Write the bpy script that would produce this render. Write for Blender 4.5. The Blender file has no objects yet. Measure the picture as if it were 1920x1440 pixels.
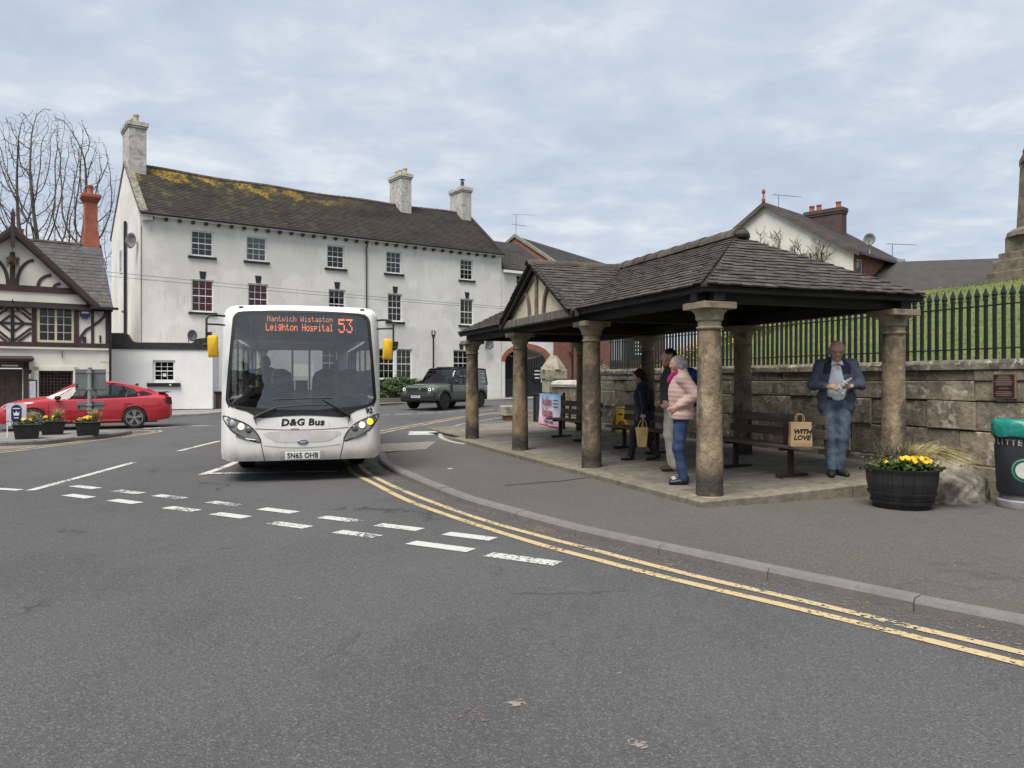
import bpy, math, random
import numpy as np
from mathutils import Vector, Matrix
R = math.radians
rng = random.Random(7)
SC = bpy.context.scene
COL = SC.collection

# ------------------------------------------------------------ camera, sky, sun, exposure
cam_d = bpy.data.cameras.new("camera"); cam = bpy.data.objects.new("camera", cam_d); COL.objects.link(cam)
cam.location = (0, 0, 1.58); cam.rotation_euler = (R(90), 0, 0)
cam_d.sensor_fit = 'HORIZONTAL'; cam_d.sensor_width = 36; cam_d.lens = 36 * 1443 / 1920
cam_d.shift_y = -8 / 1920; cam_d.clip_start = .05; cam_d.clip_end = 2000
SC.camera = cam
SUN_EL, SUN_AZ = 63, 205          # azimuth the light comes from, clockwise from +Y (behind the camera, to the left)
wd = bpy.data.worlds.new("World"); SC.world = wd; wd.use_nodes = True
nt = wd.node_tree; nt.nodes.clear()
def wn(t, **k):
    n = nt.nodes.new(t)
    for a, b in k.items(): setattr(n, a, b)
    return n
def wl(a, b): nt.links.new(a, b)
def wmath(op, a, b=None):
    n = wn('ShaderNodeMath', operation=op)
    for i, v in enumerate((a, b)):
        if v is None: continue
        if isinstance(v, (int, float)): n.inputs[i].default_value = v
        else: wl(v, n.inputs[i])
    return n.outputs[0]
sky = wn('ShaderNodeTexSky', sky_type='NISHITA', sun_disc=False, sun_elevation=R(SUN_EL), sun_rotation=R(SUN_AZ), altitude=60, air_density=1, dust_density=2, ozone_density=1)
tc = wn('ShaderNodeTexCoord'); sep = wn('ShaderNodeSeparateXYZ'); wl(tc.outputs['Generated'], sep.inputs[0])
zz = wmath('ADD', wmath('MAXIMUM', sep.outputs[2], 0.0), 0.10)
cmb = wn('ShaderNodeCombineXYZ'); wl(wmath('DIVIDE', sep.outputs[0], zz), cmb.inputs[0]); wl(wmath('DIVIDE', sep.outputs[1], zz), cmb.inputs[1])
def wnoise(scale, detail, rough, off, dist=0.0):
    mp = wn('ShaderNodeMapping'); mp.inputs['Location'].default_value = off; wl(cmb.outputs[0], mp.inputs[0])
    n = wn('ShaderNodeTexNoise'); n.inputs['Scale'].default_value = scale; n.inputs['Detail'].default_value = detail
    n.inputs['Roughness'].default_value = rough; n.inputs['Distortion'].default_value = dist; wl(mp.outputs[0], n.inputs['Vector']); return n.outputs['Fac']
def wramp(fac, stops):
    r = wn('ShaderNodeValToRGB'); cr = r.color_ramp
    cr.elements[0].position, cr.elements[0].color = stops[0][0], (*stops[0][1], 1)
    cr.elements[1].position, cr.elements[1].color = stops[-1][0], (*stops[-1][1], 1)
    for p, c in stops[1:-1]:
        e = cr.elements.new(p); e.color = (*c, 1)
    wl(fac, r.inputs[0]); return r.outputs[0]
cl_a = wnoise(.55, 5, .5, (3.1, 1.7, 0), .25)
cl_b = wnoise(3.9, 9, .58, (9.0, 4.0, 2), .3)
mixv = wmath('ADD', wmath('MULTIPLY', cl_a, .48), wmath('MULTIPLY', cl_b, .52))
cloud = wramp(mixv, [(.37, (4.45, 5.15, 6.35)), (.46, (4.9, 5.6, 6.65)), (.52, (5.35, 6.0, 6.9)), (.565, (5.9, 6.45, 7.15)), (.63, (6.8, 7.2, 7.6))])
mx = wn('ShaderNodeMixRGB'); mx.inputs[0].default_value = .93; wl(sky.outputs[0], mx.inputs[1]); wl(cloud, mx.inputs[2])
bg = wn('ShaderNodeBackground'); bg.inputs[1].default_value = .078; wl(mx.outputs[0], bg.inputs[0])
wo = wn('ShaderNodeOutputWorld'); wl(bg.outputs[0], wo.inputs[0])
sd = bpy.data.lights.new("sun", 'SUN'); sun = bpy.data.objects.new("sun", sd); COL.objects.link(sun)
sd.energy = 3.6; sd.angle = R(40); sd.color = (1, .94, .86)
sdir = Vector((math.sin(R(SUN_AZ)) * math.cos(R(SUN_EL)), math.cos(R(SUN_AZ)) * math.cos(R(SUN_EL)), math.sin(R(SUN_EL))))
sun.rotation_euler = sdir.to_track_quat('Z', 'Y').to_euler(); sun.location = (0, 0, 40)
vs = SC.view_settings; vs.view_transform = 'Standard'; vs.look = 'None'; vs.gamma = 1; vs.use_curve_mapping = False; vs.exposure = 0.6
SC.cycles.max_bounces = 8; SC.cycles.transparent_max_bounces = 16; SC.cycles.use_denoising = True
SC.cycles.sample_clamp_indirect = 8; SC.cycles.caustics_reflective = False; SC.cycles.caustics_refractive = False

# ------------------------------------------------------------ helpers: meshes
def V3(*a): return Vector(a)
class B:
    "collects shapes, builds one mesh object"
    def __init__(s): s.v = []; s.f = []; s.mi = []; s.m = 0
    def add(s, vs, fs):
        o = len(s.v); s.v += [tuple(p) for p in vs]
        s.f += [tuple(i + o for i in f) for f in fs]; s.mi += [s.m] * len(fs); return s
    def box(s, c, d, rz=0, M=None):
        x, y, z = d[0] / 2, d[1] / 2, d[2] / 2
        p = [Vector(q) for q in ((-x, -y, -z), (x, -y, -z), (x, y, -z), (-x, y, -z), (-x, -y, z), (x, -y, z), (x, y, z), (-x, y, z))]
        m = M if M is not None else Matrix.Rotation(rz, 3, 'Z')
        return s.hexa([m @ q + Vector(c) for q in p])
    def bb(s, x0, x1, y0, y1, z0, z1): return s.box(((x0 + x1) / 2, (y0 + y1) / 2, (z0 + z1) / 2), (abs(x1 - x0), abs(y1 - y0), abs(z1 - z0)))
    def hexa(s, p): return s.add(p, [(0, 3, 2, 1), (4, 5, 6, 7), (0, 1, 5, 4), (1, 2, 6, 5), (2, 3, 7, 6), (3, 0, 4, 7)])
    def chunk(s, x0, x1, y0, y1, z0, z1, b=.02, front=-1, jit=0):
        "a dressed stone: box whose -y face is chamfered, corners a little uneven"
        j = lambda: rng.uniform(-jit, jit)
        yb, yf = (y1, y0)
        P = [(x0, yb, z0), (x1, yb, z0), (x1, yb, z1), (x0, yb, z1)]
        c = [(x0 + j(), yf + b, z0 + j()), (x1 + j(), yf + b, z0 + j()), (x1 + j(), yf + b, z1 + j()), (x0 + j(), yf + b, z1 + j())]
        d = [(x0 + b + j(), yf + j(), z0 + b + j()), (x1 - b + j(), yf + j(), z0 + b + j()), (x1 - b + j(), yf + j(), z1 - b + j()), (x0 + b + j(), yf + j(), z1 - b + j())]
        m = [((x0 + x1) / 2 + 2 * j(), yf - abs(j()), (z0 + z1) / 2 + 2 * j())]
        return s.add(P + c + d + m, [(3, 2, 1, 0)] + [(i, (i + 1) % 4, 4 + (i + 1) % 4, 4 + i) for i in range(4)] + [(4 + i, 4 + (i + 1) % 4, 8 + (i + 1) % 4, 8 + i) for i in range(4)] + [(8 + i, 8 + (i + 1) % 4, 12) for i in range(4)])
    def ext(s, poly, vec):
        "closed polygon of 3D points extruded by vec"
        n = len(poly); v = Vector(vec); a = [Vector(p) for p in poly]; b = [p + v for p in a]
        return s.add(a + b, [tuple(range(n))[::-1], tuple(range(n, 2 * n))] + [(i, (i + 1) % n, n + (i + 1) % n, n + i) for i in range(n)])
    def cyl(s, p0, p1, r0, r1=None, n=12, caps=True, ph=0):
        r1 = r0 if r1 is None else r1; p0 = Vector(p0); p1 = Vector(p1); ax = (p1 - p0).normalized()
        t = Vector((0, 0, 1)) if abs(ax.z) < .9 else Vector((1, 0, 0)); u = ax.cross(t).normalized(); w = ax.cross(u)
        ring = lambda c, r: [c + (u * math.cos(ph + i * 2 * math.pi / n) + w * math.sin(ph + i * 2 * math.pi / n)) * r for i in range(n)]
        fs = [(i, (i + 1) % n, n + (i + 1) % n, n + i) for i in range(n)]
        if caps: fs += [tuple(range(n))[::-1], tuple(range(n, 2 * n))]
        return s.add(ring(p0, r0) + ring(p1, r1), fs)
    def lathe(s, prof, c=(0, 0, 0), n=24, sx=1, sy=1, capb=True, capt=True, ax='z'):
        vs = []
        for r, z in prof:
            for i in range(n):
                a = 2 * math.pi * i / n; p = (r * math.cos(a) * sx, r * math.sin(a) * sy, z)
                if ax == 'y': p = (p[0], p[2], p[1])
                if ax == 'x': p = (p[2], p[0], p[1])
                vs.append((c[0] + p[0], c[1] + p[1], c[2] + p[2]))
        m = len(prof); fs = [(k * n + i, k * n + (i + 1) % n, (k + 1) * n + (i + 1) % n, (k + 1) * n + i) for k in range(m - 1) for i in range(n)]
        if capb: fs.append(tuple(range(n))[::-1])
        if capt: fs.append(tuple(range((m - 1) * n, m * n)))
        return s.add(vs, fs)
    def tube(s, pts, r, n=6, closed=False):
        pts = [Vector(p) for p in pts]; m = len(pts); rr = r if isinstance(r, (list, tuple)) else [r] * m
        vs = []; up = None
        for i, p in enumerate(pts):
            a = pts[(i - 1) % m] if (i or closed) else p; b = pts[(i + 1) % m] if (i < m - 1 or closed) else p
            d = (b - a).normalized()
            if up is None:
                t = Vector((0, 0, 1)) if abs(d.z) < .9 else Vector((1, 0, 0)); up = d.cross(t).normalized()
            up = (up - d * up.dot(d)).normalized(); w = d.cross(up)
            vs += [p + (up * math.cos(2 * math.pi * k / n) + w * math.sin(2 * math.pi * k / n)) * rr[i] for k in range(n)]
        mm = m if closed else m - 1
        fs = [(k * n + i, k * n + (i + 1) % n, ((k + 1) % m) * n + (i + 1) % n, ((k + 1) % m) * n + i) for k in range(mm) for i in range(n)]
        if not closed: fs += [tuple(range(n))[::-1], tuple(range((m - 1) * n, m * n))]
        return s.add(vs, fs)
    def ell(s, c, r, nu=12, nv=8, M=None):
        vs = []; fs = []
        for j in range(nv + 1):
            th = math.pi * j / nv
            for i in range(nu):
                ph = 2 * math.pi * i / nu
                p = Vector((r[0] * math.sin(th) * math.cos(ph), r[1] * math.sin(th) * math.sin(ph), r[2] * math.cos(th)))
                if M is not None: p = M @ p
                vs.append(p + Vector(c))
        fs = [(j * nu + i, (j + 1) * nu + i, (j + 1) * nu + (i + 1) % nu, j * nu + (i + 1) % nu) for j in range(nv) for i in range(nu)]
        return s.add(vs, fs)
    def loft(s, secs, ring=True, caps=False):
        n = len(secs[0]); vs = [p for q in secs for p in q]; m = len(secs)
        e = n if ring else n - 1
        fs = [(k * n + i, k * n + (i + 1) % n, (k + 1) * n + (i + 1) % n, (k + 1) * n + i) for k in range(m - 1) for i in range(e)]
        if caps: fs += [tuple(range(n))[::-1], tuple(range((m - 1) * n, m * n))]
        return s.add(vs, fs)
    def build(s, name, mat=None, parent=None, smooth=False, bevel=0, loc=None, rz=None, seg=1, angle=None):
        me = bpy.data.meshes.new(name); me.from_pydata(s.v, [], s.f); me.validate(clean_customdata=False)
        mats = mat if isinstance(mat, (list, tuple)) else [mat]
        for m in mats:
            if m is not None: me.materials.append(m)
        if len(mats) > 1 and len(me.polygons) == len(s.mi): me.polygons.foreach_set('material_index', s.mi)
        if smooth: 
            me.polygons.foreach_set('use_smooth', [True] * len(me.polygons))
            if angle: me.set_sharp_from_angle(angle=R(angle))
        me.update()
        o = link(name, me, parent)
        if loc is not None: o.location = loc
        if rz is not None: o.rotation_euler = (0, 0, rz)
        if bevel:
            b = o.modifiers.new('bevel', 'BEVEL'); b.width = bevel; b.segments = seg; b.limit_method = 'ANGLE'; b.angle_limit = R(35)
        return o
def link(name, data, parent=None):
    o = bpy.data.objects.new(name, data); COL.objects.link(o)
    if parent is not None: o.parent = parent
    return o
def tag(o, label=None, cat=None, group=None, kind=None):
    if label: o['label'] = label
    if cat: o['category'] = cat
    if group: o['group'] = group
    if kind: o['kind'] = kind
    return o
def thing(name, label, cat, loc=(0, 0, 0), rz=0, group=None):
    o = link(name, None); o.location = loc; o.rotation_euler = (0, 0, rz); o.empty_display_size = .2
    return tag(o, label, cat, group)
def copy_tree(o, parent=None):
    c = o.copy(); COL.objects.link(c); c.parent = parent
    for ch in KIDS.get(o.name, None) or [x for x in bpy.data.objects if x.parent == o]: copy_tree(ch, c)
    return c
KIDS = {}
def mesh_copy(name, me, parent, M=None, loc=None):
    o = link(name, me, parent)
    if M is not None: o.matrix_basis = M
    if loc is not None: o.location = loc
    return o
def frame(o, e1, e2, e3): 
    m = Matrix.Identity(4)
    for i, e in enumerate((e1, e2, e3)):
        for k in range(3): m[k][i] = e[k]
    for k in range(3): m[k][3] = o[k]
    return m
def text(name, s, size, mat, parent, loc, rot, bold=0, shear=0, sx=1, ext=.001, align='CENTER', spacing=1, line=1):
    cu = bpy.data.curves.new(name, 'FONT'); cu.body = s; cu.size = size; cu.offset = bold; cu.shear = shear; cu.extrude = ext
    cu.align_x = align; cu.align_y = 'CENTER'; cu.space_character = spacing; cu.space_line = line; cu.resolution_u = 3
    t = bpy.data.objects.new(name + '_c', cu); COL.objects.link(t)
    me = bpy.data.meshes.new_from_object(t.evaluated_get(bpy.context.evaluated_depsgraph_get()))
    bpy.data.objects.remove(t); bpy.data.curves.remove(cu); me.materials.clear(); me.materials.append(mat)
    o = link(name, me, parent); o.location = loc; o.rotation_euler = rot; o.scale = (sx, 1, 1); return o
def clip_poly(poly, clip):
    "Sutherland-Hodgman, 2D, clip convex counter-clockwise"
    out = list(poly)
    for i in range(len(clip)):
        a, b = clip[i], clip[(i + 1) % len(clip)]; inp, out = out, []
        if not inp: return []
        sd_ = lambda p: (b[0] - a[0]) * (p[1] - a[1]) - (b[1] - a[1]) * (p[0] - a[0])
        for k in range(len(inp)):
            p, q = inp[k - 1], inp[k]; dp, dq = sd_(p), sd_(q)
            if dq >= 0:
                if dp < 0: t = dp / (dp - dq); out.append((p[0] + t * (q[0] - p[0]), p[1] + t * (q[1] - p[1])))
                out.append(q)
            elif dp >= 0: t = dp / (dp - dq); out.append((p[0] + t * (q[0] - p[0]), p[1] + t * (q[1] - p[1])))
    return out
def area2(p): return abs(sum(p[i - 1][0] * p[i][1] - p[i][0] * p[i - 1][1] for i in range(len(p)))) / 2
def ground_z(Y): return .018 * max(0.0, Y - 27.0) if Y < 70 else .774
def offset_line(pts, d):
    "2D polyline moved sideways by d (to its right when d > 0)"
    o = []
    for i, p in enumerate(pts):
        a = pts[max(i - 1, 0)]; b = pts[min(i + 1, len(pts) - 1)]; t = Vector((b[0] - a[0], b[1] - a[1])).normalized()
        o.append((p[0] + t.y * d, p[1] - t.x * d))
    return o
def resample(pts, step):
    pts = [Vector(p) for p in pts]
    # catmull-rom then even spacing
    dense = []
    for i in range(len(pts) - 1):
        p0, p1, p2, p3 = pts[max(i - 1, 0)], pts[i], pts[i + 1], pts[min(i + 2, len(pts) - 1)]
        for k in range(12):
            t = k / 12; dense.append(.5 * ((2 * p1) + (p2 - p0) * t + (2 * p0 - 5 * p1 + 4 * p2 - p3) * t * t + (3 * p1 - p0 - 3 * p2 + p3) * t ** 3))
    dense.append(pts[-1]); out = [dense[0]]; acc = 0
    for a, b in zip(dense, dense[1:]):
        d = (b - a).length
        while acc + d >= step:
            a = a + (b - a).normalized() * (step - acc); d = (b - a).length; out.append(a.copy()); acc = 0
        acc += d
    return [tuple(p) for p in out]

# ------------------------------------------------------------ helpers: materials
MATS = {}
def mat(name, c1, c2=None, scale=4.0, rough=.75, bump=0, bscale=None, metal=0, rnd=0, layers=(), spec=.4, coat=0, emit=None, estr=0, stretch=(1, 1, 1), rough2=None, detail=6, sheen=0, sub=0):
    """noise blend of two base colours, optional layers (colour, scale, lo, hi, amount, stretch), bump and per-object variation"""
    if name in MATS: return MATS[name]
    m = bpy.data.materials.new(name); m.use_nodes = True; t = m.node_tree; N = t.nodes; L = t.links; N.clear()
    out = N.new('ShaderNodeOutputMaterial'); bs = N.new('ShaderNodeBsdfPrincipled'); L.new(bs.outputs[0], out.inputs[0])
    tc = N.new('ShaderNodeTexCoord'); vec = tc.outputs['Object']
    oi = N.new('ShaderNodeObjectInfo')
    if rnd:
        ad = N.new('ShaderNodeVectorMath'); ad.operation = 'ADD'; cx = N.new('ShaderNodeCombineXYZ'); mu = N.new('ShaderNodeMath'); mu.operation = 'MULTIPLY'; mu.inputs[1].default_value = 37.0
        L.new(oi.outputs['Random'], mu.inputs[0])
        for i in range(3): L.new(mu.outputs[0], cx.inputs[i])
        L.new(vec, ad.inputs[0]); L.new(cx.outputs[0], ad.inputs[1]); vec = ad.outputs[0]
    def noise(sc, st=(1, 1, 1), det=detail, ro=.55):
        mp = N.new('ShaderNodeMapping'); mp.inputs['Scale'].default_value = st; L.new(vec, mp.inputs[0])
        n = N.new('ShaderNodeTexNoise'); n.inputs['Scale'].default_value = sc; n.inputs['Detail'].default_value = det; n.inputs['Roughness'].default_value = ro
        L.new(mp.outputs[0], n.inputs['Vector']); return n.outputs['Fac']
    def ramp01(fac, lo, hi):
        mr = N.new('ShaderNodeMapRange'); mr.inputs[1].default_value = lo; mr.inputs[2].default_value = hi; mr.interpolation_type = 'SMOOTHSTEP'; L.new(fac, mr.inputs[0]); return mr.outputs[0]
    c2 = c2 or tuple(x * .82 for x in c1)
    mx = N.new('ShaderNodeMixRGB'); mx.inputs[1].default_value = (*c1, 1); mx.inputs[2].default_value = (*c2, 1)
    L.new(ramp01(noise(scale, stretch), .33, .67), mx.inputs[0]); col = mx.outputs[0]
    for ly in layers:
        c, sc, lo, hi, amt = ly[:5]; st = ly[5] if len(ly) > 5 else (1, 1, 1)
        f = ramp01(noise(sc, st), lo, hi); mm = N.new('ShaderNodeMath'); mm.operation = 'MULTIPLY'; mm.inputs[1].default_value = amt; L.new(f, mm.inputs[0])
        f = mm.outputs[0]
        if len(ly) > 6:      # limit the layer to a band along one object axis: (axis, lo, hi)
            axn, lo2, hi2 = ly[6]; sp = N.new('ShaderNodeSeparateXYZ'); L.new(tc.outputs['Object'], sp.inputs[0])
            nn = N.new('ShaderNodeMath'); nn.operation = 'MULTIPLY_ADD'; nn.inputs[1].default_value = abs(hi2 - lo2) * .9; nn.inputs[2].default_value = -abs(hi2 - lo2) * .45
            L.new(noise(sc * .7), nn.inputs[0]); a2 = N.new('ShaderNodeMath'); L.new(sp.outputs[axn], a2.inputs[0]); L.new(nn.outputs[0], a2.inputs[1])
            g = ramp01(a2.outputs[0], lo2, hi2); m3 = N.new('ShaderNodeMath'); m3.operation = 'MULTIPLY'; L.new(g, m3.inputs[0]); L.new(f, m3.inputs[1]); f = m3.outputs[0]
        x = N.new('ShaderNodeMixRGB'); x.inputs[2].default_value = (*c, 1); L.new(col, x.inputs[1]); L.new(f, x.inputs[0]); col = x.outputs[0]
    if rnd:
        hs = N.new('ShaderNodeHueSaturation'); mr = N.new('ShaderNodeMapRange'); mr.inputs[3].default_value = 1 - rnd; mr.inputs[4].default_value = 1 + rnd
        L.new(oi.outputs['Random'], mr.inputs[0]); L.new(mr.outputs[0], hs.inputs['Value']); L.new(col, hs.inputs['Color']); col = hs.outputs[0]
    L.new(col, bs.inputs['Base Color'])
    if rough2 is not None:
        mr = N.new('ShaderNodeMapRange'); mr.inputs[3].default_value = rough; mr.inputs[4].default_value = rough2; L.new(noise(scale * 1.7), mr.inputs[0]); L.new(mr.outputs[0], bs.inputs['Roughness'])
    else: bs.inputs['Roughness'].default_value = rough
    bs.inputs['Metallic'].default_value = metal; bs.inputs['Specular IOR Level'].default_value = spec; bs.inputs['Coat Weight'].default_value = coat; bs.inputs['Coat Roughness'].default_value = .05
    if sheen: bs.inputs['Sheen Weight'].default_value = sheen
    if sub: bs.inputs['Subsurface Weight'].default_value = sub; bs.inputs['Subsurface Radius'].default_value = (.02, .008, .005)
    if emit: bs.inputs['Emission Color'].default_value = (*emit, 1); bs.inputs['Emission Strength'].default_value = estr
    if bump:
        b = N.new('ShaderNodeBump'); b.inputs['Strength'].default_value = 1; b.inputs['Distance'].default_value = bump
        L.new(noise(bscale or scale * 6, stretch, 8, .6), b.inputs['Height']); L.new(b.outputs[0], bs.inputs['Normal'])
    MATS[name] = m; return m
def glass_mat(name, tint=(.8, .85, .85), alpha=.75, rough=.02, ior=1.5):
    "thin pane: see-through by transparency, mirror share by Fresnel"
    if name in MATS: return MATS[name]
    m = bpy.data.materials.new(name); m.use_nodes = True; t = m.node_tree; N = t.nodes; L = t.links; N.clear()
    out = N.new('ShaderNodeOutputMaterial'); mixs = N.new('ShaderNodeMixShader'); tr = N.new('ShaderNodeBsdfTransparent'); tr.inputs[0].default_value = (*[c * alpha for c in tint], 1)
    gl = N.new('ShaderNodeBsdfGlossy'); gl.inputs['Roughness'].default_value = rough; fr = N.new('ShaderNodeFresnel'); fr.inputs[0].default_value = ior
    L.new(fr.outputs[0], mixs.inputs[0]); L.new(tr.outputs[0], mixs.inputs[1]); L.new(gl.outputs[0], mixs.inputs[2]); L.new(mixs.outputs[0], out.inputs[0])
    MATS[name] = m; return m
def node_mat(name):
    m = bpy.data.materials.new(name); m.use_nodes = True; MATS[name] = m
    return m, m.node_tree.nodes, m.node_tree.links, m.node_tree.nodes['Principled BSDF']
# ============================================================ GROUND
def asphalt_mat(name, base, dark, light, seed, crack=.5, warm=None):
    m, N, L, bs = node_mat(name)
    tc = N.new('ShaderNodeTexCoord'); mp = N.new('ShaderNodeMapping'); mp.inputs['Location'].default_value = (seed, seed * .7, 0); L.new(tc.outputs['Object'], mp.inputs[0])
    def noise(s, d=6, r=.6, st=None):
        v = mp.outputs[0]
        if st: q = N.new('ShaderNodeMapping'); q.inputs['Scale'].default_value = st; L.new(v, q.inputs[0]); v = q.outputs[0]
        n = N.new('ShaderNodeTexNoise'); n.inputs['Scale'].default_value = s; n.inputs['Detail'].default_value = d; n.inputs['Roughness'].default_value = r; L.new(v, n.inputs['Vector']); return n.outputs['Fac']
    def rng_(f, lo, hi, a=0, b=1):
        r = N.new('ShaderNodeMapRange'); r.interpolation_type = 'SMOOTHSTEP'
        for i, v in enumerate((lo, hi, a, b)): r.inputs[i + 1].default_value = v
        L.new(f, r.inputs[0]); return r.outputs[0]
    def mixc(a, b, f):
        x = N.new('ShaderNodeMixRGB')
        for i, v in ((1, a), (2, b)):
            if isinstance(v, tuple): x.inputs[i].default_value = (*v, 1)
            else: L.new(v, x.inputs[i])
        if isinstance(f, float): x.inputs[0].default_value = f
        else: L.new(f, x.inputs[0])
        return x.outputs[0]
    vo = N.new('ShaderNodeTexVoronoi'); vo.inputs['Scale'].default_value = 110; L.new(mp.outputs[0], vo.inputs['Vector'])
    sp = N.new('ShaderNodeSeparateColor'); L.new(vo.outputs['Color'], sp.inputs[0])
    col = mixc(dark, base, rng_(noise(.22, 6, .62, (1, .6, 1)), .36, .62))
    col = mixc(col, tuple(x * .72 for x in base), rng_(noise(1.3, 6, .65, (1, .25, 1)), .52, .75, 0, .55))
    if warm: col = mixc(col, warm, rng_(noise(.8, 6, .6), .48, .7, 0, .7))
    col = mixc(col, light, rng_(sp.outputs[0], .72, 1, 0, .58))          # pale aggregate
    col = mixc(col, tuple(x * .4 for x in base), rng_(sp.outputs[1], .70, 1, 0, .62))
    col = mixc(col, tuple(min(1, x * 3.4) for x in light), rng_(noise(23, 2, .5), .79, .81, 0, .25))   # chewing gum, grit
    ve = N.new('ShaderNodeTexVoronoi'); ve.feature = 'DISTANCE_TO_EDGE'; ve.inputs['Scale'].default_value = .33
    dv = N.new('ShaderNodeVectorMath'); dv.operation = 'ADD'; nz = N.new('ShaderNodeTexNoise'); nz.inputs['Scale'].default_value = 1.6; nz.inputs['Detail'].default_value = 7; nz.inputs['Roughness'].default_value = .7
    L.new(mp.outputs[0], nz.inputs['Vector']); L.new(mp.outputs[0], dv.inputs[0]); L.new(nz.outputs['Color'], dv.inputs[1]); L.new(dv.outputs[0], ve.inputs['Vector'])
    ck = rng_(ve.outputs['Distance'], 0, .016, 1, 0)
    mm = N.new('ShaderNodeMath'); mm.operation = 'MULTIPLY'; L.new(ck, mm.inputs[0]); L.new(rng_(noise(.5, 3), .5, .62, 0, crack), mm.inputs[1])
    col = mixc(col, tuple(x * .35 for x in base), mm.outputs[0])
    L.new(col, bs.inputs['Base Color']); bs.inputs['Roughness'].default_value = .86; bs.inputs['Specular IOR Level'].default_value = .35
    b = N.new('ShaderNodeBump'); b.inputs['Distance'].default_value = .006; b.inputs['Strength'].default_value = .9
    h = N.new('ShaderNodeMath'); h.operation = 'ADD'; L.new(vo.outputs['Distance'], h.inputs[0]); L.new(noise(140, 4), h.inputs[1]); L.new(h.outputs[0], b.inputs['Height']); L.new(b.outputs[0], bs.inputs['Normal'])
    return m
M_ROAD = asphalt_mat('asphalt', (.088, .087, .089), (.062, .061, .063), (.185, .18, .175), 3.0, .9)
M_PAVE = asphalt_mat('footway tarmac', (.106, .099, .090), (.086, .081, .074), (.20, .19, .175), 11.0, .35, warm=(.100, .086, .070))
def paint_mat(name, col, wear):
    m, N, L, bs = node_mat(name)
    tc = N.new('ShaderNodeTexCoord'); n = N.new('ShaderNodeTexNoise'); n.inputs['Scale'].default_value = 26; n.inputs['Detail'].default_value = 9; n.inputs['Roughness'].default_value = .72; L.new(tc.outputs['Object'], n.inputs['Vector'])
    n2 = N.new('ShaderNodeTexNoise'); n2.inputs['Scale'].default_value = 1.7; n2.inputs['Detail'].default_value = 3; L.new(tc.outputs['Object'], n2.inputs['Vector'])
    ad = N.new('ShaderNodeMath'); ad.operation = 'MULTIPLY_ADD'; ad.inputs[1].default_value = .55; L.new(n2.outputs['Fac'], ad.inputs[0]); L.new(n.outputs['Fac'], ad.inputs[2])
    mr = N.new('ShaderNodeMapRange'); mr.inputs[1].default_value = wear; mr.inputs[2].default_value = wear + .07; mr.interpolation_type = 'SMOOTHSTEP'; L.new(ad.outputs[0], mr.inputs[0])
    x = N.new('ShaderNodeMixRGB'); x.inputs[1].default_value = (*col, 1); x.inputs[2].default_value = (*[c * .72 for c in col], 1); L.new(n2.outputs['Fac'], x.inputs[0]); L.new(x.outputs[0], bs.inputs['Base Color'])
    bs.inputs['Roughness'].default_value = .7
    L.new(mr.outputs[0], bs.inputs['Alpha']); return m
M_WHITE = paint_mat('road paint white', (.54, .54, .515), .66)
M_WORN = paint_mat('road paint white worn', (.55, .55, .52), .70)
M_YEL = paint_mat('road paint yellow', (.52, .40, .21), .65)
M_YEL2 = paint_mat('road paint yellow faded', (.50, .40, .22), .66)
M_DIRT = paint_mat('gutter grit', (.16, .13, .095), .80)
M_TAR = mat('bitumen seam', (.035, .035, .037), rough=.6)
M_KERB = mat('kerb concrete', (.165, .152, .142), (.14, .130, .121), 6, .9, bump=.006, bscale=60, rnd=.03, layers=[((.12, .11, .10), 14, .5, .66, .35), ((.26, .25, .23), 40, .6, .7, .4)])
M_KERBP = mat('pale kerb', (.34, .325, .29), (.26, .25, .225), 6, .9, bump=.004, bscale=60, rnd=.1)
M_SETT = mat('concrete sett band', (.22, .205, .175), (.17, .16, .14), 8, .9, bump=.01, bscale=30)
M_SOIL = mat('earth', (.10, .085, .05), (.07, .08, .035), 1.5, .95)

# far ground and road
tag(B().add([(-1500, -1500, -.6), (1500, -1500, -.6), (1500, 1500, -.6), (-1500, 1500, -.6)], [(0, 1, 2, 3)]).build('ground', M_SOIL), 'earth ground stretching away beneath the village to the horizon', kind='structure')
g = B(); xs = [-90, -40, -20, -8, 0, 8, 20, 40, 90]; ys = [-40, -10, 0, 10, 20, 27, 30, 35, 40, 45, 50, 60, 69.9, 160]
g.add([(x, y, ground_z(y)) for y in ys for x in xs], [(j * 9 + i, j * 9 + i + 1, (j + 1) * 9 + i + 1, (j + 1) * 9 + i) for j in range(len(ys) - 1) for i in range(8)])
road = tag(g.build('road', M_ROAD), 'grey worn asphalt road curving past the shelter', kind='structure')
def strip_mesh(pts, w, z=.006, g=None):
    g = g or B(); a = offset_line(pts, w / 2); b = offset_line(pts, -w / 2); vs = []
    for p, q in zip(a, b): vs += [(p[0], p[1], ground_z(p[1]) + z), (q[0], q[1], ground_z(q[1]) + z)]
    g.add(vs, [(2 * i, 2 * i + 2, 2 * i + 3, 2 * i + 1) for i in range(len(pts) - 1)]); return g
def marking(pts, w, m=M_WHITE, z=.006): return strip_mesh(pts, w, z).build('road_marking', m, road)
def dash(c, l, w, d=(.863, -.505), m=M_WHITE):
    u = Vector(d).normalized() * l / 2; return marking([(c[0] - u.x, c[1] - u.y), (c[0], c[1]), (c[0] + u.x, c[1] + u.y)], w, m)
U = [(-6.26, 11.29), (-5.39, 10.81), (-4.61, 10.36), (-3.65, 9.79), (-2.82, 9.27), (-1.94, 8.70), (-1.21, 8.23), (-.43, 7.75)]
Lr = [(-5.86, 10.41), (-5.01, 9.96), (-4.03, 9.38), (-3.27, 8.94), (-2.41, 8.35), (-1.58, 7.86), (-.68, 7.28), (.09, 6.77)]
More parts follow.
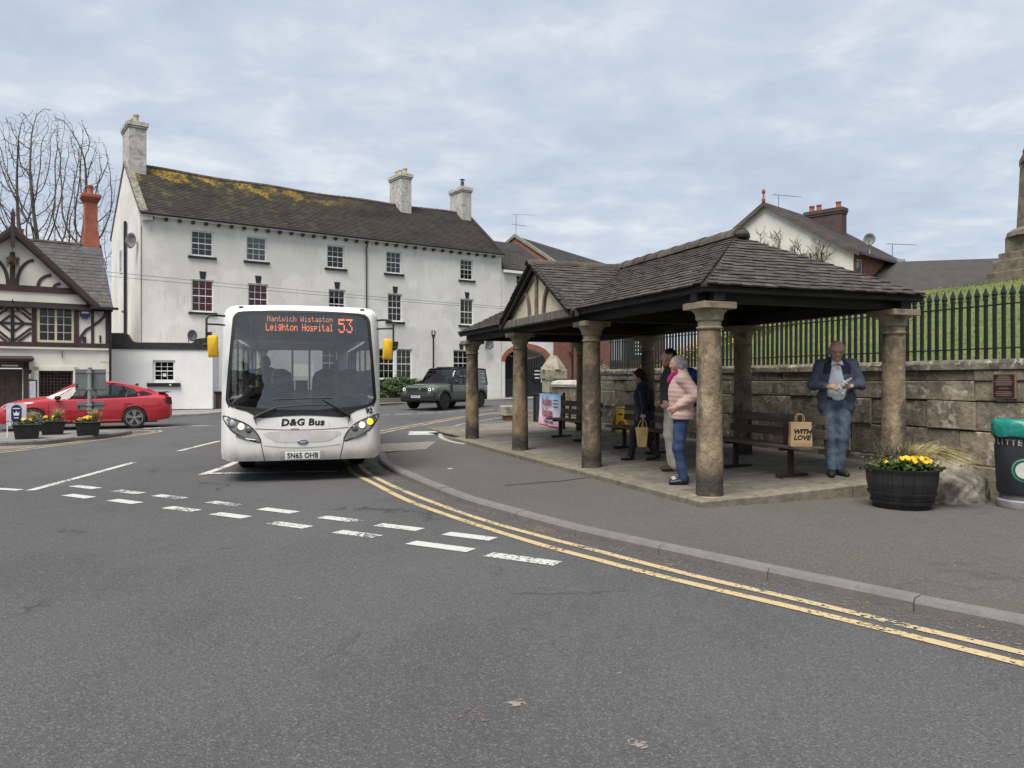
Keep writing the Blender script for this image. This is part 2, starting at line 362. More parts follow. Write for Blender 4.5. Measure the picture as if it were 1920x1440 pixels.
for i, c in enumerate(U): dash(c, .57, .175, m=M_WORN if i in (3, 5) else M_WHITE)
for i, c in enumerate(Lr): dash(c, .54 if i < 6 else .70, .175, m=M_WORN if i in (2, 5) else M_WHITE)
marking([(-6.86, 10.95), (-7.0, 12.6), (-7.22, 14.71)], .13); marking([(-7.37, 17.0), (-7.45, 18.4), (-7.53, 19.83)], .12)
dash((-7.35, 11.1), .7, .14, (.9, -.3))
marking([(-5.14, 12.75), (-5.2, 14), (-5.34, 15.2), (-5.5, 17)], .14); marking([(-5.2, 12.88), (-4.5, 12.98), (-3.0, 13.2)], .2, M_WORN, .010)
for a, b in (((-11.9, 24.9), (-11.2, 25.9)), ((-11.2, 26.1), (-10.3, 26.4)), ((-9.9, 26.9), (-9.0, 27.6))): marking([a, b], .3, M_WORN)
for k in range(7):
    c = (-5.5 + k * .86, 32.2 + k * .75); dash(c, .9, .12, (.75, .66))
marking([(-3.05, 22.7), (-2.62, 22.75), (-2.2, 22.8)], 1.5, M_WHITE)
KB = [(9.5, -6), (7.2, -1), (5.3, 2.0), (3.95, 3.85), (3.18, 4.78), (2.74, 5.25), (2.13, 5.95), (1.51, 6.71), (1.15, 7.14), (.74, 7.66), (.43, 8.12), (-.08, 8.92), (-.56, 9.72), (-1.31, 11.34), (-2.0, 13.0), (-2.47, 14.4), (-2.78, 16.0)]
YL = [(8.6, -6), (6.4, -1), (4.7, 1.8), (3.5, 3.4), (2.83, 4.27), (2.52, 4.65), (2.05, 5.21), (1.44, 5.89), (1.03, 6.37), (.67, 6.84), (.34, 7.26), (-.39, 8.37), (-1.31, 9.95), (-2.1, 11.7), (-2.75, 13.2), (-3.3, 15.2)]
YU = [(8.75, -6), (6.6, -1), (4.88, 1.86), (3.66, 3.52), (2.96, 4.43), (2.62, 4.82), (2.13, 5.42), (1.52, 6.12), (1.10, 6.66), (.72, 7.18), (.37, 7.64), (-.38, 8.74), (-1.33, 10.5), (-2.05, 12.05), (-2.6, 13.5), (-3.1, 15.3)]
marking(resample(YL, .35), .095, M_YEL); marking(resample(YU, .35), .09, M_YEL2)
YF = [(-4.45, 20.5), (-4.1, 23.2), (-3.63, 26), (-2.67, 29.4), (-1.6, 32.3), (-.2, 34.6), (3, 38)]
marking(resample(YF, .5), .10, M_YEL2); marking(resample(offset_line(YF, .32), .5), .10, M_YEL2)
IY = [(-17, 15.3), (-13, 15.9), (-11.2, 16.4), (-10.9, 18.2), (-10.8, 20.4), (-10.62, 22.1), (-10.72, 23.5), (-11.2, 23.95), (-12.2, 23.7)]
marking(resample(IY, .3), .09, M_YEL2); marking(resample([(p[0] - .28, p[1] + .03) if i < 6 else (p[0] - .1, p[1] - .25) for i, p in enumerate(IY)], .3), .09, M_YEL2)
kbs = resample(KB, .25)
strip_mesh(offset_line(kbs, -.21), .42, .003).build('gutter_grit', M_DIRT, road)
# grit, leaves and loose stones in the gutter and about the road
g = B()
for i in range(2600):
    k = rng.randrange(18, len(kbs) - 1); p = kbs[k]; t = offset_line(kbs, -abs(rng.gauss(0, .09)) - .015)[k] if False else None
    q = Vector(p) + (Vector(kbs[k + 1]) - Vector(p)) * rng.random(); n_ = Vector((-(Vector(kbs[k + 1]) - Vector(p)).y, (Vector(kbs[k + 1]) - Vector(p)).x)).normalized()
    q = q + n_ * (abs(rng.gauss(0, .09)) + .01); s = rng.uniform(.002, .008); a = rng.random() * 6.3
    g.add([(q.x + s * math.cos(a), q.y + s * math.sin(a), .002), (q.x - s * math.sin(a) * .7, q.y + s * math.cos(a) * .7, .002), (q.x - s * math.cos(a), q.y - s * math.sin(a), .003), (q.x, q.y, .002 + s)], [(0, 1, 3), (1, 2, 3), (2, 0, 3)])
for i in range(1500):
    x, y = rng.uniform(-6, 3), rng.uniform(2.2, 11); s = rng.uniform(.002, .006)
    if y > 7.9 - .9 * x and x > -1: continue
    g.add([(x + s, y, .001), (x - s * .6, y + s, .001), (x - s * .5, y - s, .001), (x, y, s)], [(0, 1, 3), (1, 2, 3), (2, 0, 3)])
tag(g.build('loose_grit', mat('grit', (.22, .19, .15), (.12, .11, .095), 3, .9)), 'loose grit and dead leaf crumbs lying in the gutter and on the road', 'grit', kind='stuff')
# worn repair spots on the road surface
def blob(c, r, m, n=18, par=road, z=.004, ky=1):
    pts = [(c[0] + r * rng.uniform(.6, 1.1) * math.cos(2 * math.pi * i / n), c[1] + ky * r * rng.uniform(.6, 1.1) * math.sin(2 * math.pi * i / n), z) for i in range(n)]
    return B().add(pts, [tuple(range(n))]).build('surface_stain', m, par)
M_RUST = paint_mat('reddish scuff', (.15, .115, .10), .80); M_PALE = paint_mat('pale scuff', (.26, .225, .20), .80)
blob((-.20, 3.60), .13, M_RUST); blob((.54, 3.33), .05, M_PALE); blob((.58, 4.13), .03, M_PALE); blob((-1.55, 5.57), .07, M_PALE, ky=.8); blob((-1.15, 4.95), .10, M_RUST); blob((.02, 3.75), .06, M_PALE)
blob((-1.2, 5.4), .05, M_PALE)

# ---- footway by the shelter
pv = [p for p in KB] + [(-1.95, 16.75), (-1.95, 18.7), (-1.97, 20.5), (-2.08, 22.2), (-1.95, 24.7), (-1.52, 26.8), (-.25, 29.6), (2, 31.6), (8, 33.5), (13, 24), (14, 10), (16, -6)]
kb2 = [tuple(p) for p in resample(KB, .3)]
pv = offset_line(kb2, .09) + pv[len(KB):]
n = len(pv); PZ = .075
g = B(); g.add([(p[0], p[1], PZ) for p in pv] + [(p[0], p[1], -.05) for p in pv], [tuple(range(n)) if True else 0] + [(i, (i + 1) % n, n + (i + 1) % n, n + i) for i in range(n)])
pave = tag(g.build('pavement', M_PAVE), 'dark brownish tarmac footway between kerb and stone shelter', kind='structure')
def kerb_run(pts, mat_, par, length=1.1, w=.14, top=.088, gap=.008, side=1, base=-.03):
    "row of kerb stones following a polyline; side +1 puts the stone to the right of the line"
    fine = resample(pts, length / 4)
    for k in range(0, len(fine) - 4, 4):
        seg = fine[k:k + 5]; d0 = (Vector(seg[1]) - Vector(seg[0])).normalized() * gap / 2; d1 = (Vector(seg[-1]) - Vector(seg[-2])).normalized() * gap / 2
        seg = [tuple(Vector(seg[0]) + d0)] + seg[1:-1] + [tuple(Vector(seg[-1]) - d1)]
        inn = offset_line(seg, w * side); c1 = offset_line(seg, .022 * side); dz = rng.uniform(-.004, .004); g = B(); secs = []
        for a, b, c in zip(seg, inn, c1):
            z = ground_z(a[1]); secs.append([(a[0], a[1], z + base), (a[0], a[1], z + top - .03 + dz), (c[0], c[1], z + top + dz), (b[0], b[1], z + top + dz), (b[0], b[1], z + base)])
        g.loft(secs, True, True).build('kerb_stone', mat_, par)
kerb_run(KB, M_KERB, pave)
kerb_run([(-1.15, 17.9), (-1.62, 18.9), (-1.95, 20.3), (-2.08, 22.2), (-1.95, 24.7), (-1.52, 26.8), (-.25, 29.6), (2, 31.6)], M_KERBP, pave, .9, .13, .084)
B().add([(-2.76, 15.9, .080), (-1.86, 16.65, .080), (-1.84, 18.75, .080), (-3.3, 18.75, .012)], [(0, 1, 2, 3)]).build('dropped_kerb_band', M_SETT, pave)
strip_mesh([(-.1, 10.95), (.7, 11.4), (1.3, 11.95), (1.7, 12.2)], .05, PZ + .004).build('tar_seam', M_TAR, pave)
blob((2.62, 6.9), .06, M_PALE, par=pave, z=PZ + .004); blob((-1.05, 13.0), .07, mat('flattened litter', (.5, .5, .48)), par=pave, z=PZ + .004, n=6)
for i in range(16): blob((rng.uniform(-.5, 5), rng.uniform(7.8, 12)), rng.uniform(.01, .03), M_PALE, par=pave, z=PZ + .004, n=8)

# ---- traffic island with its kerb
ISL = [(-20, 17.1), (-15, 17.6), (-12.6, 18.1), (-11.6, 18.7), (-11.2, 19.6), (-11.0, 20.8), (-10.95, 21.9), (-11.2, 22.6), (-11.9, 22.75), (-13.2, 22.2), (-16, 20.9), (-20, 19.6)]
g = B(); n = len(ISL); g.add([(p[0], p[1], .10) for p in ISL], [tuple(range(n))])
isl = tag(g.build('traffic_island', mat('island paving', (.20, .19, .18), (.15, .145, .135), 3, .9, bump=.004, bscale=40)), 'grey paved traffic island with planters', kind='structure')
kerb_run(ISL[:-1], M_KERB, isl, .9, .14, .108, side=-1)
g = B(); ap = [(-20, 15.6), (-13, 16.2), (-11.7, 16.8), (-11.3, 18), (-11.4, 18.6), (-12.6, 18.05), (-15, 17.55), (-20, 17.05)]
g.add([(p[0], p[1], .004) for p in ap], [tuple(range(len(ap)))]); g.build('apron', mat('brown apron', (.19, .165, .135), (.14, .125, .11), 3, .92), isl)

# ---- far pavement in front of the pub and the white house
FP = [(-26, 22.5), (-19.5, 26.6), (-16.8, 28.4), (-14.3, 30.2), (-12.4, 32.6), (-9.2, 37.2), (-5.6, 41.2), (-1.6, 44.4), (2.4, 47.2), (6, 49.5), (9, 53), (9, 62), (-30, 62), (-30, 30)]
g = B(); top = [(p[0], p[1], ground_z(p[1]) + .11) for p in FP]; n = len(FP); g.add(top, [tuple(range(n))])
fpav = tag(g.build('far_pavement', mat('far footway', (.24, .225, .205), (.18, .17, .16), 1.2, .92)), 'pale pavement along the pub and the white house', kind='structure')
kerb_run(FP[:10], M_KERBP, fpav, 1.2, .15, .118, side=-1)
# ============================================================ SHELTER
AV = Vector((-.3453, .9385, 0)); MV = Vector((.9385, .3453, 0)); C1 = Vector((2.43, 9.47, 0))
SA = math.atan2(AV.y, AV.x) - math.pi / 2            # shelter frame: local y runs along the shelter, local x towards the wall
def S(d, p, z=0): return C1 + MV * d + AV * p + Vector((0, 0, z))
def floor_z(d): return .15 + .042 * max(0, d)
SW, SL, SP = 2.95, 9.84, 3.28
M_STONE = mat('sandstone column', (.27, .205, .132), (.175, .13, .085), 4, .9, bump=.03, bscale=16, rnd=.10, stretch=(1, 1, .7),
    layers=[((.060, .052, .044), 1.9, .49, .59, .75, (1.2, 1.2, .55)), ((.38, .31, .21), 5, .52, .64, .5, (1, 1, .5)), ((.11, .09, .06), 7, .54, .66, .6), ((.07, .06, .05), 22, .62, .70, .4), ((.035, .033, .031), 1.6, .0, .1, .93, (1, 1, 1), (2, .62, .34)), ((.16, .155, .09), 5, .5, .6, .6, (1, 1, 1), (2, .30, .12))])
M_CAP = mat('sandstone capital', (.33, .275, .19), (.24, .195, .135), 7, .9, bump=.006, bscale=40, rnd=.08, layers=[((.07, .06, .05), 5, .56, .68, .7)])
M_FLAG = mat('flagstone', (.175, .155, .125), (.125, .112, .092), 5, .85, bump=.005, bscale=25, rnd=.16, layers=[((.08, .075, .06), 7, .52, .66, .55), ((.24, .22, .18), 18, .6, .7, .4)])
M_EDGE = mat('slab edge stone', (.20, .175, .135), (.14, .125, .095), 7, .9, bump=.008, bscale=22, rnd=.12, layers=[((.10, .10, .055), 6, .52, .64, .6)])
M_BEAM = mat('weathered black timber', (.034, .031, .028), (.014, .013, .0125), 9, .75, bump=.010, bscale=22, rnd=.2, stretch=(1, .12, 1), layers=[((.13, .11, .09), 7, .62, .74, .5, (1, .1, 1))])
M_BEAMG = mat('grey bleached timber', (.20, .175, .15), (.10, .088, .075), 9, .8, bump=.006, bscale=30, rnd=.2, stretch=(1, 1, .15))
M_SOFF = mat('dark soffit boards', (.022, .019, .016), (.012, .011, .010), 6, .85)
M_TILE = mat('clay roof tile', (.066, .055, .046), (.037, .032, .028), 9, .8, bump=.004, bscale=50, rnd=.36, layers=[((.115, .105, .085), 16, .56, .68, .55), ((.075, .085, .04), 5, .60, .72, .45), ((.10, .06, .04), 3, .64, .74, .5)])
M_RIDGE = mat('clay ridge tile', (.085, .066, .052), (.055, .045, .038), 8, .85, bump=.006, bscale=40, rnd=.28, layers=[((.16, .145, .11), 12, .56, .68, .5)])
M_PANEL = mat('cream gable plaster', (.64, .55, .38), (.57, .48, .33), 3, .85, layers=[((.42, .35, .24), 6, .58, .7, .4)])
sh = thing('bus_shelter', 'open stone and timber shelter with eight sandstone columns under a brown tiled hipped roof', 'shelter', tuple(C1), SA)
# floor body and flagstones
g = B(); x0, x1, y0, y1 = -.36, 3.86, -.34, SL + .55
g.add([(x0 + .3, y0 + .3, floor_z(0) - .03), (x1, y0 + .3, floor_z(x1) - .03), (x1, y1 + 6, floor_z(x1) - .03), (x0 + .3, y1 + 6 if False else y1, floor_z(0) - .03), (x0 + .3, y0 + .3, 0), (x1, y0 + .3, 0), (x1, y1 + 6, 0), (x0 + .3, y1, 0)], [(0, 1, 2, 3), (0, 4, 5, 1), (3, 7, 4, 0), (2, 6, 7, 3), (1, 5, 6, 2)])
g.build('floor_bed', mat('mortar bed', (.10, .092, .078), (.08, .073, .062), 8, .95), sh)
def fl(x, y): return floor_z(x)
y = y0 + .32
while y < y1 + 3.5:
    w = rng.uniform(.48, .72); x = x0 + .32
    while x < x1 - .05:
        l = rng.uniform(.5, 1.0); xb = min(x + l, x1)
        if x1 - xb < .2: xb = x1
        j = lambda: rng.uniform(-.03, .03); gp = .009
        q = [(x + gp + j() * .5, y + gp + j()), (xb - gp + j() * .5, y + gp + j()), (xb - gp + j() * .5, y + w - gp + j()), (x + gp + j() * .5, y + w - gp + j())]
        dz = rng.uniform(-.004, .006); b = .012; c = (sum(p[0] for p in q) / 4, sum(p[1] for p in q) / 4)
        inn = [(p[0] + (c[0] - p[0]) * b / .3, p[1] + (c[1] - p[1]) * b / .3) for p in q]
        B().add([(p[0], p[1], fl(*p) - .04) for p in q] + [(p[0], p[1], fl(*p) - .008 + dz) for p in q] + [(p[0], p[1], fl(*p) + dz) for p in inn], [(0, 1, 5, 4), (1, 2, 6, 5), (2, 3, 7, 6), (3, 0, 4, 7), (4, 5, 9, 8), (5, 6, 10, 9), (6, 7, 11, 10), (7, 4, 8, 11), (8, 9, 10, 11)]).build('flagstone', M_FLAG, sh)
        x = xb
    y += w
# edge stones along the front and the near end
def edge_stone(xa, xb, ya, yb):
    j = lambda: rng.uniform(-.012, .012); z = lambda x: floor_z(max(x, 0)) + .002
    P = [(xa + j(), ya + j()), (xb + j(), ya + j()), (xb + j(), yb + j()), (xa + j(), yb + j())]; c = ((xa + xb) / 2, (ya + yb) / 2)
    Q = [(p[0] + (c[0] - p[0]) * .07, p[1] + (c[1] - p[1]) * .07) for p in P]
    B().add([(p[0], p[1], .03) for p in P] + [(p[0], p[1], z(p[0]) - .014) for p in P] + [(p[0], p[1], z(p[0])) for p in Q], [(0, 1, 5, 4), (1, 2, 6, 5), (2, 3, 7, 6), (3, 0, 4, 7), (4, 5, 9, 8), (5, 6, 10, 9), (6, 7, 11, 10), (7, 4, 8, 11), (8, 9, 10, 11)]).build('edge_stone', M_EDGE, sh)
y = y0 + .34
while y < y1:
    l = rng.uniform(.9, 1.6); edge_stone(x0, x0 + .31, y + .006, min(y + l, y1)); y += l + .006
x = x0
while x < x1:
    l = rng.uniform(.8, 1.4); edge_stone(x + .006, min(x + l, x1), y0, y0 + .31); x += l + .006
# columns: shaft with capital as part and abacus
def column(d, p, rz):
    z0 = floor_z(d); r = .163
    jag = lambda z: 1 + .012 * math.sin(z * 9 + p)
    prof = [(r * 1.02, z0 - .03), (r * 1.01, z0 + .03), (r, z0 + .3)] + [(r * (1 - .15 * t) * jag(t * 2), z0 + .3 + t * (2.20 - z0 - .3)) for t in [i / 10 for i in range(1, 11)]]
    g = B(); g.lathe(prof, (d, p, 0), 20); g.lathe
    sh_ = g.build('column', M_STONE, sh, smooth=True, angle=50)
    g = B(); rt = r * .85
    g.lathe([(rt, 2.195), (rt + .018, 2.20), (rt + .025, 2.215), (rt + .018, 2.23), (rt + .004, 2.235), (rt + .004, 2.30), (rt + .02, 2.305), (rt + .03, 2.32), (rt + .034, 2.375), (rt + .05, 2.40), (rt + .072, 2.425), (rt + .075, 2.44)], (d, p, 0), 24)
    c = g.build('capital', M_CAP, sh_, smooth=True, angle=35)
    B().box((d, p, 2.482), (.47, .47, .084)).build('abacus', M_CAP, sh_, bevel=.008)
for k in range(4):
    column(0, k * SP, 0); column(SW, k * SP, 0)
g = B(); g.add([(-.20, -.22, .06), (.24, -.26, .06), (.30, .22, .06), (-.24, .2, .06), (-.16, -.16, .165), (.18, -.18, .155), (.2, .17, .165), (-.19, .15, .16), (.0, -.30, .10), (-.02, -.2, .165)], [(0, 8, 9, 4), (8, 1, 5, 9), (1, 2, 6, 5), (2, 3, 7, 6), (3, 0, 4, 7), (4, 9, 5, 6, 7)])
g.build('pad_stone', M_CAP, sh, bevel=.012)
# timber: wall plates, ties, rafters, fascia
def beam(a, b, w, h, m=M_BEAM, name='beam', up=None):
    a = Vector(a); b = Vector(b); d = (b - a); L_ = d.length; d.normalize(); s = d.cross(up or Vector((0, 0, 1))).normalized(); u = s.cross(d)
    g = B().box((0, 0, 0), (w, L_, h)); o = g.build(name, m, sh, bevel=.012); o.matrix_basis = frame((a + b) / 2, s, d, u); return o
zb = 2.524 + .085
for d in (0, SW):
    for k in range(3):
        e0, e1 = (-.22 if k == 0 else .004), (SP + .22 if k == 2 else SP - .004)
        beam((d, k * SP + e0, zb), (d, k * SP + e1, zb), .17, .17)
for k in range(4): beam((.09, k * SP, zb + .004), (SW - .09, k * SP, zb + .004), .16, .168)
beam((-.24, -.0, zb + .001), (-.09, -.0, zb + .001), .15, .16); beam((SW + .09, 0, zb + .001), (SW + .25, 0, zb + .001), .15, .16)
ZE, ZR, OV = 2.725, 3.70, .28; DM = SW / 2; RX = (ZR - ZE) / (DM + OV)
P0, P1, PA, PB_ = -OV, SL + OV, DM, SL - DM; GC, GW, GD = 4.93, 1.66, -.44      # hip feet, ridge ends, cross gable centre, half width, front plane
for side in (0, 1):
    for k in range(26):
        p = -.05 + k * .39
        top = DM if PA <= p <= PB_ else (p if p < PA else SL - p)
        if top < .25 or (side == 0 and abs(p - GC) < GW - .1): continue
        d0, d1 = (-.18, top) if side == 0 else (SW + .18, SW - top)
        zf = lambda d: ZE - .075 + RX * (min(d, SW - d) + OV)
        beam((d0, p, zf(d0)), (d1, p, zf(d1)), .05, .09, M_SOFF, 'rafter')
for k in range(7):
    d = .2 + k * .42; t = min(d, SW - d)
    beam((d, -.18, ZE - .075 + RX * .1), (d, max(t, .1), ZE - .075 + RX * (max(t, .1) + OV)), .05, .09, M_SOFF, 'rafter')
beam((-OV + .045, P0 + .05, ZE - .045), (-OV + .045, GC - GW, ZE - .045), .05, .10, name='fascia'); beam((-OV + .045, GC + GW, ZE - .045), (-OV + .045, P1 - .05, ZE - .045), .05, .10, name='fascia')
beam((-OV + .02, P0 + .045, ZE - .045), (SW + OV - .02, P0 + .045, ZE - .045), .05, .10, name='fascia'); beam((SW + OV - .045, P0 + .05, ZE - .045), (SW + OV - .045, P1 - .05, ZE - .045), .05, .10, name='fascia')
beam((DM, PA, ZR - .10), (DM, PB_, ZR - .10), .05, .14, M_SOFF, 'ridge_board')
# gable over the entrance: cream panel, bargeboards, posts and braces
gz = ZE - .02; gr = lambda p: ZE + (ZR - ZE) * (1 - abs(p - GC) / GW)
B().ext([(GD + .16, GC - GW + .12, gz + .02), (GD + .16, GC + GW - .12, gz + .02), (GD + .16, GC, ZR - .12)], (.05, 0, 0)).build('gable_panel', M_PANEL, sh)
beam((GD + .13, GC - GW - .05, gz - .03), (GD + .13, GC + GW + .05, gz - .03), .13, .15, M_BEAMG, 'gable_sill')
for s in (-1, 1):
    beam((GD + .06, GC + s * (GW + .10), ZE - .10), (GD + .06, GC + s * .0, ZR - .045), .05, .15, M_BEAM, 'bargeboard', up=Vector((1, 0, 0)).cross(Vector((0, s * -GW, ZR - ZE))).normalized())
    beam((GD + .145, GC + s * (GW - .14), ZE + .01), (GD + .145, GC + s * .06, ZR - .20), .04, .09, M_BEAMG, 'gable_rafter', up=Vector((1, 0, 0)).cross(Vector((0, s * -GW, ZR - ZE))).normalized())
beam((GD + .135, GC, gz + .05), (GD + .135, GC, ZR - .22), .05, .085, M_BEAMG, 'king_post', up=Vector((0, 1, 0)))
for s in (-1, 1):
    g = B(); n = 9; secs = []
    for i in range(n):
        t = i / (n - 1); p = GC + s * (.34 + .52 * t ** 2.0); z = gz + .04 + (.60) * (1 - (1 - t) ** 1.6)
        z = min(z, gr(p) - .16); w = .04
        secs.append([(GD + .115, p - w, z), (GD + .115, p + w, z + .01), (GD + .16, p + w, z + .01), (GD + .16, p - w, z)])
    g.loft(secs, True, True).build('brace', M_BEAMG, sh)
# roof deck under the tiles
def deck(poly): 
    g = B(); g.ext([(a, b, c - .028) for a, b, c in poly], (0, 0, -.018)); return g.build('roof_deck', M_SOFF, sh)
zt = lambda d: ZE + RX * (d + OV)
deck([(-OV, P0, ZE), (-OV, GC - GW, ZE), (DM, GC, ZR), (DM, PA, ZR)]); deck([(-OV, GC + GW, ZE), (-OV, P1, ZE), (DM, PB_, ZR), (DM, GC, ZR)])
deck([(SW + OV, P0, ZE), (SW + OV, P1, ZE), (DM, PB_, ZR), (DM, PA, ZR)]); deck([(-OV, P0, ZE), (SW + OV, P0, ZE), (DM, PA, ZR)]); deck([(-OV, P1, ZE), (SW + OV, P1, ZE), (DM, PB_, ZR)])
deck([(GD, GC - GW, ZE), (-OV, GC - GW, ZE), (DM, GC, ZR), (GD, GC, ZR)]); deck([(GD, GC + GW, ZE), (-OV, GC + GW, ZE), (DM, GC, ZR), (GD, GC, ZR)])
# tiles: each plain tile clipped to its slope; the 300 nearest are parts, the rest one mass
TG, TW, TT = .118, .172, .022
shared = B().add([(-TW / 2 + .003, -.02, .006), (TW / 2 - .003, -.02, .006), (TW / 2 - .003, TG + .03, -.012), (-TW / 2 + .003, TG + .03, -.012), (-TW / 2 + .003, -.02, .006 + TT), (TW / 2 - .003, -.02, .006 + TT), (TW / 2 - .003, TG + .03, -.012 + TT), (-TW / 2 + .003, TG + .03, -.012 + TT)], [(0, 3, 2, 1), (4, 5, 6, 7), (0, 1, 5, 4), (1, 2, 6, 5), (2, 3, 7, 6), (3, 0, 4, 7)])
tile_me = bpy.data.meshes.new('roof_tile'); tile_me.from_pydata(shared.v, [], shared.f); tile_me.materials.append(M_TILE)
cand = []
def tile_slope(O, e, s, poly):
    "O origin on the eave, e along it, s up the slope; poly convex in (e, s) coordinates, counter-clockwise"
    O, e, s = Vector(O), Vector(e).normalized(), Vector(s).normalized(); nrm = e.cross(s)
    if nrm.z < 0: nrm = -nrm
    ymax = max(q[1] for q in poly); xmin, xmax = min(q[0] for q in poly), max(q[0] for q in poly); row = 0; yy = -.03
    while yy < ymax:
        sag = .006 * math.sin(row * 1.7)
        xx = xmin - TW * (1 + .5 * (row % 2)) + rng.uniform(-.015, .015)
        while xx < xmax + TW:
            wob = rng.uniform(-.007, .007); y_ = yy + wob
            rect = [(xx + .003, y_), (xx + TW - .003, y_), (xx + TW - .003, y_ + TG + .05), (xx + .003, y_ + TG + .05)]
            big = [(q[0], q[1] if q[1] > .001 else q[1] - .06) for q in poly]
            cp = clip_poly(rect, big)
            if len(cp) >= 3 and area2(cp) > .003:
                full = area2(cp) > TW * (TG + .05) * .93
                c = O + e * (xx + TW / 2) + s * y_
                cand.append((c, e, s, nrm, cp, full, y_, xx, rng.uniform(-.02, .02), rng.uniform(-.004, .004)))
            xx += TW
        yy += TG; row += 1
sl = math.hypot(DM + OV, ZR - ZE)
sf = ((DM + OV) / sl, 0, (ZR - ZE) / sl)
tile_slope((-OV, P0, ZE), (0, 1, 0), sf, [(0, 0), (GC - GW - P0, 0), (GC - P0, sl), (PA - P0, sl)])
tile_slope((-OV, P0, ZE), (0, 1, 0), sf, [(GC + GW - P0, 0), (P1 - P0, 0), (PB_ - P0, sl), (GC - P0, sl)])
tile_slope((SW + OV, P0, ZE), (0, 1, 0), (-sf[0], 0, sf[2]), [(0, 0), (P1 - P0, 0), (PB_ - P0, sl), (PA - P0, sl)])
tile_slope((-OV, P0, ZE), (1, 0, 0), (0, sf[0], sf[2]), [(0, 0), (SW + 2 * OV, 0), (DM + OV, sl)])
tile_slope((-OV, P1, ZE), (1, 0, 0), (0, -sf[0], sf[2]), [(0, 0), (SW + 2 * OV, 0), (DM + OV, sl)])
gl = math.hypot(GW, ZR - ZE); gs = (0, GW / gl, (ZR - ZE) / gl); GD2 = GD - .02
tile_slope((GD2, GC - GW, ZE), (1, 0, 0), gs, [(0, 0), (-OV - GD2, 0), (DM - GD2, gl), (0, gl)])
tile_slope((GD2, GC + GW, ZE), (1, 0, 0), (0, -gs[1], gs[2]), [(0, 0), (-OV - GD2, 0), (DM - GD2, gl), (0, gl)])
camv = Vector((0, 0, 1.58)); Ms = Matrix.Translation(C1) @ Matrix.Rotation(SA, 4, 'Z')
def seen_size(t):
    w = Ms @ t[0]; n_ = Matrix.Rotation(SA, 3, 'Z') @ t[3]; v = camv - w; d = v.length; f = n_.dot(v) / d
    return (f / d if f > 0 else -1) * area2(t[4]) / (d)
cand.sort(key=seen_size, reverse=True); rest = B()
for k, (c, e, s, nrm, cp, full, y_, xx, tw_, lift) in enumerate(cand):
    if k < 300 and full:
        o = mesh_copy('roof_tile', tile_me, sh); rot = Matrix.Rotation(tw_, 3, nrm); o.matrix_basis = frame(c + nrm * lift, rot @ e, rot @ s, nrm)
    else:
        O_ = c - e * (xx + TW / 2) - s * y_
        pt = lambda q, up: O_ + e * q[0] + s * q[1] + nrm * (.006 + lift - .018 * (q[1] - y_) / .15 + up)
        vs_ = [pt(q, 0) for q in cp] + [pt(q, TT) for q in cp]; m_ = len(cp)
        fs_ = [tuple(range(m_))[::-1], tuple(range(m_, 2 * m_))] + [(i, (i + 1) % m_, m_ + (i + 1) % m_, m_ + i) for i in range(m_)]
        if k < 300: B().add(vs_, fs_).build('roof_tile', M_TILE, sh)
        else: rest.add(vs_, fs_)
M_TILES = mat('clay roof tiles far', (.060, .051, .043), (.034, .030, .027), 6, .8, bump=.004, bscale=50, layers=[((.12, .11, .09), 9, .54, .66, .5), ((.075, .085, .04), 3, .60, .72, .45), ((.02, .018, .016), 5.5, .55, .62, .7)])
tag(rest.build('roof_tiles', M_TILES, sh), kind='stuff')
# ridge tiles
def ridge_tile(a, b, r=.14):
    a = Vector(a); b = Vector(b); d = (b - a).normalized(); s = d.cross(Vector((0, 0, 1))).normalized(); u = s.cross(d); g = B(); secs = []
    for t, rr in ((0, r * 1.08), (.75, r), (1.06, r * .94)):
        c = a + (b - a) * t; secs.append([c + s * rr * math.cos(th) * 1.1 + u * (rr * math.sin(th) - .055) for th in [math.pi * i / 8 for i in range(9)]] + [c + s * rr * .8 * math.cos(th) * 1.1 + u * (rr * .8 * math.sin(th) - .06) for th in [math.pi * i / 8 for i in range(8, -1, -1)]])
    g.loft(secs, True, True).build('ridge_tile', M_RIDGE, sh, smooth=True, angle=50)
nrt = 17
for k in range(nrt):
    a = PA - .12 + (PB_ - PA + .24) * k / nrt; b = PA - .12 + (PB_ - PA + .24) * (k + 1) / nrt; j = rng.uniform(-.012, .012)
    ridge_tile((DM + j, a, ZR + .02), (DM - j, b, ZR + .015 + rng.uniform(-.01, .01)))
for k in range(4):
    a = GD - .03 + (DM - GD) * k / 4; b = GD - .03 + (DM - GD) * (k + 1) / 4; ridge_tile((b, GC, ZR + .02), (a, GC, ZR + .015), .10)
g = B(); g.ell((DM, PA - .14, ZR + .0), (.11, .10, .07), 10, 6); g.build('ridge_mortar', M_RIDGE, sh)

# ============================================================ RETAINING WALL, RAILING, BANK
WD = 3.88          # wall face distance from the front column line
M_WALL = mat('wall sandstone', (.295, .255, .185), (.205, .175, .13), 4.5, .92, bump=.022, bscale=11, rnd=.14, layers=[((.075, .066, .055), 2.2, .53, .66, .6), ((.44, .41, .34), 7, .57, .63, .8), ((.10, .105, .055), 5, .58, .68, .6), ((.05, .045, .04), 16, .60, .68, .6)])
M_COPE = mat('coping stone', (.22, .20, .155), (.14, .13, .10), 6, .92, bump=.015, bscale=16, rnd=.14, layers=[((.06, .056, .048), 4, .48, .60, .75), ((.42, .40, .34), 11, .58, .64, .7), ((.11, .12, .06), 7, .56, .66, .6)])
M_MORT = mat('wall core', (.15, .13, .10), (.11, .095, .075), 10, .95)
wall = thing('retaining_wall', 'weathered sandstone block retaining wall with flat coping behind the shelter and bin', 'wall', tuple(C1), SA)
WA, WB = -7.0, 10.7
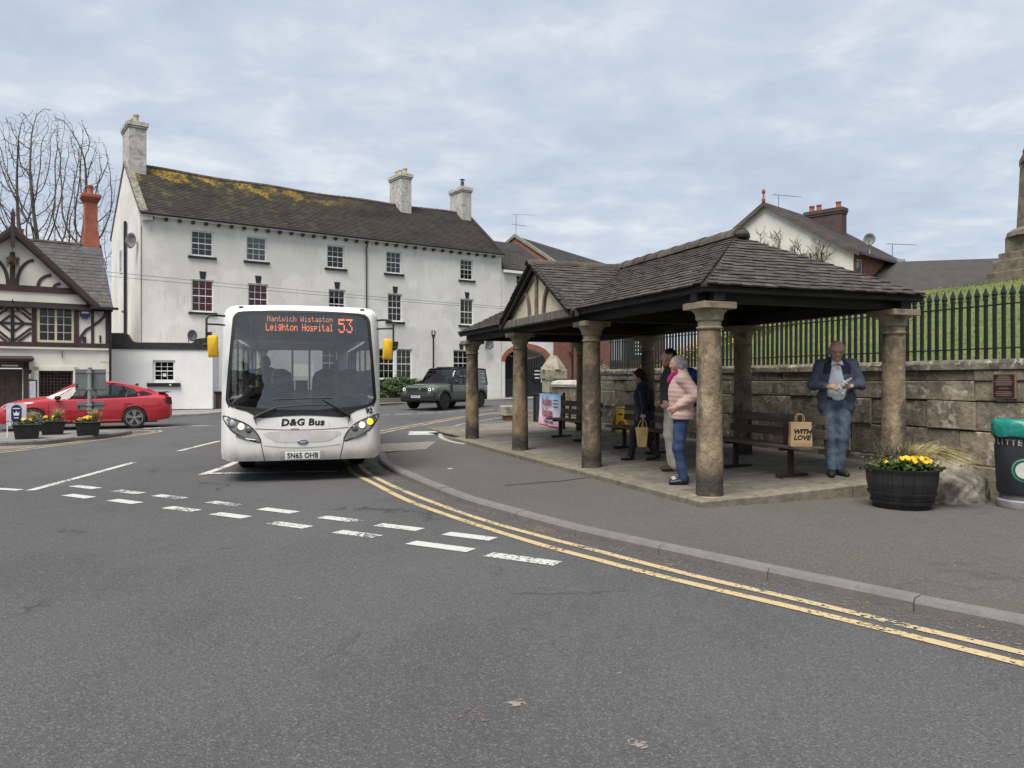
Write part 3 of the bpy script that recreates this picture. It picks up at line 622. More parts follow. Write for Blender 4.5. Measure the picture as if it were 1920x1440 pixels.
B().bb(WD + .045, WD + .45, WA, WB, -.1, 1.70).build('wall_core', M_MORT, wall)
courses = [.40, .46, .40, .27, .15]
def wall_stones(ya, yb, x, zs0, courses, lmin, lmax, par, m):
    z = zs0
    for h_ in courses:
        y = ya - rng.random() * .4
        while y < yb:
            l = rng.uniform(lmin, lmax) * (1 if h_ > .2 else 1.2); a, b = max(y, ya), min(y + l, yb)
            if b - a > .06:
                pr = rng.uniform(-.018, .02); gp = rng.uniform(.002, .007); g = B()
                g.chunk(-(b - a) / 2 + gp, (b - a) / 2 - gp, -.06, .12, -h_ / 2 + gp, h_ / 2 - gp, b=rng.uniform(.008, .016), jit=.007)
                o = g.build('stone', m, par); o.matrix_basis = frame(Vector((x + .02 - pr, (a + b) / 2, z + h_ / 2)), (0, -1, 0), (1, 0, 0), (0, 0, 1))
            y += l
        z += h_
wall_stones(WA, WB, WD, .03, courses, .6, 1.25, wall, M_WALL)
y = WA
while y < WB:
    l = rng.uniform(.9, 1.5); b_ = min(y + l, WB); g = B(); j = lambda: rng.uniform(-.008, .008); hw = (b_ - y) / 2 - .006
    sec = lambda yy: [(-.06 + j(), yy, 1.705), (-.075 + j(), yy, 1.72), (-.072 + j(), yy, 1.80 + j()), (-.04 + j(), yy, 1.842 + j()), (.2, yy, 1.86), (.42, yy, 1.85), (.42, yy, 1.705)]
    g.loft([sec(-hw), sec(-hw * .4), sec(hw * .3), sec(hw)], True, True); o = g.build('coping_stone', M_COPE, wall); o.location = (WD, (y + b_) / 2, 0); y += l
# ramped end and lower wall
lw = thing('low_wall', 'lower stone wall with pale rounded coping beside the arched gateway', 'wall', tuple(C1), SA)
LWB = 13.9
B().bb(WD + .06, WD + .42, WB + .01, LWB, -.1, 1.40).build('wall_core', M_MORT, lw)
wall_stones(WB + .01, LWB, WD, .1, [.42, .42, .42], .8, 1.6, lw, mat('dressed wall stone', (.25, .215, .16), (.18, .15, .11), 4, .9, bump=.008, bscale=20, rnd=.12, layers=[((.10, .085, .07), 2.5, .5, .62, .7), ((.42, .40, .34), 7, .62, .68, .7)]))
y = WB + .02
while y < LWB - .1:
    b_ = min(y + 1.2, LWB); B().loft([[(WD - .07, q, 1.36), (WD - .085, q, 1.44), (WD - .02, q, 1.53), (WD + .16, q, 1.57), (WD + .34, q, 1.53), (WD + .42, q, 1.44), (WD + .42, q, 1.36)] for q in (y + .006, b_ - .006)], True, True).build('coping_stone', mat('pale coping', (.42, .40, .35), (.30, .285, .245), 5, .9, bump=.01, bscale=20, rnd=.1), lw); y += 1.2
pl_ = thing('gate_pillar', 'squat square stone gate pillar with pyramid cap at the end of the low wall', 'pillar', tuple(S(WD + .2, LWB + .42)), SA)
pl_.scale = (.78, .78, .94)
M_PIL = mat('pillar stone', (.36, .325, .25), (.26, .235, .18), 5, .9, bump=.008, bscale=20, rnd=.12, layers=[((.14, .14, .08), 5, .55, .66, .6)])
for k in range(4): B().bb(-.34 - .02 * (k % 2), .34 + .02 * (k % 2), -.34 - .02 * (k % 2), .34 + .02 * (k % 2), -.1 + k * .45, .338 + k * .45).build('block', M_PIL, pl_, bevel=.015)
B().bb(-.42, .42, -.42, .42, 1.70, 2.02).build('cap_block', M_PIL, pl_, bevel=.02)
B().lathe([(.56, 2.022), (.50, 2.12), (.30, 2.34), (.20, 2.44), (.12, 2.50)], (0, 0, 0), 4).build('pyramid_cap', M_PIL, pl_)
# railing: bars with spear heads, one part each
M_IRON = mat('black painted iron', (.018, .019, .020), (.011, .012, .0125), 20, .45, spec=.5, bump=.001, bscale=60)
rl = thing('iron_railing', 'tall black spear topped iron railing on the retaining wall', 'railing', tuple(C1), SA)
g = B(); s = .019
bar = B().lathe([(.027, 0), (.027, .80)], (0, 0, 0), 4); bar.lathe([(.026, .80), (.030, .805), (.033, .83), (.026, .845), (.040, .875), (.030, .91), (.003, .985)], (0, 0, 0), 4)
bme = bpy.data.meshes.new('bar'); bme.from_pydata(bar.v, [], bar.f); bme.materials.append(M_IRON)
y = WA + .1; k = 0
while y < WB - .3:
    o = mesh_copy('bar', bme, rl, loc=(WD + .17, y, 1.845)); o.rotation_euler = (rng.uniform(-.006, .006), rng.uniform(-.006, .006), R(45) + rng.uniform(-.05, .05)); o.scale = (1, 1, 1 + rng.uniform(-.01, .01)); y += .128; k += 1
for zz_ in (2.58, 2.0): B().bb(WD + .150, WD + .190, WA, WB - .2, zz_ - .009, zz_ + .009).build('rail', M_IRON, rl)
# grass bank
def bank_z(d, p):
    "d metres behind the wall, p along it"
    t = min(max((d - .2) / 15, 0), 1); q = p - 1.1 * d; f = 1 - .9 * min(max((q - 6.5) / 6, 0), 1); e = t * t * (3 - 2 * t); b = 1.74 - .6 * min(max((p - 10.3) / .4, 0), 1) * (1 - min(max((d - 3) / 3, 0), 1))
    return b + 3.2 * f * (.55 * t + .45 * e) + .04 * math.sin(p * .9 + d) * t * f
g = B(); ds = [.35, .8, 1.4, 2.2, 3.2, 4.5, 6, 8, 10, 12, 14, 17, 21]; ps = [-14 + i * 1.2 for i in range(20)] + [10.3, 10.75, 12, 13.9, 16, 18, 20, 22, 24, 26]
nb = len(ds); sd2 = lambda d, p: d + max(0, p - 13.9) * 1.0
g.add([(WD + sd2(d, p), p, bank_z(sd2(d, p), p) if not (p > 13.9 and i == 0) else -.1) for p in ps for i, d in enumerate(ds)], [(j * nb + i, j * nb + i + 1, (j + 1) * nb + i + 1, (j + 1) * nb + i) for j in range(len(ps) - 1) for i in range(nb - 1)])
M_GRASS = mat('mown grass', (.135, .16, .05), (.10, .128, .038), 2.2, .95, bump=.04, bscale=26, spec=.15, layers=[((.19, .19, .075), 1.1, .50, .68, .6), ((.07, .095, .03), 3.5, .52, .66, .55), ((.20, .20, .09), 9, .58, .68, .5)])
bank = tag(g.build('grass_bank', M_GRASS, smooth=True), 'green mown grass bank rising behind the railing', kind='structure'); bank.location = C1; bank.rotation_euler = (0, 0, SA)
g = B()
for i in range(30000):
    d = .36 + 16 * rng.random() ** 1.6; p = rng.uniform(-7, 10.2) + (d * 1.1 if rng.random() < .5 else 0); z = bank_z(d, p); h_ = rng.uniform(.015, .045); a = rng.random() * 6.28; w = .006 + .001 * d
    lx, ly = rng.gauss(0, .03), rng.gauss(0, .03)
    g.add([(WD + d + w * math.cos(a), p + w * math.sin(a), z - .01), (WD + d - w * math.cos(a), p - w * math.sin(a), z - .01), (WD + d + lx, p + ly, z + h_)], [(0, 1, 2)])
gb = tag(g.build('grass', mat('grass blades', (.155, .18, .058), (.118, .145, .045), 1.3, .8, spec=.2, layers=[((.19, .20, .07), 6, .58, .7, .6)])), 'short green grass blades covering the churchyard bank', 'grass', kind='stuff'); gb.location = C1; gb.rotation_euler = (0, 0, SA)
# pale worn strip in the grass seen through the railing
g = B(); pts = [(2.6 + .2 * math.sin(i), -2.5 + i * .28) for i in range(10)]
# ============================================================ BUILDINGS
M_REND = mat('rough white render', (.76, .74, .695), (.69, .665, .62), .9, .92, bump=.012, bscale=34, layers=[((.55, .535, .50), .34, .485, .545, .4), ((.80, .785, .75), .6, .56, .66, .6), ((.52, .50, .46), 5, .55, .7, .45, (1, 1, .2)), ((.50, .48, .44), 9, .58, .7, .4), ((.78, .76, .72), 13, .6, .7, .4)])
M_REND2 = mat('smooth white wall paint', (.78, .78, .77), (.72, .72, .71), 1.2, .8, bump=.004, bscale=14, layers=[((.62, .62, .61), 2.5, .58, .7, .4)])
M_CREND = mat('cream render', (.79, .755, .655), (.73, .695, .60), 1.3, .85, layers=[((.55, .50, .40), 2.5, .6, .72, .4)])
M_WINW = mat('white window paint', (.78, .78, .76), (.72, .72, .70), 5, .5)
M_BLK = mat('black gloss paint', (.016, .016, .018), (.022, .022, .024), 6, .4)
M_BROWN = mat('brown stained timber', (.065, .038, .034), (.048, .028, .026), 6, .55, rnd=.1, bump=.002, bscale=40)
M_BRICK = None
def brick_mat(name, c1, c2, mortar, sc=1.0, turn=0.0):
    m, N, L, bs = node_mat(name)
    tc = N.new('ShaderNodeTexCoord'); sp = N.new('ShaderNodeSeparateXYZ'); L.new(tc.outputs['Object'], sp.inputs[0])
    ad = N.new('ShaderNodeMath'); ad.operation = 'ADD'; L.new(sp.outputs[0], ad.inputs[0]); L.new(sp.outputs[1], ad.inputs[1])
    cb = N.new('ShaderNodeCombineXYZ'); L.new(ad.outputs[0], cb.inputs[0]); L.new(sp.outputs[2], cb.inputs[1])
    br = N.new('ShaderNodeTexBrick'); br.inputs['Color1'].default_value = (*c1, 1); br.inputs['Color2'].default_value = (*c2, 1); br.inputs['Mortar'].default_value = (*mortar, 1)
    br.inputs['Scale'].default_value = 1; br.inputs['Brick Width'].default_value = .225 * sc; br.inputs['Row Height'].default_value = .075 * sc; br.inputs['Mortar Size'].default_value = .006 * sc; L.new(cb.outputs[0], br.inputs['Vector'])
    nz = N.new('ShaderNodeTexNoise'); nz.inputs['Scale'].default_value = 2.5; nz.inputs['Detail'].default_value = 6; L.new(tc.outputs['Object'], nz.inputs['Vector'])
    x = N.new('ShaderNodeMixRGB'); x.blend_type = 'MULTIPLY'; x.inputs[0].default_value = .7; L.new(br.outputs['Color'], x.inputs[1])
    r = N.new('ShaderNodeMapRange'); r.inputs[3].default_value = .35; r.inputs[4].default_value = 1.6; L.new(nz.outputs['Fac'], r.inputs[0]); L.new(r.outputs[0], x.inputs[2]); L.new(x.outputs[0], bs.inputs['Base Color']); bs.inputs['Roughness'].default_value = .9
    b = N.new('ShaderNodeBump'); b.inputs['Distance'].default_value = .01; b.inputs['Strength'].default_value = .8; b.invert = True; L.new(br.outputs['Fac'], b.inputs['Height']); L.new(b.outputs[0], bs.inputs['Normal']); return m
M_BRICKR = brick_mat('red brick', (.30, .10, .055), (.22, .075, .045), (.30, .25, .21))
M_BRICKD = brick_mat('dark red brick', (.088, .055, .048), (.065, .041, .038), (.14, .125, .115))
M_BRICKO = brick_mat('orange brick', (.38, .11, .06), (.33, .09, .05), (.34, .16, .11))
def slate_mat(name, c1, c2, ch, cw, lichen=None, zr=None, slope=1.0):
    "courses of small tiles too far away to tell apart"
    m, N, L, bs = node_mat(name)
    tc = N.new('ShaderNodeTexCoord'); sp = N.new('ShaderNodeSeparateXYZ'); L.new(tc.outputs['Object'], sp.inputs[0])
    cb = N.new('ShaderNodeCombineXYZ'); L.new(sp.outputs[0], cb.inputs[0]); L.new(sp.outputs[2], cb.inputs[1])
    br = N.new('ShaderNodeTexBrick'); br.inputs['Color1'].default_value = (*c1, 1); br.inputs['Color2'].default_value = (*c2, 1); br.inputs['Mortar'].default_value = (*[c * .35 for c in c2], 1)
    br.inputs['Scale'].default_value = 1; br.inputs['Brick Width'].default_value = cw; br.inputs['Row Height'].default_value = ch; br.inputs['Mortar Size'].default_value = ch * .10; br.inputs['Mortar Smooth'].default_value = .6; L.new(cb.outputs[0], br.inputs['Vector'])
    def noise(s, d=7, st=(1, 1, 1)):
        mp = N.new('ShaderNodeMapping'); mp.inputs['Scale'].default_value = st; L.new(tc.outputs['Object'], mp.inputs[0]); n = N.new('ShaderNodeTexNoise'); n.inputs['Scale'].default_value = s; n.inputs['Detail'].default_value = d; n.inputs['Roughness'].default_value = .62; L.new(mp.outputs[0], n.inputs['Vector']); return n.outputs['Fac']
    def mr(f, lo, hi, a=0, b=1):
        r = N.new('ShaderNodeMapRange'); r.interpolation_type = 'SMOOTHSTEP'
        for i, v in enumerate((lo, hi, a, b)): r.inputs[i + 1].default_value = v
        L.new(f, r.inputs[0]); return r.outputs[0]
    def mx(a, b, f):
        x = N.new('ShaderNodeMixRGB'); L.new(a, x.inputs[1]); x.inputs[2].default_value = (*b, 1); L.new(f, x.inputs[0]); return x.outputs[0]
    col = mx(br.outputs['Color'], tuple(c * .5 for c in c2), mr(noise(.6), .45, .65, 0, .6))
    col = mx(col, tuple(c * 1.8 for c in c1), mr(noise(9), .58, .7, 0, .5))
    if lichen:
        def mul(a, b):
            q = N.new('ShaderNodeMath'); q.operation = 'MULTIPLY'; L.new(a, q.inputs[0]); L.new(b, q.inputs[1]); return q.outputs[0]
        hz = mr(sp.outputs[2], zr[0], zr[1]); hx = mr(sp.outputs[0], zr[2], zr[3], 1, 0)
        s_ = N.new('ShaderNodeMath'); s_.operation = 'MULTIPLY_ADD'; L.new(hz, s_.inputs[0]); s_.inputs[1].default_value = .30; L.new(noise(1.1, 8, (1, 1, .55)), s_.inputs[2])
        col = mx(col, lichen, mul(mr(s_.outputs[0], .68, .84, 0, .8), mul(hx, mr(noise(7, 5, (1, 1, .5)), .40, .56, .15, 1))))
        col = mx(col, (.10, .095, .035), mul(mr(noise(1.7), .5, .66, 0, .55), mr(sp.outputs[0], zr[2] - 2, zr[3] + 3, 1, 0)))
    L.new(col, bs.inputs['Base Color']); bs.inputs['Roughness'].default_value = .85; bs.inputs['Specular IOR Level'].default_value = .25
    b = N.new('ShaderNodeBump'); b.inputs['Distance'].default_value = .03; b.inputs['Strength'].default_value = .8; b.invert = True
    h = N.new('ShaderNodeMath'); h.operation = 'ADD'; L.new(br.outputs['Fac'], h.inputs[0]); L.new(noise(14), h.inputs[1]); L.new(h.outputs[0], b.inputs['Height']); L.new(b.outputs[0], bs.inputs['Normal']); return m
M_PANE = glass_mat('window pane', (.9, .93, .92), .88, .015, 1.6)
def curtain(name, c): return mat('curtain ' + name, c, tuple(x * .8 for x in c), 7, .9, stretch=(1, 1, .1))
M_DARKIN = mat('dark room', (.016, .017, .018), (.03, .03, .03), 1.5, .9)  # darkness of unlit interiors put into a near-black panel colour
M_NET = curtain('net', (.42, .42, .42)); M_RED = curtain('red blind', (.52, .05, .07)); M_GREYC = curtain('grey', (.11, .115, .12))
def wall_panel(g, x0, x1, z0, z1, holes, y=0.0, depth=.14):
    xs = sorted({x0, x1, *[h[0] for h in holes], *[h[1] for h in holes]}); zs = sorted({z0, z1, *[h[2] for h in holes], *[h[3] for h in holes]})
    for a, b in zip(xs, xs[1:]):
        for c, d in zip(zs, zs[1:]):
            mx_, mz = (a + b) / 2, (c + d) / 2
            if any(h[0] < mx_ < h[1] and h[2] < mz < h[3] for h in holes): continue
            g.add([(a, y, c), (b, y, c), (b, y, d), (a, y, d)], [(0, 1, 2, 3)])
    for a, b, c, d in [h[:4] for h in holes]:
        g.add([(a, y, c), (b, y, c), (b, y, d), (a, y, d), (a, y + depth, c), (b, y + depth, c), (b, y + depth, d), (a, y + depth, d)], [(0, 4, 5, 1), (1, 5, 6, 2), (2, 6, 7, 3), (3, 7, 4, 0)])
def window(par, x0, x1, z0, z1, cols=3, rows=4, blind=None, y=0.0, fw=.065, gb=.018, m=None, set_=.075, rail=True, split=None, blindh=1.0):
    "sash window: frame and glazing bars in one mesh, each pane and the blind its children"
    m = m or M_WINW; yf = y + set_; g = B(); d = .05
    for a, b, c, e in ((x0, x0 + fw, z0, z1), (x1 - fw, x1, z0, z1), (x0 + fw, x1 - fw, z0, z0 + fw * 1.4), (x0 + fw, x1 - fw, z1 - fw, z1)): g.bb(a, b, yf, yf + d, c, e)
    ix0, ix1, iz0, iz1 = x0 + fw, x1 - fw, z0 + fw * 1.4, z1 - fw
    cxs = [ix0 + (ix1 - ix0) * i / cols for i in range(cols + 1)]; czs = [iz0 + (iz1 - iz0) * i / rows for i in range(rows + 1)]
    for i in range(1, cols): w = gb if not (split and i == split) else fw; g.bb(cxs[i] - w / 2, cxs[i] + w / 2, yf + .008, yf + .034, iz0, iz1)
    for j in range(1, rows):
        w = .045 if (rail and j * 2 == rows) else gb; g.bb(ix0, ix1, yf + .005, yf + .037, czs[j] - w / 2, czs[j] + w / 2)
    o = g.build('window', m, par)
    pm = None
    for i in range(cols):
        for j in range(rows):
            a, b, c, e = cxs[i] + .004, cxs[i + 1] - .004, czs[j] + .004, czs[j + 1] - .004; tl = rng.uniform(-.0015, .0015), rng.uniform(-.0015, .0015)
            B().add([(a, yf + .022 + tl[0], c), (b, yf + .022 - tl[0], c), (b, yf + .022 - tl[0] + tl[1], e), (a, yf + .022 + tl[0] + tl[1], e)], [(0, 1, 2, 3)]).build('pane', M_PANE, o)
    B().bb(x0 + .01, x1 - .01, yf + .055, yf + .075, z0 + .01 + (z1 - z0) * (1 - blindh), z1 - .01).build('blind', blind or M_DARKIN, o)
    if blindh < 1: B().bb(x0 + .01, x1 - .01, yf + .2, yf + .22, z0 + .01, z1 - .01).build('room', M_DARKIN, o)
    return o
def sill(par, x0, x1, z, y=0, m=None, h=.11, pr=.10): B().bb(x0 - .14, x1 + .14, y - pr, y + .05, z - h, z - .002).build('window_sill', m or M_BLK, par, bevel=.01)
def keystone(par, xc, z): B().ext([(xc - .11, -.025, z + .04), (xc + .11, -.025, z + .04), (xc + .16, -.025, z + .40), (xc - .16, -.025, z + .40)], (0, .06, 0)).build('keystone', M_BLK, par)
def dish(label, loc, rz, r=.32, par=None, grey=True):
    t = thing('satellite_dish', label, 'satellite dish', loc, rz)
    g = B(); n = 20; vs = []
    for j, q in enumerate((0, .35, .7, 1)):
        for i in range(n): a = 2 * math.pi * i / n; vs.append((q * r * math.cos(a), -.14 * r / .32 * q * q + .10, q * r * 1.1 * math.sin(a)))
    g.add(vs, [(j * n + i, j * n + (i + 1) % n, (j + 1) * n + (i + 1) % n, (j + 1) * n + i) for j in range(3) for i in range(n)])
    ds_ = g.build('reflector', mat('dish grey', (.20, .205, .215), (.15, .155, .165), 4, .5), t, smooth=True)
    s_ = ds_.modifiers.new('solid', 'SOLIDIFY'); s_.thickness = .015
    B().tube([(0, .12, 0), (0, .30, -.05), (0, .32, -.30)], .022, 6).build('mount', M_IRON, t)
    B().tube([(0, .02, -r * .95), (0, -.32, -.22)], .012, 5).box((0, -.34, -.2), (.06, .10, .06)).build('feed_arm', M_IRON, t); return t
def aerial(label, loc, rz, h=2.2):
    t = thing('tv_aerial', label, 'aerial', loc, rz); M_AL = mat('aerial aluminium', (.32, .33, .34), rough=.4, metal=.6)
    B().cyl((0, 0, 0), (0, 0, h), .022, n=6).build('mast', M_AL, t)
    for zz_, L_, ang in ((h, 1.5, 0), (h - .75, 1.0, .5)):
        g = B(); c, s_ = math.cos(ang), math.sin(ang); g.tube([(-.35 * c, -.35 * s_, zz_), (L_ * c, L_ * s_, zz_)], .014, 5)
        for k in range(9):
            q = -.3 + k * (L_ + .25) / 9; w = .22 - .012 * k; g.tube([(q * c - s_ * w, q * s_ + c * w, zz_), (q * c + s_ * w, q * s_ - c * w, zz_)], .006, 4)
        g.build('antenna', M_AL, t)
    return t
def chimney_stack(par, c, w, d, z0, z1, m, cap=None, pots=((0, 0),), potm=None, ph=.42, name='chimney', steps=((.06, .22), (.10, .14))):
    g = B(); g.bb(c[0] - w / 2, c[0] + w / 2, c[1] - d / 2, c[1] + d / 2, z0, z1 - .34)
    o = g.build(name, m, par, bevel=.015); z = z1 - .34
    for e, h in steps: B().bb(c[0] - w / 2 - e, c[0] + w / 2 + e, c[1] - d / 2 - e, c[1] + d / 2 + e, z + .001, z + h).build('corbel', cap or m, o, bevel=.02); z += h
    for px_, py_ in pots: B().lathe([(.15, 0), (.13, .05), (.12, ph * .8), (.145, ph * .82), (.145, ph), (.10, ph), (.10, ph - .1)], (c[0] + px_, c[1] + py_, z), 12).build('chimney_pot', potm or M_POT, o, smooth=True, angle=40)
    return o
M_POT = mat('buff clay pot', (.46, .36, .20), (.38, .30, .17), 6, .85); M_POTR = mat('terracotta pot', (.30, .10, .06), (.25, .085, .05), 6, .85)
M_CHW = mat('weathered chimney render', (.52, .505, .47), (.40, .385, .35), 2.2, .92, bump=.012, bscale=26, layers=[((.24, .23, .205), 5, .50, .62, .7), ((.62, .61, .58), 3, .58, .66, .6)])

# ---------------- white three storey house
UA = math.atan2(.5843, .8115); HX, HY = -17.17, 35.5; HLn, HD, HE, HR = 20.35, 8.0, 9.26, 12.43
def HW(x, y, z=0): c, s = math.cos(UA), math.sin(UA); return Vector((HX + c * x - s * y, HY + s * x + c * y, z))
hs = thing('white_house', 'long three storey white rendered house with dark tiled roof and three chimneys', 'house', (HX, HY, 0), UA)
TOP = [(2.24, 3.27), (4.85, 5.87), (9.07, 10.06), (12.53, 13.49), (17.38, 18.28)]; MID = [(2.26, 3.29), (4.93, 5.95), (9.16, 10.12), (12.63, 13.53), (17.38, 18.32)]
holes = [(a, b, 7.52, 8.76) for a, b in TOP] + [(a, b, 4.83, 6.40) for a, b in MID] + [(4.6, 5.9, 1.62, 3.30), (8.8, 10.1, 1.62, 3.30), (12.08, 14.15, 1.60, 3.32), (16.9, 18.0, 1.75, 3.34)]
g = B(); wall_panel(g, 0, HLn, -.1, HE, holes)
g.add([(0, 0, -.1), (0, HD, -.1), (0, HD, HE), (0, HD / 2, HR + .12), (0, 0, HE)], [(0, 4, 3, 2, 1)]); g.add([(HLn, 0, -.1), (HLn, HD, -.1), (HLn, HD, HE), (HLn, HD / 2, HR), (HLn, 0, HE)], [(0, 1, 2, 3, 4)])
g.add([(0, HD, -.1), (HLn, HD, -.1), (HLn, HD, HE), (0, HD, HE)], [(0, 3, 2, 1)])
g.build('wall', M_REND, hs)
tb = [M_GREYC, M_NET, M_DARKIN, M_GREYC, M_DARKIN]; mb = [M_RED, M_RED, M_DARKIN, M_DARKIN, M_GREYC]
for i, (a, b) in enumerate(TOP): window(hs, a, b, 7.52, 8.76, 3, 4, tb[i]); sill(hs, a, b, 7.52)
for i, (a, b) in enumerate(MID): window(hs, a, b, 4.83, 6.40, 3, 4, mb[i]); sill(hs, a, b, 4.83); keystone(hs, (a + b) / 2, 6.40)
for a, b, c, d in holes[10:]:
    if b - a > 1.5:
        window(hs, a, (a + b) / 2 - .06, c, d, 3, 4, M_DARKIN); window(hs, (a + b) / 2 + .06, b, c, d, 3, 4, M_NET, blindh=1); B().bb((a + b) / 2 - .06, (a + b) / 2 + .06, .01, .14, c, d).build('mullion', M_WINW, hs)
    else: window(hs, a, b, c, d, 3, 4, M_DARKIN)
    sill(hs, a, b, c); keystone(hs, (a + b) / 2, d)
B().bb(8.55, HLn, -.006, .01, -.1, 1.0).build('plinth', mat('white plinth', (.70, .70, .69), (.63, .63, .62), 2, .9), hs)
# lower white painted bay at the right hand end
B().bb(15.6, HLn + .02, -.012, .012, 1.003, 3.95).build('painted_band', mat('whiter render', (.74, .735, .72), (.66, .655, .64), 1.2, .9, bump=.01, bscale=34), hs) if False else None
M_ROOFW = slate_mat('old plain tiles', (.060, .052, .044), (.036, .032, .029), .095, .30, lichen=(.42, .275, .04), zr=(HE + 1.2, HR, 6.5, 14.0))
g = B(); nx = 60
def rz_(x): return -.10 * math.sin(math.pi * min(max(x / HLn, 0), 1)) + .03 * math.sin(x * 1.1)
rows = 30
for side in (0, 1):
    for r_ in range(rows):
        t0, t1 = r_ / rows, (r_ + 1) / rows; vs = []
        for i in range(nx + 1):
            x = -.05 + (HLn + .1) * i / nx; s_ = rz_(x)
            for t, up in ((t0, .05), (t1 + .006, .012)):
                yy = -.28 + (HD / 2 + .28) * t; z = HE - .02 + (HR - HE + .02) * t + s_ * t + up
                vs.append((x, yy if side == 0 else HD - yy, z))
            yy = -.28 + (HD / 2 + .28) * t0; vs.append((x, yy if side == 0 else HD - yy, HE - .02 + (HR - HE + .02) * t0 + s_ * t0))
        g.add(vs, [(3 * i, 3 * i + 3, 3 * i + 4, 3 * i + 1) for i in range(nx)] + [(3 * i + 2, 3 * i + 5, 3 * i + 3, 3 * i) for i in range(nx)])
roof = g.build('roof', M_ROOFW, hs)
for k in range(52):
    x = .9 + k * (HLn - 1) / 52; z = HR + rz_(x) * 1 - .0
    B().lathe([(.13, 0), (.12, (HLn - 1) / 52 * 1.03)], (0, 0, 0), 8, ax='x').build('ridge_tile', M_RIDGE, roof, loc=(x, HD / 2, z))
B().bb(-.02, HLn + .02, -.30, -.22, HE - .10, HE - .005).build('fascia', M_WINW, hs); B().lathe([(.055, -.02), (.055, HLn + .02)], (0, -.34, HE - .01), 8, ax='x').build('gutter', M_BLK, hs)
x = .45
while x < HLn - .2:
    B().bb(x, x + .13, -.20, 0, HE - .24, HE - .11).build('eave_bracket', M_BLK, hs); x += .60
B().bb(-.02, HLn + .02, -.215, -.003, HE - .10, HE - .08).build('soffit', M_WINW, hs)
# raised gable coping at both ends
for xx, w in ((-.04, .34), (HLn - .12, .2)):
    for s_ in (0, 1):
        yb_, yt = (-.25, HD / 2) if s_ == 0 else (HD + .25, HD / 2)
        B().hexa([(xx, yb_, HE - .10), (xx + w, yb_, HE - .10), (xx + w, yt, HR - .05), (xx, yt, HR - .05), (xx, yb_, HE + .12), (xx + w, yb_, HE + .12), (xx + w, yt, HR + .17), (xx, yt, HR + .17)]).build('gable_coping', M_COPE if xx < 5 else M_ROOFW, hs)
B().hexa([(.0, -.30, HE - .35), (.5, -.30, HE - .30), (.5, .25, HE + .18), (.0, .25, HE + .18), (.0, -.30, HE - .1), (.5, -.30, HE - .1), (.45, .2, HE + .34), (0, .2, HE + .34)]).build('kneeler', M_CHW, hs)
chimney_stack(hs, (.45, 4.0), .82, 1.7, HR - 1.7, 14.45, M_CHW, pots=((.0, .2), (.0, -.45)), steps=((.05, .10), (.09, .24)))
chimney_stack(hs, (15.5, 4.0), .72, 1.55, HR - 1.5, 14.25, M_CHW, pots=((0, .45), (.05, -.5), (-.02, .0)), ph=.34, steps=((.05, .10), (.09, .24)))
c3 = chimney_stack(hs, (HLn - .45, 4.0), .72, 1.5, HR - 1.5, 14.05, M_CHW, pots=(), steps=((.05, .10), (.09, .24)))
B().cyl((HLn - .45, 3.8, 14.05), (HLn - .45, 3.8, 14.5), .12, n=10).cyl((HLn - .45, 3.8, 14.5), (HLn - .45, 3.8, 14.62), .05, n=8).lathe([(.2, 14.62), (.02, 14.70)], (HLn - .45, 3.8, 0), 10).build('flue_cowl', mat('flue metal', (.08, .08, .085), rough=.5), c3)
# pipes and cables on the walls
B().tube([(11.31, -.28, HE - .12), (11.31, -.10, HE - .45), (11.31, -.08, HE - .7), (11.31, -.08, .1)], .045, 8).build('downpipe', mat('grey pipe', (.07, .07, .085), rough=.5), hs)
B().tube([(-.10, 3.2, 9.2), (-.10, 3.2, 9.35), (-.10, 3.2, 1.2)], .075, 8).box((-.10, 3.2, 9.36), (.1, .22, .1)).tube([(-.10, 3.2, 4.9), (-.10, 3.9, 5.0)], .06, 6).build('soil_pipe', M_BLK, hs)
B().tube([(.06, -.02, HE - .6), (.06, -.02, 1)], .012, 5).build('cable', M_BLK, hs)
g = B(); wall_panel(g, 0, .1, 0, .1, []); 
gw = B().bb(-.03, .03, 4.55, 5.25, 7.05, 8.3).build('gable_window', M_WINW, hs)
for k in range(2): B().bb(-.045, -.032, 4.62 + k * .33, 4.88 + k * .33, 7.15, 8.2).build('pane', mat('gable glass', (.35, .38, .41), rough=.1), gw)
dish('grey satellite dish on the gable end of the white house', tuple(HW(-.25, .55, 8.05)), UA - 1.0, .34)
dish('grey satellite dish behind the column on the low part of the white house', tuple(HW(19.2, -.34, 3.75)), UA + .1, .33)
# two thin wires across the facade
for k, (za, zb_) in enumerate(((6.35, 5.95), (6.55, 6.02))):
    o = B().tube([tuple(HW(-8 + 4.0 * i, -.9 - .03 * k, za + (zb_ - za) * i / 10 - .5 * (1 - ((i - 5) / 5) ** 2) * .5)) for i in range(11)], .009, 4).build('overhead_wire', M_BLK); tag(o, ('upper' if k else 'lower') + ' thin overhead wire strung across the white house facade', 'wire')
vp = thing('vent_pipe', 'black cast iron vent pipe with crown finial against the white house', 'pipe', tuple(HW(15.35, -.35, ground_z(44) + .1)))
B().cyl((0, 0, 0), (0, 0, 3.55), .05, n=8).build('pole', M_BLK, vp); g = B().lathe([(.05, 3.55), (.11, 3.62), (.09, 3.68), (.12, 3.75)], (0, 0, 0), 8)
for k in range(6): a = k * math.pi / 3; g.tube([(.1 * math.cos(a), .1 * math.sin(a), 3.74), (.15 * math.cos(a), .15 * math.sin(a), 3.9), (.08 * math.cos(a), .08 * math.sin(a), 4.0)], .015, 4)
g.build('crown', M_BLK, vp)

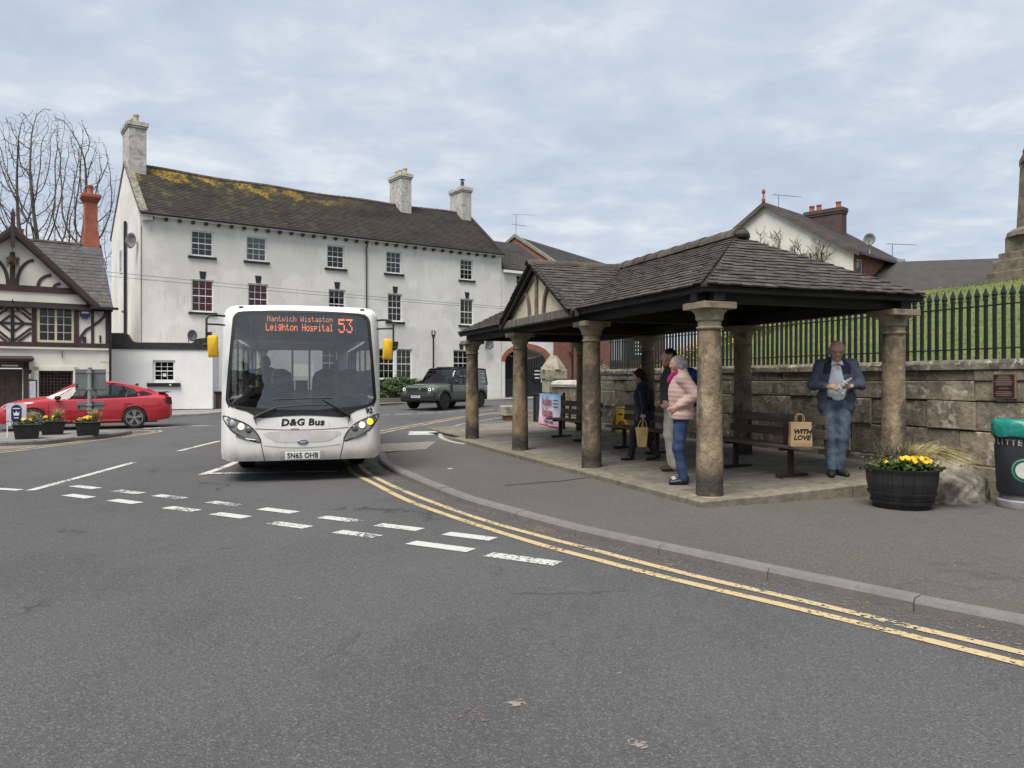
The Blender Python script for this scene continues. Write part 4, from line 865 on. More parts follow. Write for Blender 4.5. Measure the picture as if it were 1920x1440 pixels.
# ---------------- wing with arched gateway
wg = thing('gateway_wing', 'lower white wing with brick arched carriage gateway', 'house', (HX, HY, 0), UA)
X0, X1, WE = HLn + .02, 24.45, 8.4; ac, ar, asp = 22.35, 1.72, 2.72
g = B(); N_ = 16; arch = [(ac - ar * math.cos(math.pi * i / N_), asp + .72 * math.sin(math.pi * i / N_) * 1.15) for i in range(N_ + 1)]
wh = [(21.5, 22.4, 6.95, 8.15), (21.0, 21.7, 5.3, 5.95)]
wall_panel(g, X0, X1, 4.2, WE, wh)
g.add([(X0, 0, -.1), (ac - ar, 0, -.1), (ac - ar, 0, 4.2), (X0, 0, 4.2)], [(0, 1, 2, 3)]); g.add([(ac + ar, 0, -.1), (X1, 0, -.1), (X1, 0, 4.2), (ac + ar, 0, 4.2)], [(0, 1, 2, 3)])
for (a, b), (c, d) in zip(arch, arch[1:]): g.add([(a, 0, b), (c, 0, d), (c, 0, 4.2), (a, 0, 4.2)], [(0, 1, 2, 3)])
inner = [(ac - ar, -.1)] + arch + [(ac + ar, -.1)]
for (a, b), (c, d) in zip(inner, inner[1:]): g.add([(a, 0, b), (c, 0, d), (c, 1.2, d), (a, 1.2, b)], [(0, 1, 2, 3)])
g.add([(X1, 0, -.1), (X1, 5, -.1), (X1, 5, WE), (X1, 0, WE)], [(0, 1, 2, 3)]); g.build('wall', M_REND, wg)
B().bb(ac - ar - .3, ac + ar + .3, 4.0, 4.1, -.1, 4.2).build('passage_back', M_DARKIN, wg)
for i in range(22):
    a0, a1 = math.pi * i / 22, math.pi * (i + .9) / 22; P = lambda a, r_: (ac - (ar + r_) * math.cos(a), -.02, asp + (.83 + r_) * math.sin(a))
    B().ext([P(a0, 0), P(a1, 0), P(a1, .30), P(a0, .30)], (0, .15, 0)).build('arch_brick', M_BRICKO, wg)
window(wg, *wh[0][:4], 3, 4, M_DARKIN); window(wg, *wh[1][:4], 2, 2, M_DARKIN); sill(wg, wh[0][0], wh[0][1], wh[0][2])
M_ROOF2 = slate_mat('wing tiles', (.058, .052, .046), (.038, .034, .032), .10, .3)
B().hexa([(X0, -.25, WE - .1), (X1 + .1, -.25, WE - .1), (X1 + .1, 4, WE + 2.4), (X0, 4, WE + 2.4), (X0, -.25, WE + .04), (X1 + .1, -.25, WE + .04), (X1 + .1, 4, WE + 2.55), (X0, 4, WE + 2.55)]).build('roof', M_ROOF2, wg)
B().bb(X0, X1 + .1, -.30, -.2, WE - .22, WE - .06).build('fascia', M_WINW, wg)
gt = thing('iron_gates', 'black iron double gates with dotted top rail closing the archway', 'gate', tuple(HW(ac, .35, ground_z(48))), UA)
for s_ in (-1, 1):
    g = B()
    for k in range(13): x = s_ * (.06 + k * .132); g.bb(x - .018, x + .018, -.018, .018, .08, 2.5 + .35 * (k / 12) ** 2)
    g.bb(min(.03 * s_, 1.68 * s_), max(.03 * s_, 1.68 * s_), -.02, .02, .3, .36); g.bb(min(.03 * s_, 1.68 * s_), max(.03 * s_, 1.68 * s_), -.02, .02, 1.2, 1.26); g.bb(min(.03 * s_, 1.68 * s_), max(.03 * s_, 1.68 * s_), -.012, .012, .1, 1.2)
    g.build('gate_leaf', M_IRON, gt)
    for k in range(13): x = s_ * (.06 + k * .132); B().ell((x, 0, 2.56 + .35 * (k / 12) ** 2), (.04, .04, .045), 6, 5).build('finial', mat('pale finial', (.55, .54, .5)), gt)
sg = thing('gate_sign', 'black notice with white lettering fixed to the arch gates', 'sign', tuple(HW(ac + .95, .25, 1.9)), UA)
B().bb(-.32, .32, -.02, .02, -.45, .45).build('board', mat('sign black', (.012, .012, .018), rough=.4), sg); B().bb(.33, .38, -.02, .02, -.5, .5).build('edge', M_WINW, sg)
for zz_, w in ((.25, .4), (.02, .5), (-.2, .35)): B().bb(-w / 2, w / 2, -.024, -.021, zz_ - .035, zz_ + .035).build('lettering', M_WINW, sg)
# ---------------- white painted outbuilding (low, black parapet)
ob = thing('white_outbuilding', 'low white painted brick outbuilding with black parapet and one small window', 'outbuilding', (-17.5, 33.5, 0), math.atan2(.2369, .9716))
oh = [(1.72, 2.64, 1.46, 2.44)]
g = B(); wall_panel(g, 0, 4.2, .28, 2.92, oh); g.add([(4.2, 0, .28), (4.2, 2.2, .28), (4.2, 2.2, 2.92), (4.2, 0, 2.92)], [(0, 1, 2, 3)]); g.add([(0, 0, 2.9), (4.2, 0, 2.9), (4.2, 2, 2.9), (0, 2, 2.9)], [(0, 1, 2, 3)])
g.build('wall', M_REND2, ob)
B().bb(-.02, 4.21, -.012, .1, -.1, .278).build('plinth', mat('dark plinth', (.05, .05, .05), (.035, .035, .035), 5, .85), ob)
g = B(); P = [(-.02, 2.925), (4.22, 2.925), (4.22, 3.48), (3.6, 3.42), (3.35, 3.22), (1.0, 3.22), (.85, 3.3), (.72, 3.55), (.6, 3.62), (-.02, 3.62)]
g.ext([(x, -.05, z) for x, z in P], (0, .35, 0)).build('parapet', mat('black coping paint', (.018, .018, .020), (.035, .035, .036), 5, .6, bump=.006, bscale=20), ob)
window(ob, *oh[0], 3, 4, M_DARKIN, fw=.09); B().bb(1.50, 2.86, -.12, .04, 1.28, 1.44).build('window_sill', M_BLK, ob, bevel=.01)
B().bb(2.12, 2.26, .06, .07, 1.72, 1.86).build('notice', M_WINW, ob); B().bb(2.42, 2.50, -.13, -.121, 1.33, 1.39).build('label_plate', M_WINW, ob)
dish('dark satellite dish standing on the black parapet of the outbuilding', (-14.25, 34.3, 3.55), .9, .24)
B().bb(3.9, 4.15, .0, .25, 3.48, 3.72).build('vent_pot', M_BLK, ob)
B().bb(4.25, 4.9, .5, .7, 0, .95).build('brick_pier', M_BRICKD, ob); B().bb(4.2, 5.0, .45, .75, .952, 1.05).build('pier_cap', M_BLK, ob)

# ---------------- half timbered pub
pb = thing('timbered_pub', 'half timbered black and white style pub with brown beams and slate roof', 'pub', (-16.75, 32.0, 0), UA)
pc, pw = -3.38, 2.74
ph_ = [(-2.55, -1.29, 3.05, 4.50), (-2.50, -1.31, .78, 1.94), (-4.0, -3.05, 0, 2.2), (-6.6, -4.9, 3.05, 4.5)]
g = B(); wall_panel(g, -8.5, 0, -.1, 2.84, [ph_[1], ph_[2]], depth=.25); wall_panel(g, -8.5, 0, 2.84, 4.62, [ph_[0], ph_[3]], y=-.06)
g.add([(pc - pw, -.06, 4.62), (pc + pw, -.06, 4.62), (pc, -.06, 7.2)], [(0, 1, 2)]); g.add([(0, -.06, -.1), (0, 6, -.1), (0, 6, 4.6), (0, 3.0, 7.5), (0, -.06, 4.6)], [(0, 1, 2, 3, 4)])
g.build('wall', M_CREND, pb)
B().bb(-8.5, .02, -.10, .02, 2.80, 2.90).build('string_course', M_CREND, pb)
def tb_(pts, w=.16, pr=.035, y=-.06, name='timber', m=None):
    g = B(); n = len(pts); L_, R_ = offset_line(pts, w / 2), offset_line(pts, -w / 2); secs = [[(a[0], y - pr, a[1]), (b[0], y - pr, b[1]), (b[0], y + .01, b[1]), (a[0], y + .01, a[1])] for a, b in zip(L_, R_)]
    return g.loft(secs, True, True).build(name, m or M_BROWN, pb)
tb_([(-8.5, 2.98), (.0, 2.98)], .18, .05); tb_([(-8.5, 4.56), (-.05, 4.56)], .14, .045); tb_([(pc - pw + .35, 5.16), (pc + pw - .35, 5.16)], .24, .06)
for x in (-2.66, -1.20, -.62, -.06, -4.1, -6.75, -4.75): tb_([(x, 3.07), (x, 4.5)], .17 if x not in (-.62,) else .11, .035)
tb_([(pc, 3.07), (pc, 4.5)], .12, .05, m=M_BLK)
for s_ in (-1, 1):
    tb_([(pc + s_ * .07, 3.78), (pc + s_ * .64, 3.78)], .10, .03)
    for q in (-1, 1):
        for o_ in (.30, .66):
            a = (pc + s_ * .07, 3.78 + q * o_); b = (pc + s_ * .62, 3.78 + q * (o_ - .50 if o_ > .4 else .0 + .0)) if o_ > .4 else (pc + s_ * .40, 3.78)
            tb_([a, b], .085, .03)
        tb_([(pc + s_ * .20, 3.78 + q * .70), (pc + s_ * .62, 3.78 + q * .34)], .08, .03)
tb_([(-1.10, 3.08), (-1.03, 3.35), (-.85, 3.62), (-.64, 3.76)], .11); tb_([(-.60, 3.80), (-.38, 3.98), (-.20, 4.18), (-.12, 4.45)], .11)
tb_([(pc, 5.28), (pc, 6.55)], .17, .05)
for s_ in (-1, 1):
    for x0, k, top in ((.15, .55, 6.3), (.85, .45, 5.85), (1.4, .22, 5.55)):
        tb_([(pc + s_ * (x0 + k * t ** 2), 5.26 + (min(top, 7.05 - (x0 + k)) - 5.26) * (1 - (1 - t) ** 1.5)) for t in [i / 7 for i in range(8)]], .12, .03)
for s_ in (-1, 1):      # bargeboards
    g = B(); a = Vector((pc + s_ * (pw + .08), 0, 4.42)); b = Vector((pc, 0, 7.22)); d = (b - a).normalized(); nn = Vector((-d.z, 0, d.x)) * (1 if s_ < 0 else -1); nn = nn if nn.z > 0 else -nn
    P = [a, b, b + Vector((0, 0, .36)), a + nn * .26]
    g.ext([(p.x, -.42, p.z) for p in P], (0, .07, 0)).build('bargeboard', M_BROWN, pb)
B().bb(pc - .07, pc + .07, -.45, -.31, 6.7, 7.95).lathe([(.06, 7.95), (.08, 8.0), (.02, 8.2)], (pc, -.38, 0), 4).build('finial_post', M_BROWN, pb)
hb = thing('hanging_basket', 'dried hanging basket under the pub gable peak', 'basket', tuple(Vector((-16.75, 32, 0)) + Matrix.Rotation(UA, 3, 'Z') @ Vector((pc, -.36, 0))), UA)
g = B().lathe([(.05, 6.0), (.18, 6.1), (.22, 6.28)], (0, 0, 0), 10); g.build('bowl', mat('basket straw', (.09, .07, .045)), hb)
g = B()
for i in range(120): a = rng.random() * 6.28; r_ = rng.uniform(.05, .2); z = rng.uniform(6.1, 6.5); g.tube([(r_ * math.cos(a), r_ * math.sin(a), 6.28), (r_ * 1.3 * math.cos(a), r_ * 1.3 * math.sin(a), z - .1), (r_ * 1.6 * math.cos(a), r_ * 1.6 * math.sin(a), z - .35 * rng.random())], .006, 3)
g.build('dry_stems', mat('dry stems', (.13, .11, .07)), hb); B().tube([(0, 0, 6.28), (0, 0, 6.75)], .012, 4).build('chain', M_BLK, hb)
M_CRM = mat('cream joinery', (.70, .62, .42), (.64, .56, .38), 5, .5)
window(pb, *ph_[0], 4, 4, M_DARKIN, y=-.14, fw=.08, gb=.022, m=M_CRM, rail=False, split=2); window(pb, *ph_[3], 4, 4, M_DARKIN, y=-.14, m=M_CRM, rail=False)
window(pb, *ph_[1], 9, 8, M_DARKIN, y=.02, fw=.07, gb=.03, m=M_BROWN, rail=False)
for a, b, c, d in ((-2.66, -2.505, .7, 2.1), (-1.305, -1.15, .7, 2.1), (-2.66, -1.15, 1.945, 2.12)): B().bb(a, b, -.04, .02, c, d).build('window_surround', M_CREND, pb)
dr = B().bb(-4.0, -3.05, .10, .15, 0, 2.0).build('door', M_BROWN, pb)
for x, z, w, h in ((-3.78, 1.45, .3, .55), (-3.3, 1.45, .3, .55), (-3.78, .6, .3, .7), (-3.3, .6, .3, .7)): B().bb(x - w / 2, x + w / 2, .08, .099, z - h / 2, z + h / 2).build('door_panel', M_BROWN, dr, bevel=.015)
B().bb(-3.02, -2.84, -.12, .04, 0, 2.36).build('door_post', M_BROWN, pb); B().bb(-4.2, -2.84, -.12, .04, 2.04, 2.22).build('door_lintel', M_BROWN, pb)
B().hexa([(-4.4, -.42, 2.30), (-2.72, -.42, 2.30), (-2.80, .0, 2.26), (-4.4, .0, 2.26), (-4.4, -.46, 2.42), (-2.66, -.46, 2.42), (-2.72, .0, 2.52), (-4.4, .0, 2.52)]).build('door_canopy', M_BROWN, pb, bevel=.02)
B().bb(-3.75, -3.2, -.13, -.121, 2.10, 2.16).build('strip_light', mat('strip lamp', (.7, .62, .45), rough=.4), pb)
mbd = thing('menu_board', 'black framed menu board with white sheet beside the pub door', 'menu board', tuple(Vector((-16.75, 32, 0)) + Matrix.Rotation(UA, 3, 'Z') @ Vector((-2.77, -.05, 1.1))), UA)
B().bb(-.20, .20, -.03, .03, -.48, .48).build('frame', M_BLK, mbd); B().bb(-.16, .16, -.036, -.031, -.44, .43).build('sheet', mat('menu paper', (.72, .72, .74)), mbd)
for k in range(7): B().bb(-.09, .09, -.039, -.037, .30 - k * .1, .312 - k * .1).build('print_line', mat('grey print', (.35, .35, .4)), mbd)
ln = thing('wall_lantern', 'small black wall lantern above the menu board', 'lantern', tuple(Vector((-16.75, 32, 0)) + Matrix.Rotation(UA, 3, 'Z') @ Vector((-2.80, -.08, 1.74))), UA)
B().ell((0, -.02, .18), (.06, .06, .06), 8, 6).build('cap', M_BLK, ln); B().lathe([(.05, -.12), (.06, .02), (.04, .06)], (0, -.02, 0), 8).build('glass', mat('lantern glass', (.55, .55, .5), rough=.2), ln); B().cyl((0, 0, .05), (0, 0, .14), .025).build('stem', M_BLK, ln)
al = thing('alarm_box', 'dark blue and white alarm box under the pub eaves', 'alarm', tuple(Vector((-16.75, 32, 0)) + Matrix.Rotation(UA, 3, 'Z') @ Vector((-.90, -.13, 4.26))), UA)
B().ext([(-.18, -.04, .13), (.18, -.04, .13), (.18, -.04, -.08), (.08, -.04, -.2), (-.08, -.04, -.2), (-.18, -.04, -.08)][::-1], (0, .07, 0)).build('case', mat('alarm blue', (.03, .04, .13), rough=.4), al); B().bb(-.13, .13, -.046, -.041, .02, .09).build('label_strip', M_WINW, al)
fl_ = thing('floodlight', 'small grey floodlight on the pub wall near the drainpipe', 'lamp', tuple(Vector((-16.75, 32, 0)) + Matrix.Rotation(UA, 3, 'Z') @ Vector((-.36, -.2, 4.3))), UA)
B().box((0, -.05, 0), (.2, .16, .13)).build('head', mat('floodlight grey', (.2, .2, .2)), fl_); B().tube([(0, .02, .02), (0, .12, .1)], .02, 5).build('bracket', M_BLK, fl_)
cf = thing('wall_fixture', 'black twin camera bracket on the pub timber panel', 'camera', tuple(Vector((-16.75, 32, 0)) + Matrix.Rotation(UA, 3, 'Z') @ Vector((pc, -.16, 4.25))), UA)
B().bb(-.22, .22, -.06, .0, -.02, .03).bb(-.02, .02, -.04, .0, -.02, .45).build('bracket', M_BLK, cf)
for s_ in (-1, 1): B().cyl((s_ * .18, -.02, 0), (s_ * .34, -.16, -.06), .035, n=8).build('camera_head', M_BLK, cf)
for x, z, w, h in ((-.92, 3.22, .12, .24), (-.34, 3.26, .06, .3), (-1.7, 2.6, .03, .28)): B().bb(x - w / 2, x + w / 2, -.10, -.06, z - h / 2, z + h / 2).build('iron_plate', M_BLK, pb)
B().tube([(.02, -.14, 4.5), (.02, -.14, 0)], .05, 8).build('drainpipe', M_BLK, pb); B().bb(-.75, .28, -.45, -.33, 4.46, 4.56).build('gutter', M_BLK, pb)
for k in range(6): B().bb(-.34 if k % 2 else -.26, -.004, -.022, .0, .12 + k * .44, .52 + k * .44).build('quoin', M_CREND, pb)
# slates on the roof
M_SLATE = mat('blue grey slate', (.078, .074, .072), (.054, .051, .050), 3, .6, bump=.003, bscale=30, layers=[((.14, .14, .145), 2.2, .55, .66, .5), ((.04, .038, .036), 1.3, .52, .62, .6)])
g = B(); SLY = math.hypot(3.35, 3.1)
def slate_face(g, P0_, ex, ey, W_, H_, cw=.30, chh=.24, keep=None):
    ex, ey = Vector(ex).normalized(), Vector(ey).normalized(); n_ = ex.cross(ey); n_ = n_ if n_.z > 0 else -n_; r_ = 0; yy = 0
    while yy < H_:
        xx = -(cw / 2 if r_ % 2 else 0)
        while xx < W_:
            a, b = max(xx, 0), min(xx + cw, W_); c = Vector(P0_) + ex * (a + b) / 2 + ey * yy
            if b - a > .04 and (keep is None or keep(c)):
                j = rng.uniform(-.006, .006); lf = rng.uniform(0, .006); q = [(a + .004, yy + j), (b - .004, yy + j), (b - .004, min(yy + chh + .05, H_)), (a + .004, min(yy + chh + .05, H_))]
                pt = lambda u, v, up: Vector(P0_) + ex * u + ey * v + n_ * (.012 + lf - .012 * (v - yy) / chh + up)
                g.add([pt(*p, 0) for p in q] + [pt(*p, .008) for p in q], [(4, 5, 6, 7), (0, 1, 5, 4), (1, 2, 6, 5), (3, 0, 4, 7)])
            xx += cw
        yy += chh; r_ += 1
slate_face(g, (-8.5, -.35, 4.45), (1, 0, 0), (0, 3.35, 3.1), 8.62, SLY, keep=lambda c: abs(c.x - pc) > pw - (c.z - 4.45) * .98 - .05 or c.z > 7.1)
for s_ in (-1, 1): slate_face(g, (pc + s_ * (pw + .12), -.45, 4.46), (0, 1, 0), (-s_ * pw, 0, 2.8), 3.4, math.hypot(pw + .1, 2.85), keep=lambda c: c.y < -.35 + (c.z - 4.4) * 1.1 + .1)
g.build('roof_slates', M_SLATE, pb)['kind'] = 'stuff'
B().hexa([(-8.5, -.3, 4.38), (.1, -.3, 4.38), (.1, 3, 7.46), (-8.5, 3, 7.46), (-8.5, -.3, 4.43), (.1, -.3, 4.43), (.1, 3, 7.52), (-8.5, 3, 7.52)]).hexa([(-8.5, 6, 4.4), (.1, 6, 4.4), (.1, 3, 7.46), (-8.5, 3, 7.46), (-8.5, 6, 4.45), (.1, 6, 4.45), (.1, 3, 7.52), (-8.5, 3, 7.52)]).build('roof_deck', M_SOFF, pb)
for s_ in (-1, 1): B().hexa([(pc + s_ * (pw + .1), -.42, 4.40), (pc, -.42, 7.24), (pc, 2.9, 7.24), (pc + s_ * (pw + .1), -.3, 4.40), (pc + s_ * (pw + .1), -.42, 4.44), (pc, -.42, 7.28), (pc, 2.9, 7.28), (pc + s_ * (pw + .1), -.3, 4.44)]).build('gable_deck', M_SOFF, pb)
for k in range(20): B().lathe([(.11, 0), (.10, .44)], (0, 0, 0), 8, ax='x').build('ridge_tile', M_RIDGE, pb, loc=(-8.5 + k * .43, 3, 7.52))
ch = chimney_stack(pb, (-.32, 2.95), .50, .55, 6.9, 9.75, M_BRICKO, pots=((-.02, 0),), potm=M_POTR, ph=.42, steps=((.03, .07), (.07, .07), (.11, .07), (.14, .16)))
B().bb(-.63, -.01, 2.62, 3.28, 6.9, 7.9).build('chimney_base', M_BRICKO, ch); B().bb(-.61, -.03, 2.64, 3.26, 7.9, 8.02).build('chimney_band', M_BRICKO, ch); B().bb(-.70, .06, 2.55, 3.35, 6.9, 7.4).build('flashing', mat('lead flashing', (.24, .24, .25), rough=.6), ch)
B().lathe([(.13, 7.4), (.13, 7.7), (.15, 7.75), (.13, 7.8), (.13, 7.95), (.15, 8.0)], (-2.95, 3.1, 0), 10).build('chimney_pot', M_POTR, pb)

# ---------------- brick house behind the wing
VA = math.atan2(.855, .52); bh = thing('brick_house', 'red brick gabled house rising behind the gateway wing', 'house', (3.17, 54.5, 0), VA)
bE, bR, bD = 9.6, 11.95, 3.45
g = B(); L_ = 22
bhole = [(3.2, 4.3, 1.9, 3.0), (6.5, 7.6, 1.5, 3.1), (9.5, 10.6, 1.9, 3.3), (3.2, 4.3, 5.2, 6.6), (7.2, 8.3, 5.2, 6.6)]
wall_panel(g, 0, L_, -.1, bE, bhole); g.add([(0, 0, -.1), (0, 2 * bD, -.1), (0, 2 * bD, bE), (0, bD, bR), (0, 0, bE)], [(0, 4, 3, 2, 1)]); g.build('wall', M_BRICKR, bh)
for h_ in bhole: window(bh, *h_, 2, 2, M_DARKIN); B().bb(h_[0] - .15, h_[1] + .15, -.02, .1, h_[3] + .01, h_[3] + .25).build('lintel', M_BRICKO, bh)
for s_ in (0, 1):
    a, b = (-.3, bD) if s_ == 0 else (2 * bD + .3, bD)
    B().hexa([(-.05, a, bE - .15), (L_, a, bE - .15), (L_, b, bR + .02), (-.05, b, bR + .02), (-.05, a, bE), (L_, a, bE), (L_, b, bR + .17), (-.05, b, bR + .17)]).build('roof', M_ROOF2, bh)
    B().hexa([(-.12, a, bE - .1), (.28, a, bE - .1), (.28, b, bR + .05), (-.12, b, bR + .05), (-.12, a, bE + .12), (.28, a, bE + .12), (.28, b, bR + .28), (-.12, b, bR + .28)]).build('verge_coping', mat('verge stone', (.24, .22, .18), (.18, .165, .14), 4, .9), bh)
B().tube([(2.3, -.1, 6), (2.3, -.1, .2)], .06, 6).tube([(2.3, -.1, 3.2), (1.8, -.1, 3.6)], .05, 6).build('downpipe', M_BLK, bh)
aerial('thin tv aerial on the red brick gable apex', tuple(Vector((3.17, 54.5, 0)) + Matrix.Rotation(VA, 3, 'Z') @ Vector((.15, bD, bR))), 0.15, 1.75)
# ---------------- houses on the hill to the right
GA = math.atan2(.69, .72); wh_ = thing('hill_house', 'white gabled house with red brick side wall on the hill above the shelter roof', 'house', (15.97, 36.0, 0), GA)
hE, hR, hD, hL = 7.66, 10.5, 4.41, 6.4       # local x along the side wall, local y along the gable
g = B(); g.add([(0, 0, 2), (0, 2 * hD, 2), (0, 2 * hD, hE), (0, hD, hR), (0, 0, hE)], [(0, 4, 3, 2, 1)]); g.build('gable_wall', mat('ivory render', (.66, .645, .59), (.60, .585, .53), 1.5, .9, bump=.01, bscale=20), wh_)
hh = [(.35, 1.15, 6.2, 7.3), (3.3, 3.7, 6.0, 6.9)]
g = B(); wall_panel(g, 0.01, hL, 2, hE, hh); g.build('side_wall', M_BRICKR, wh_)
window(wh_, *hh[0], 1, 1, M_NET); window(wh_, *hh[1], 1, 1, M_NET)
for s_ in (0, 1):
    a, b = (-.35, hD) if s_ == 0 else (2 * hD + .35, hD)
    zE = hE - (hR - hE) / hD * .35
    B().hexa([(-.2, a, zE), (hL + .2, a, zE), (hL + .2, b, hR), (-.2, b, hR), (-.2, a, zE + .10), (hL + .2, a, zE + .10), (hL + .2, b, hR + .10), (-.2, b, hR + .10)]).build('roof', slate_mat('hill roof tiles', (.062, .052, .046), (.045, .038, .035), .1, .25), wh_)
    B().hexa([(-.25, a, zE - .12), (-.205, a, zE - .12), (-.205, b, hR - .12), (-.25, b, hR - .12), (-.25, a, zE + .12), (-.205, a, zE + .12), (-.205, b, hR + .12), (-.25, b, hR + .12)]).build('bargeboard', mat('old grey bargeboard', (.11, .095, .08), (.06, .052, .045), 3, .8, stretch=(1, .2, 1)), wh_)
B().lathe([(.09, 0), (.10, .12), (.05, .22), (.04, .4), (.09, .46), (.10, .55), (.03, .66)], (-.22, hD, hR + .1), 8).build('finial', M_POTR, wh_)
cc = chimney_stack(wh_, (4.2, 3.2), .62, 2.0, 8.4, 10.65, M_BRICKD, pots=((0, .75), (0, .35), (0, -.7)), potm=M_POTR, ph=.34, steps=((.04, .12), (.07, .22)))
B().lathe([(.12, 0), (.12, .35), (.15, .4), (.13, .5)], (2.6, 5.4, 10.25), 10).build('flue_pot', M_POTR, wh_)
B().cyl((5.4, -.12, 5.4), (5.4, -.12, 7.35), .24, n=12).cyl((5.4, -.12, 7.35), (5.4, -.12, 7.75), .28, n=12).build('grey_flue', mat('zinc flue', (.30, .31, .32), (.24, .25, .26), 4, .5), wh_)
B().tube([(hL - .1, -.35, 7.15), (hL - .1, -.12, 6.9), (hL - .1, -.1, 3)], .07, 6).build('white_downpipe', M_WINW, wh_); B().bb(-.2, hL + .2, -.46, -.34, zE - .05, zE + .05).build('gutter', M_BLK, wh_)
HW2 = lambda x, y, z: tuple(Vector((15.97, 36.0, 0)) + Matrix.Rotation(GA, 3, 'Z') @ Vector((x, y, z)))
aerial('tv aerial on a tall mast beside the brick chimney on the hill', HW2(2.9, 5.2, 9.9), .3, 1.7); aerial('small tv aerial above the grey flue on the hill', HW2(5.9, .4, 8.0), .2, .7)
t = dish('pale satellite dish on a pole at the roof edge of the hill house', HW2(1.1, -.3, 8.25), -.5, .27); B().cyl((0, .12, -.85), (0, .12, .0), .025, n=6).build('pole', mat('dish pole', (.5, .5, .5)), t)
lo = thing('low_hall', 'long low dark roofed brick hall at the top of the grass', 'hall', (18.2, 36.2, 0), R(-14))
B().bb(-1, 16, 0, 5, 2, 5.75).build('wall', M_BRICKO, lo)
B().hexa([(-1.3, -.35, 5.55), (16, -.35, 5.55), (16, 2.6, 7.35), (-1.3, 2.6, 7.35), (-1.3, -.35, 5.7), (16, -.35, 5.7), (16, 2.6, 7.5), (-1.3, 2.6, 7.5)]).build('roof', mat('dark slate roof', (.046, .041, .038), (.034, .030, .028), 2, .6, bump=.01, bscale=12), lo)
B().bb(-1.3, 16, -.42, -.36, 5.40, 5.66).build('fascia', mat('rust red fascia', (.17, .06, .045)), lo)
# memorial
M_MEM = mat('memorial sandstone', (.20, .165, .12), (.13, .11, .085), 4, .92, bump=.012, bscale=14, rnd=.1, layers=[((.07, .065, .055), 3, .52, .64, .6)])
mm_ = thing('stone_memorial', 'brown stone memorial shaft on stepped block base at the right edge', 'memorial', (17.05, 25.0, 0), R(18))
for k, (w, z0, z1) in enumerate(((1.0, 3.6, 5.12), (.88, 5.122, 5.50), (.76, 5.502, 5.75))):
    for i in range(3):
        a, b = -w + 2 * w * i / 3 + .006, -w + 2 * w * (i + 1) / 3 - .006; B().bb(a, b, -w, w, z0, z1).build('step_block', M_MEM, mm_, bevel=.02)
B().bb(-.62, .62, -.62, .62, 5.752, 6.25).lathe([(.86, 6.252), (.82, 6.40), (.66, 6.52)], (0, 0, 0), 8).build('pedestal', M_MEM, mm_)
B().lathe([(.56, 6.52), (.46, 8.6)], (0, 0, 0), 8).build('shaft', M_MEM, mm_); B().lathe([(.48, 8.602), (.62, 8.65), (.62, 8.85), (.5, 8.9), (.5, 9.15)], (0, 0, 0), 4).build('shaft_cap', M_MEM, mm_)
# houses across the road behind the camera (mirrored in the bus windscreen)
bk = thing('opposite_house', 'dark brick house with chimneys mirrored in the bus windscreen', 'house', (-12, -14, 0), R(0))
B().bb(-14, 9, -7, 0, -.1, 5.6).build('wall', M_BRICKD, bk); B().ext([(-14.3, -7.4, 5.4), (-14.3, .4, 5.4), (-14.3, -3.5, 8.6)], (23.6, 0, 0)).build('roof', M_ROOF2, bk)
for x in (-10, -2.5, 5): chimney_stack(bk, (x, -3.5), 1.2, .8, 7.5, 10.2, M_BRICKD, pots=((-.3, 0), (.3, 0)), potm=M_POTR)
# ============================================================ BUS
BA = R(15.2); BL = (-3.24, 11.92, 0)
bus = thing('single_decker_bus', 'white single decker bus facing us with orange destination display and yellow mirrors', 'bus', BL, BA)
def BW(x, y, z): return Vector(BL) + Matrix.Rotation(BA, 3, 'Z') @ Vector((x, y, z))
M_BUSW = mat('bus white paint', (.74, .73, .70), (.70, .69, .66), 1.2, .28, coat=.5, spec=.5, layers=[((.58, .56, .52), 3, .6, .72, .3), ((.40, .36, .30), 5, .38, .62, .45, (1, 1, .6), (2, .62, .36)), ((.45, .42, .37), 14, .60, .68, .35, (1, 1, .3))])
M_RUB = mat('black rubber', (.014, .014, .015), (.02, .02, .021), 9, .6); M_PLB = mat('black plastic', (.016, .016, .017), (.024, .024, .025), 20, .5)
M_GINT = mat('dark bus interior', (.035, .036, .038), (.025, .026, .028), 3, .8); M_LGREY = mat('light grey trim', (.36, .37, .37), rough=.6)
M_SCR = glass_mat('windscreen glass', (.86, .92, .90), .60, .012, 2.25); M_SIDEG = glass_mat('tinted side glass', (.85, .9, .9), .85, .02, 1.5)
M_CHROME = mat('lamp chrome', (.62, .63, .64), rough=.15, metal=.9); M_LAMPG = mat('lamp housing silver', (.30, .30, .295), (.24, .24, .235), 5, .35, metal=.4, coat=.6)
M_TYRE = mat('tyre', (.018, .018, .019), (.027, .027, .027), 12, .85, bump=.003, bscale=60)
def byf(x, z):
    a = abs(x); y = .11 * (a / 1.22) ** 2.4
    if a > 1.02: y += .22 * ((a - 1.02) / .20) ** 2.2
    if z > 1.08: y += .05 * (z - 1.08) + .06 * (z - 1.08) ** 2
    else: y -= .02 * math.sin(math.pi * min(1, (1.08 - z) / .75))
    if z > 2.645: y += .20 * ((z - 2.645) / .125) ** 2
    if z < .5: y += .05 * ((.5 - z) / .18) ** 2
    return y
def bp(x, z, out=0.0): return (x, byf(x, z) - out, z)
NW = 72
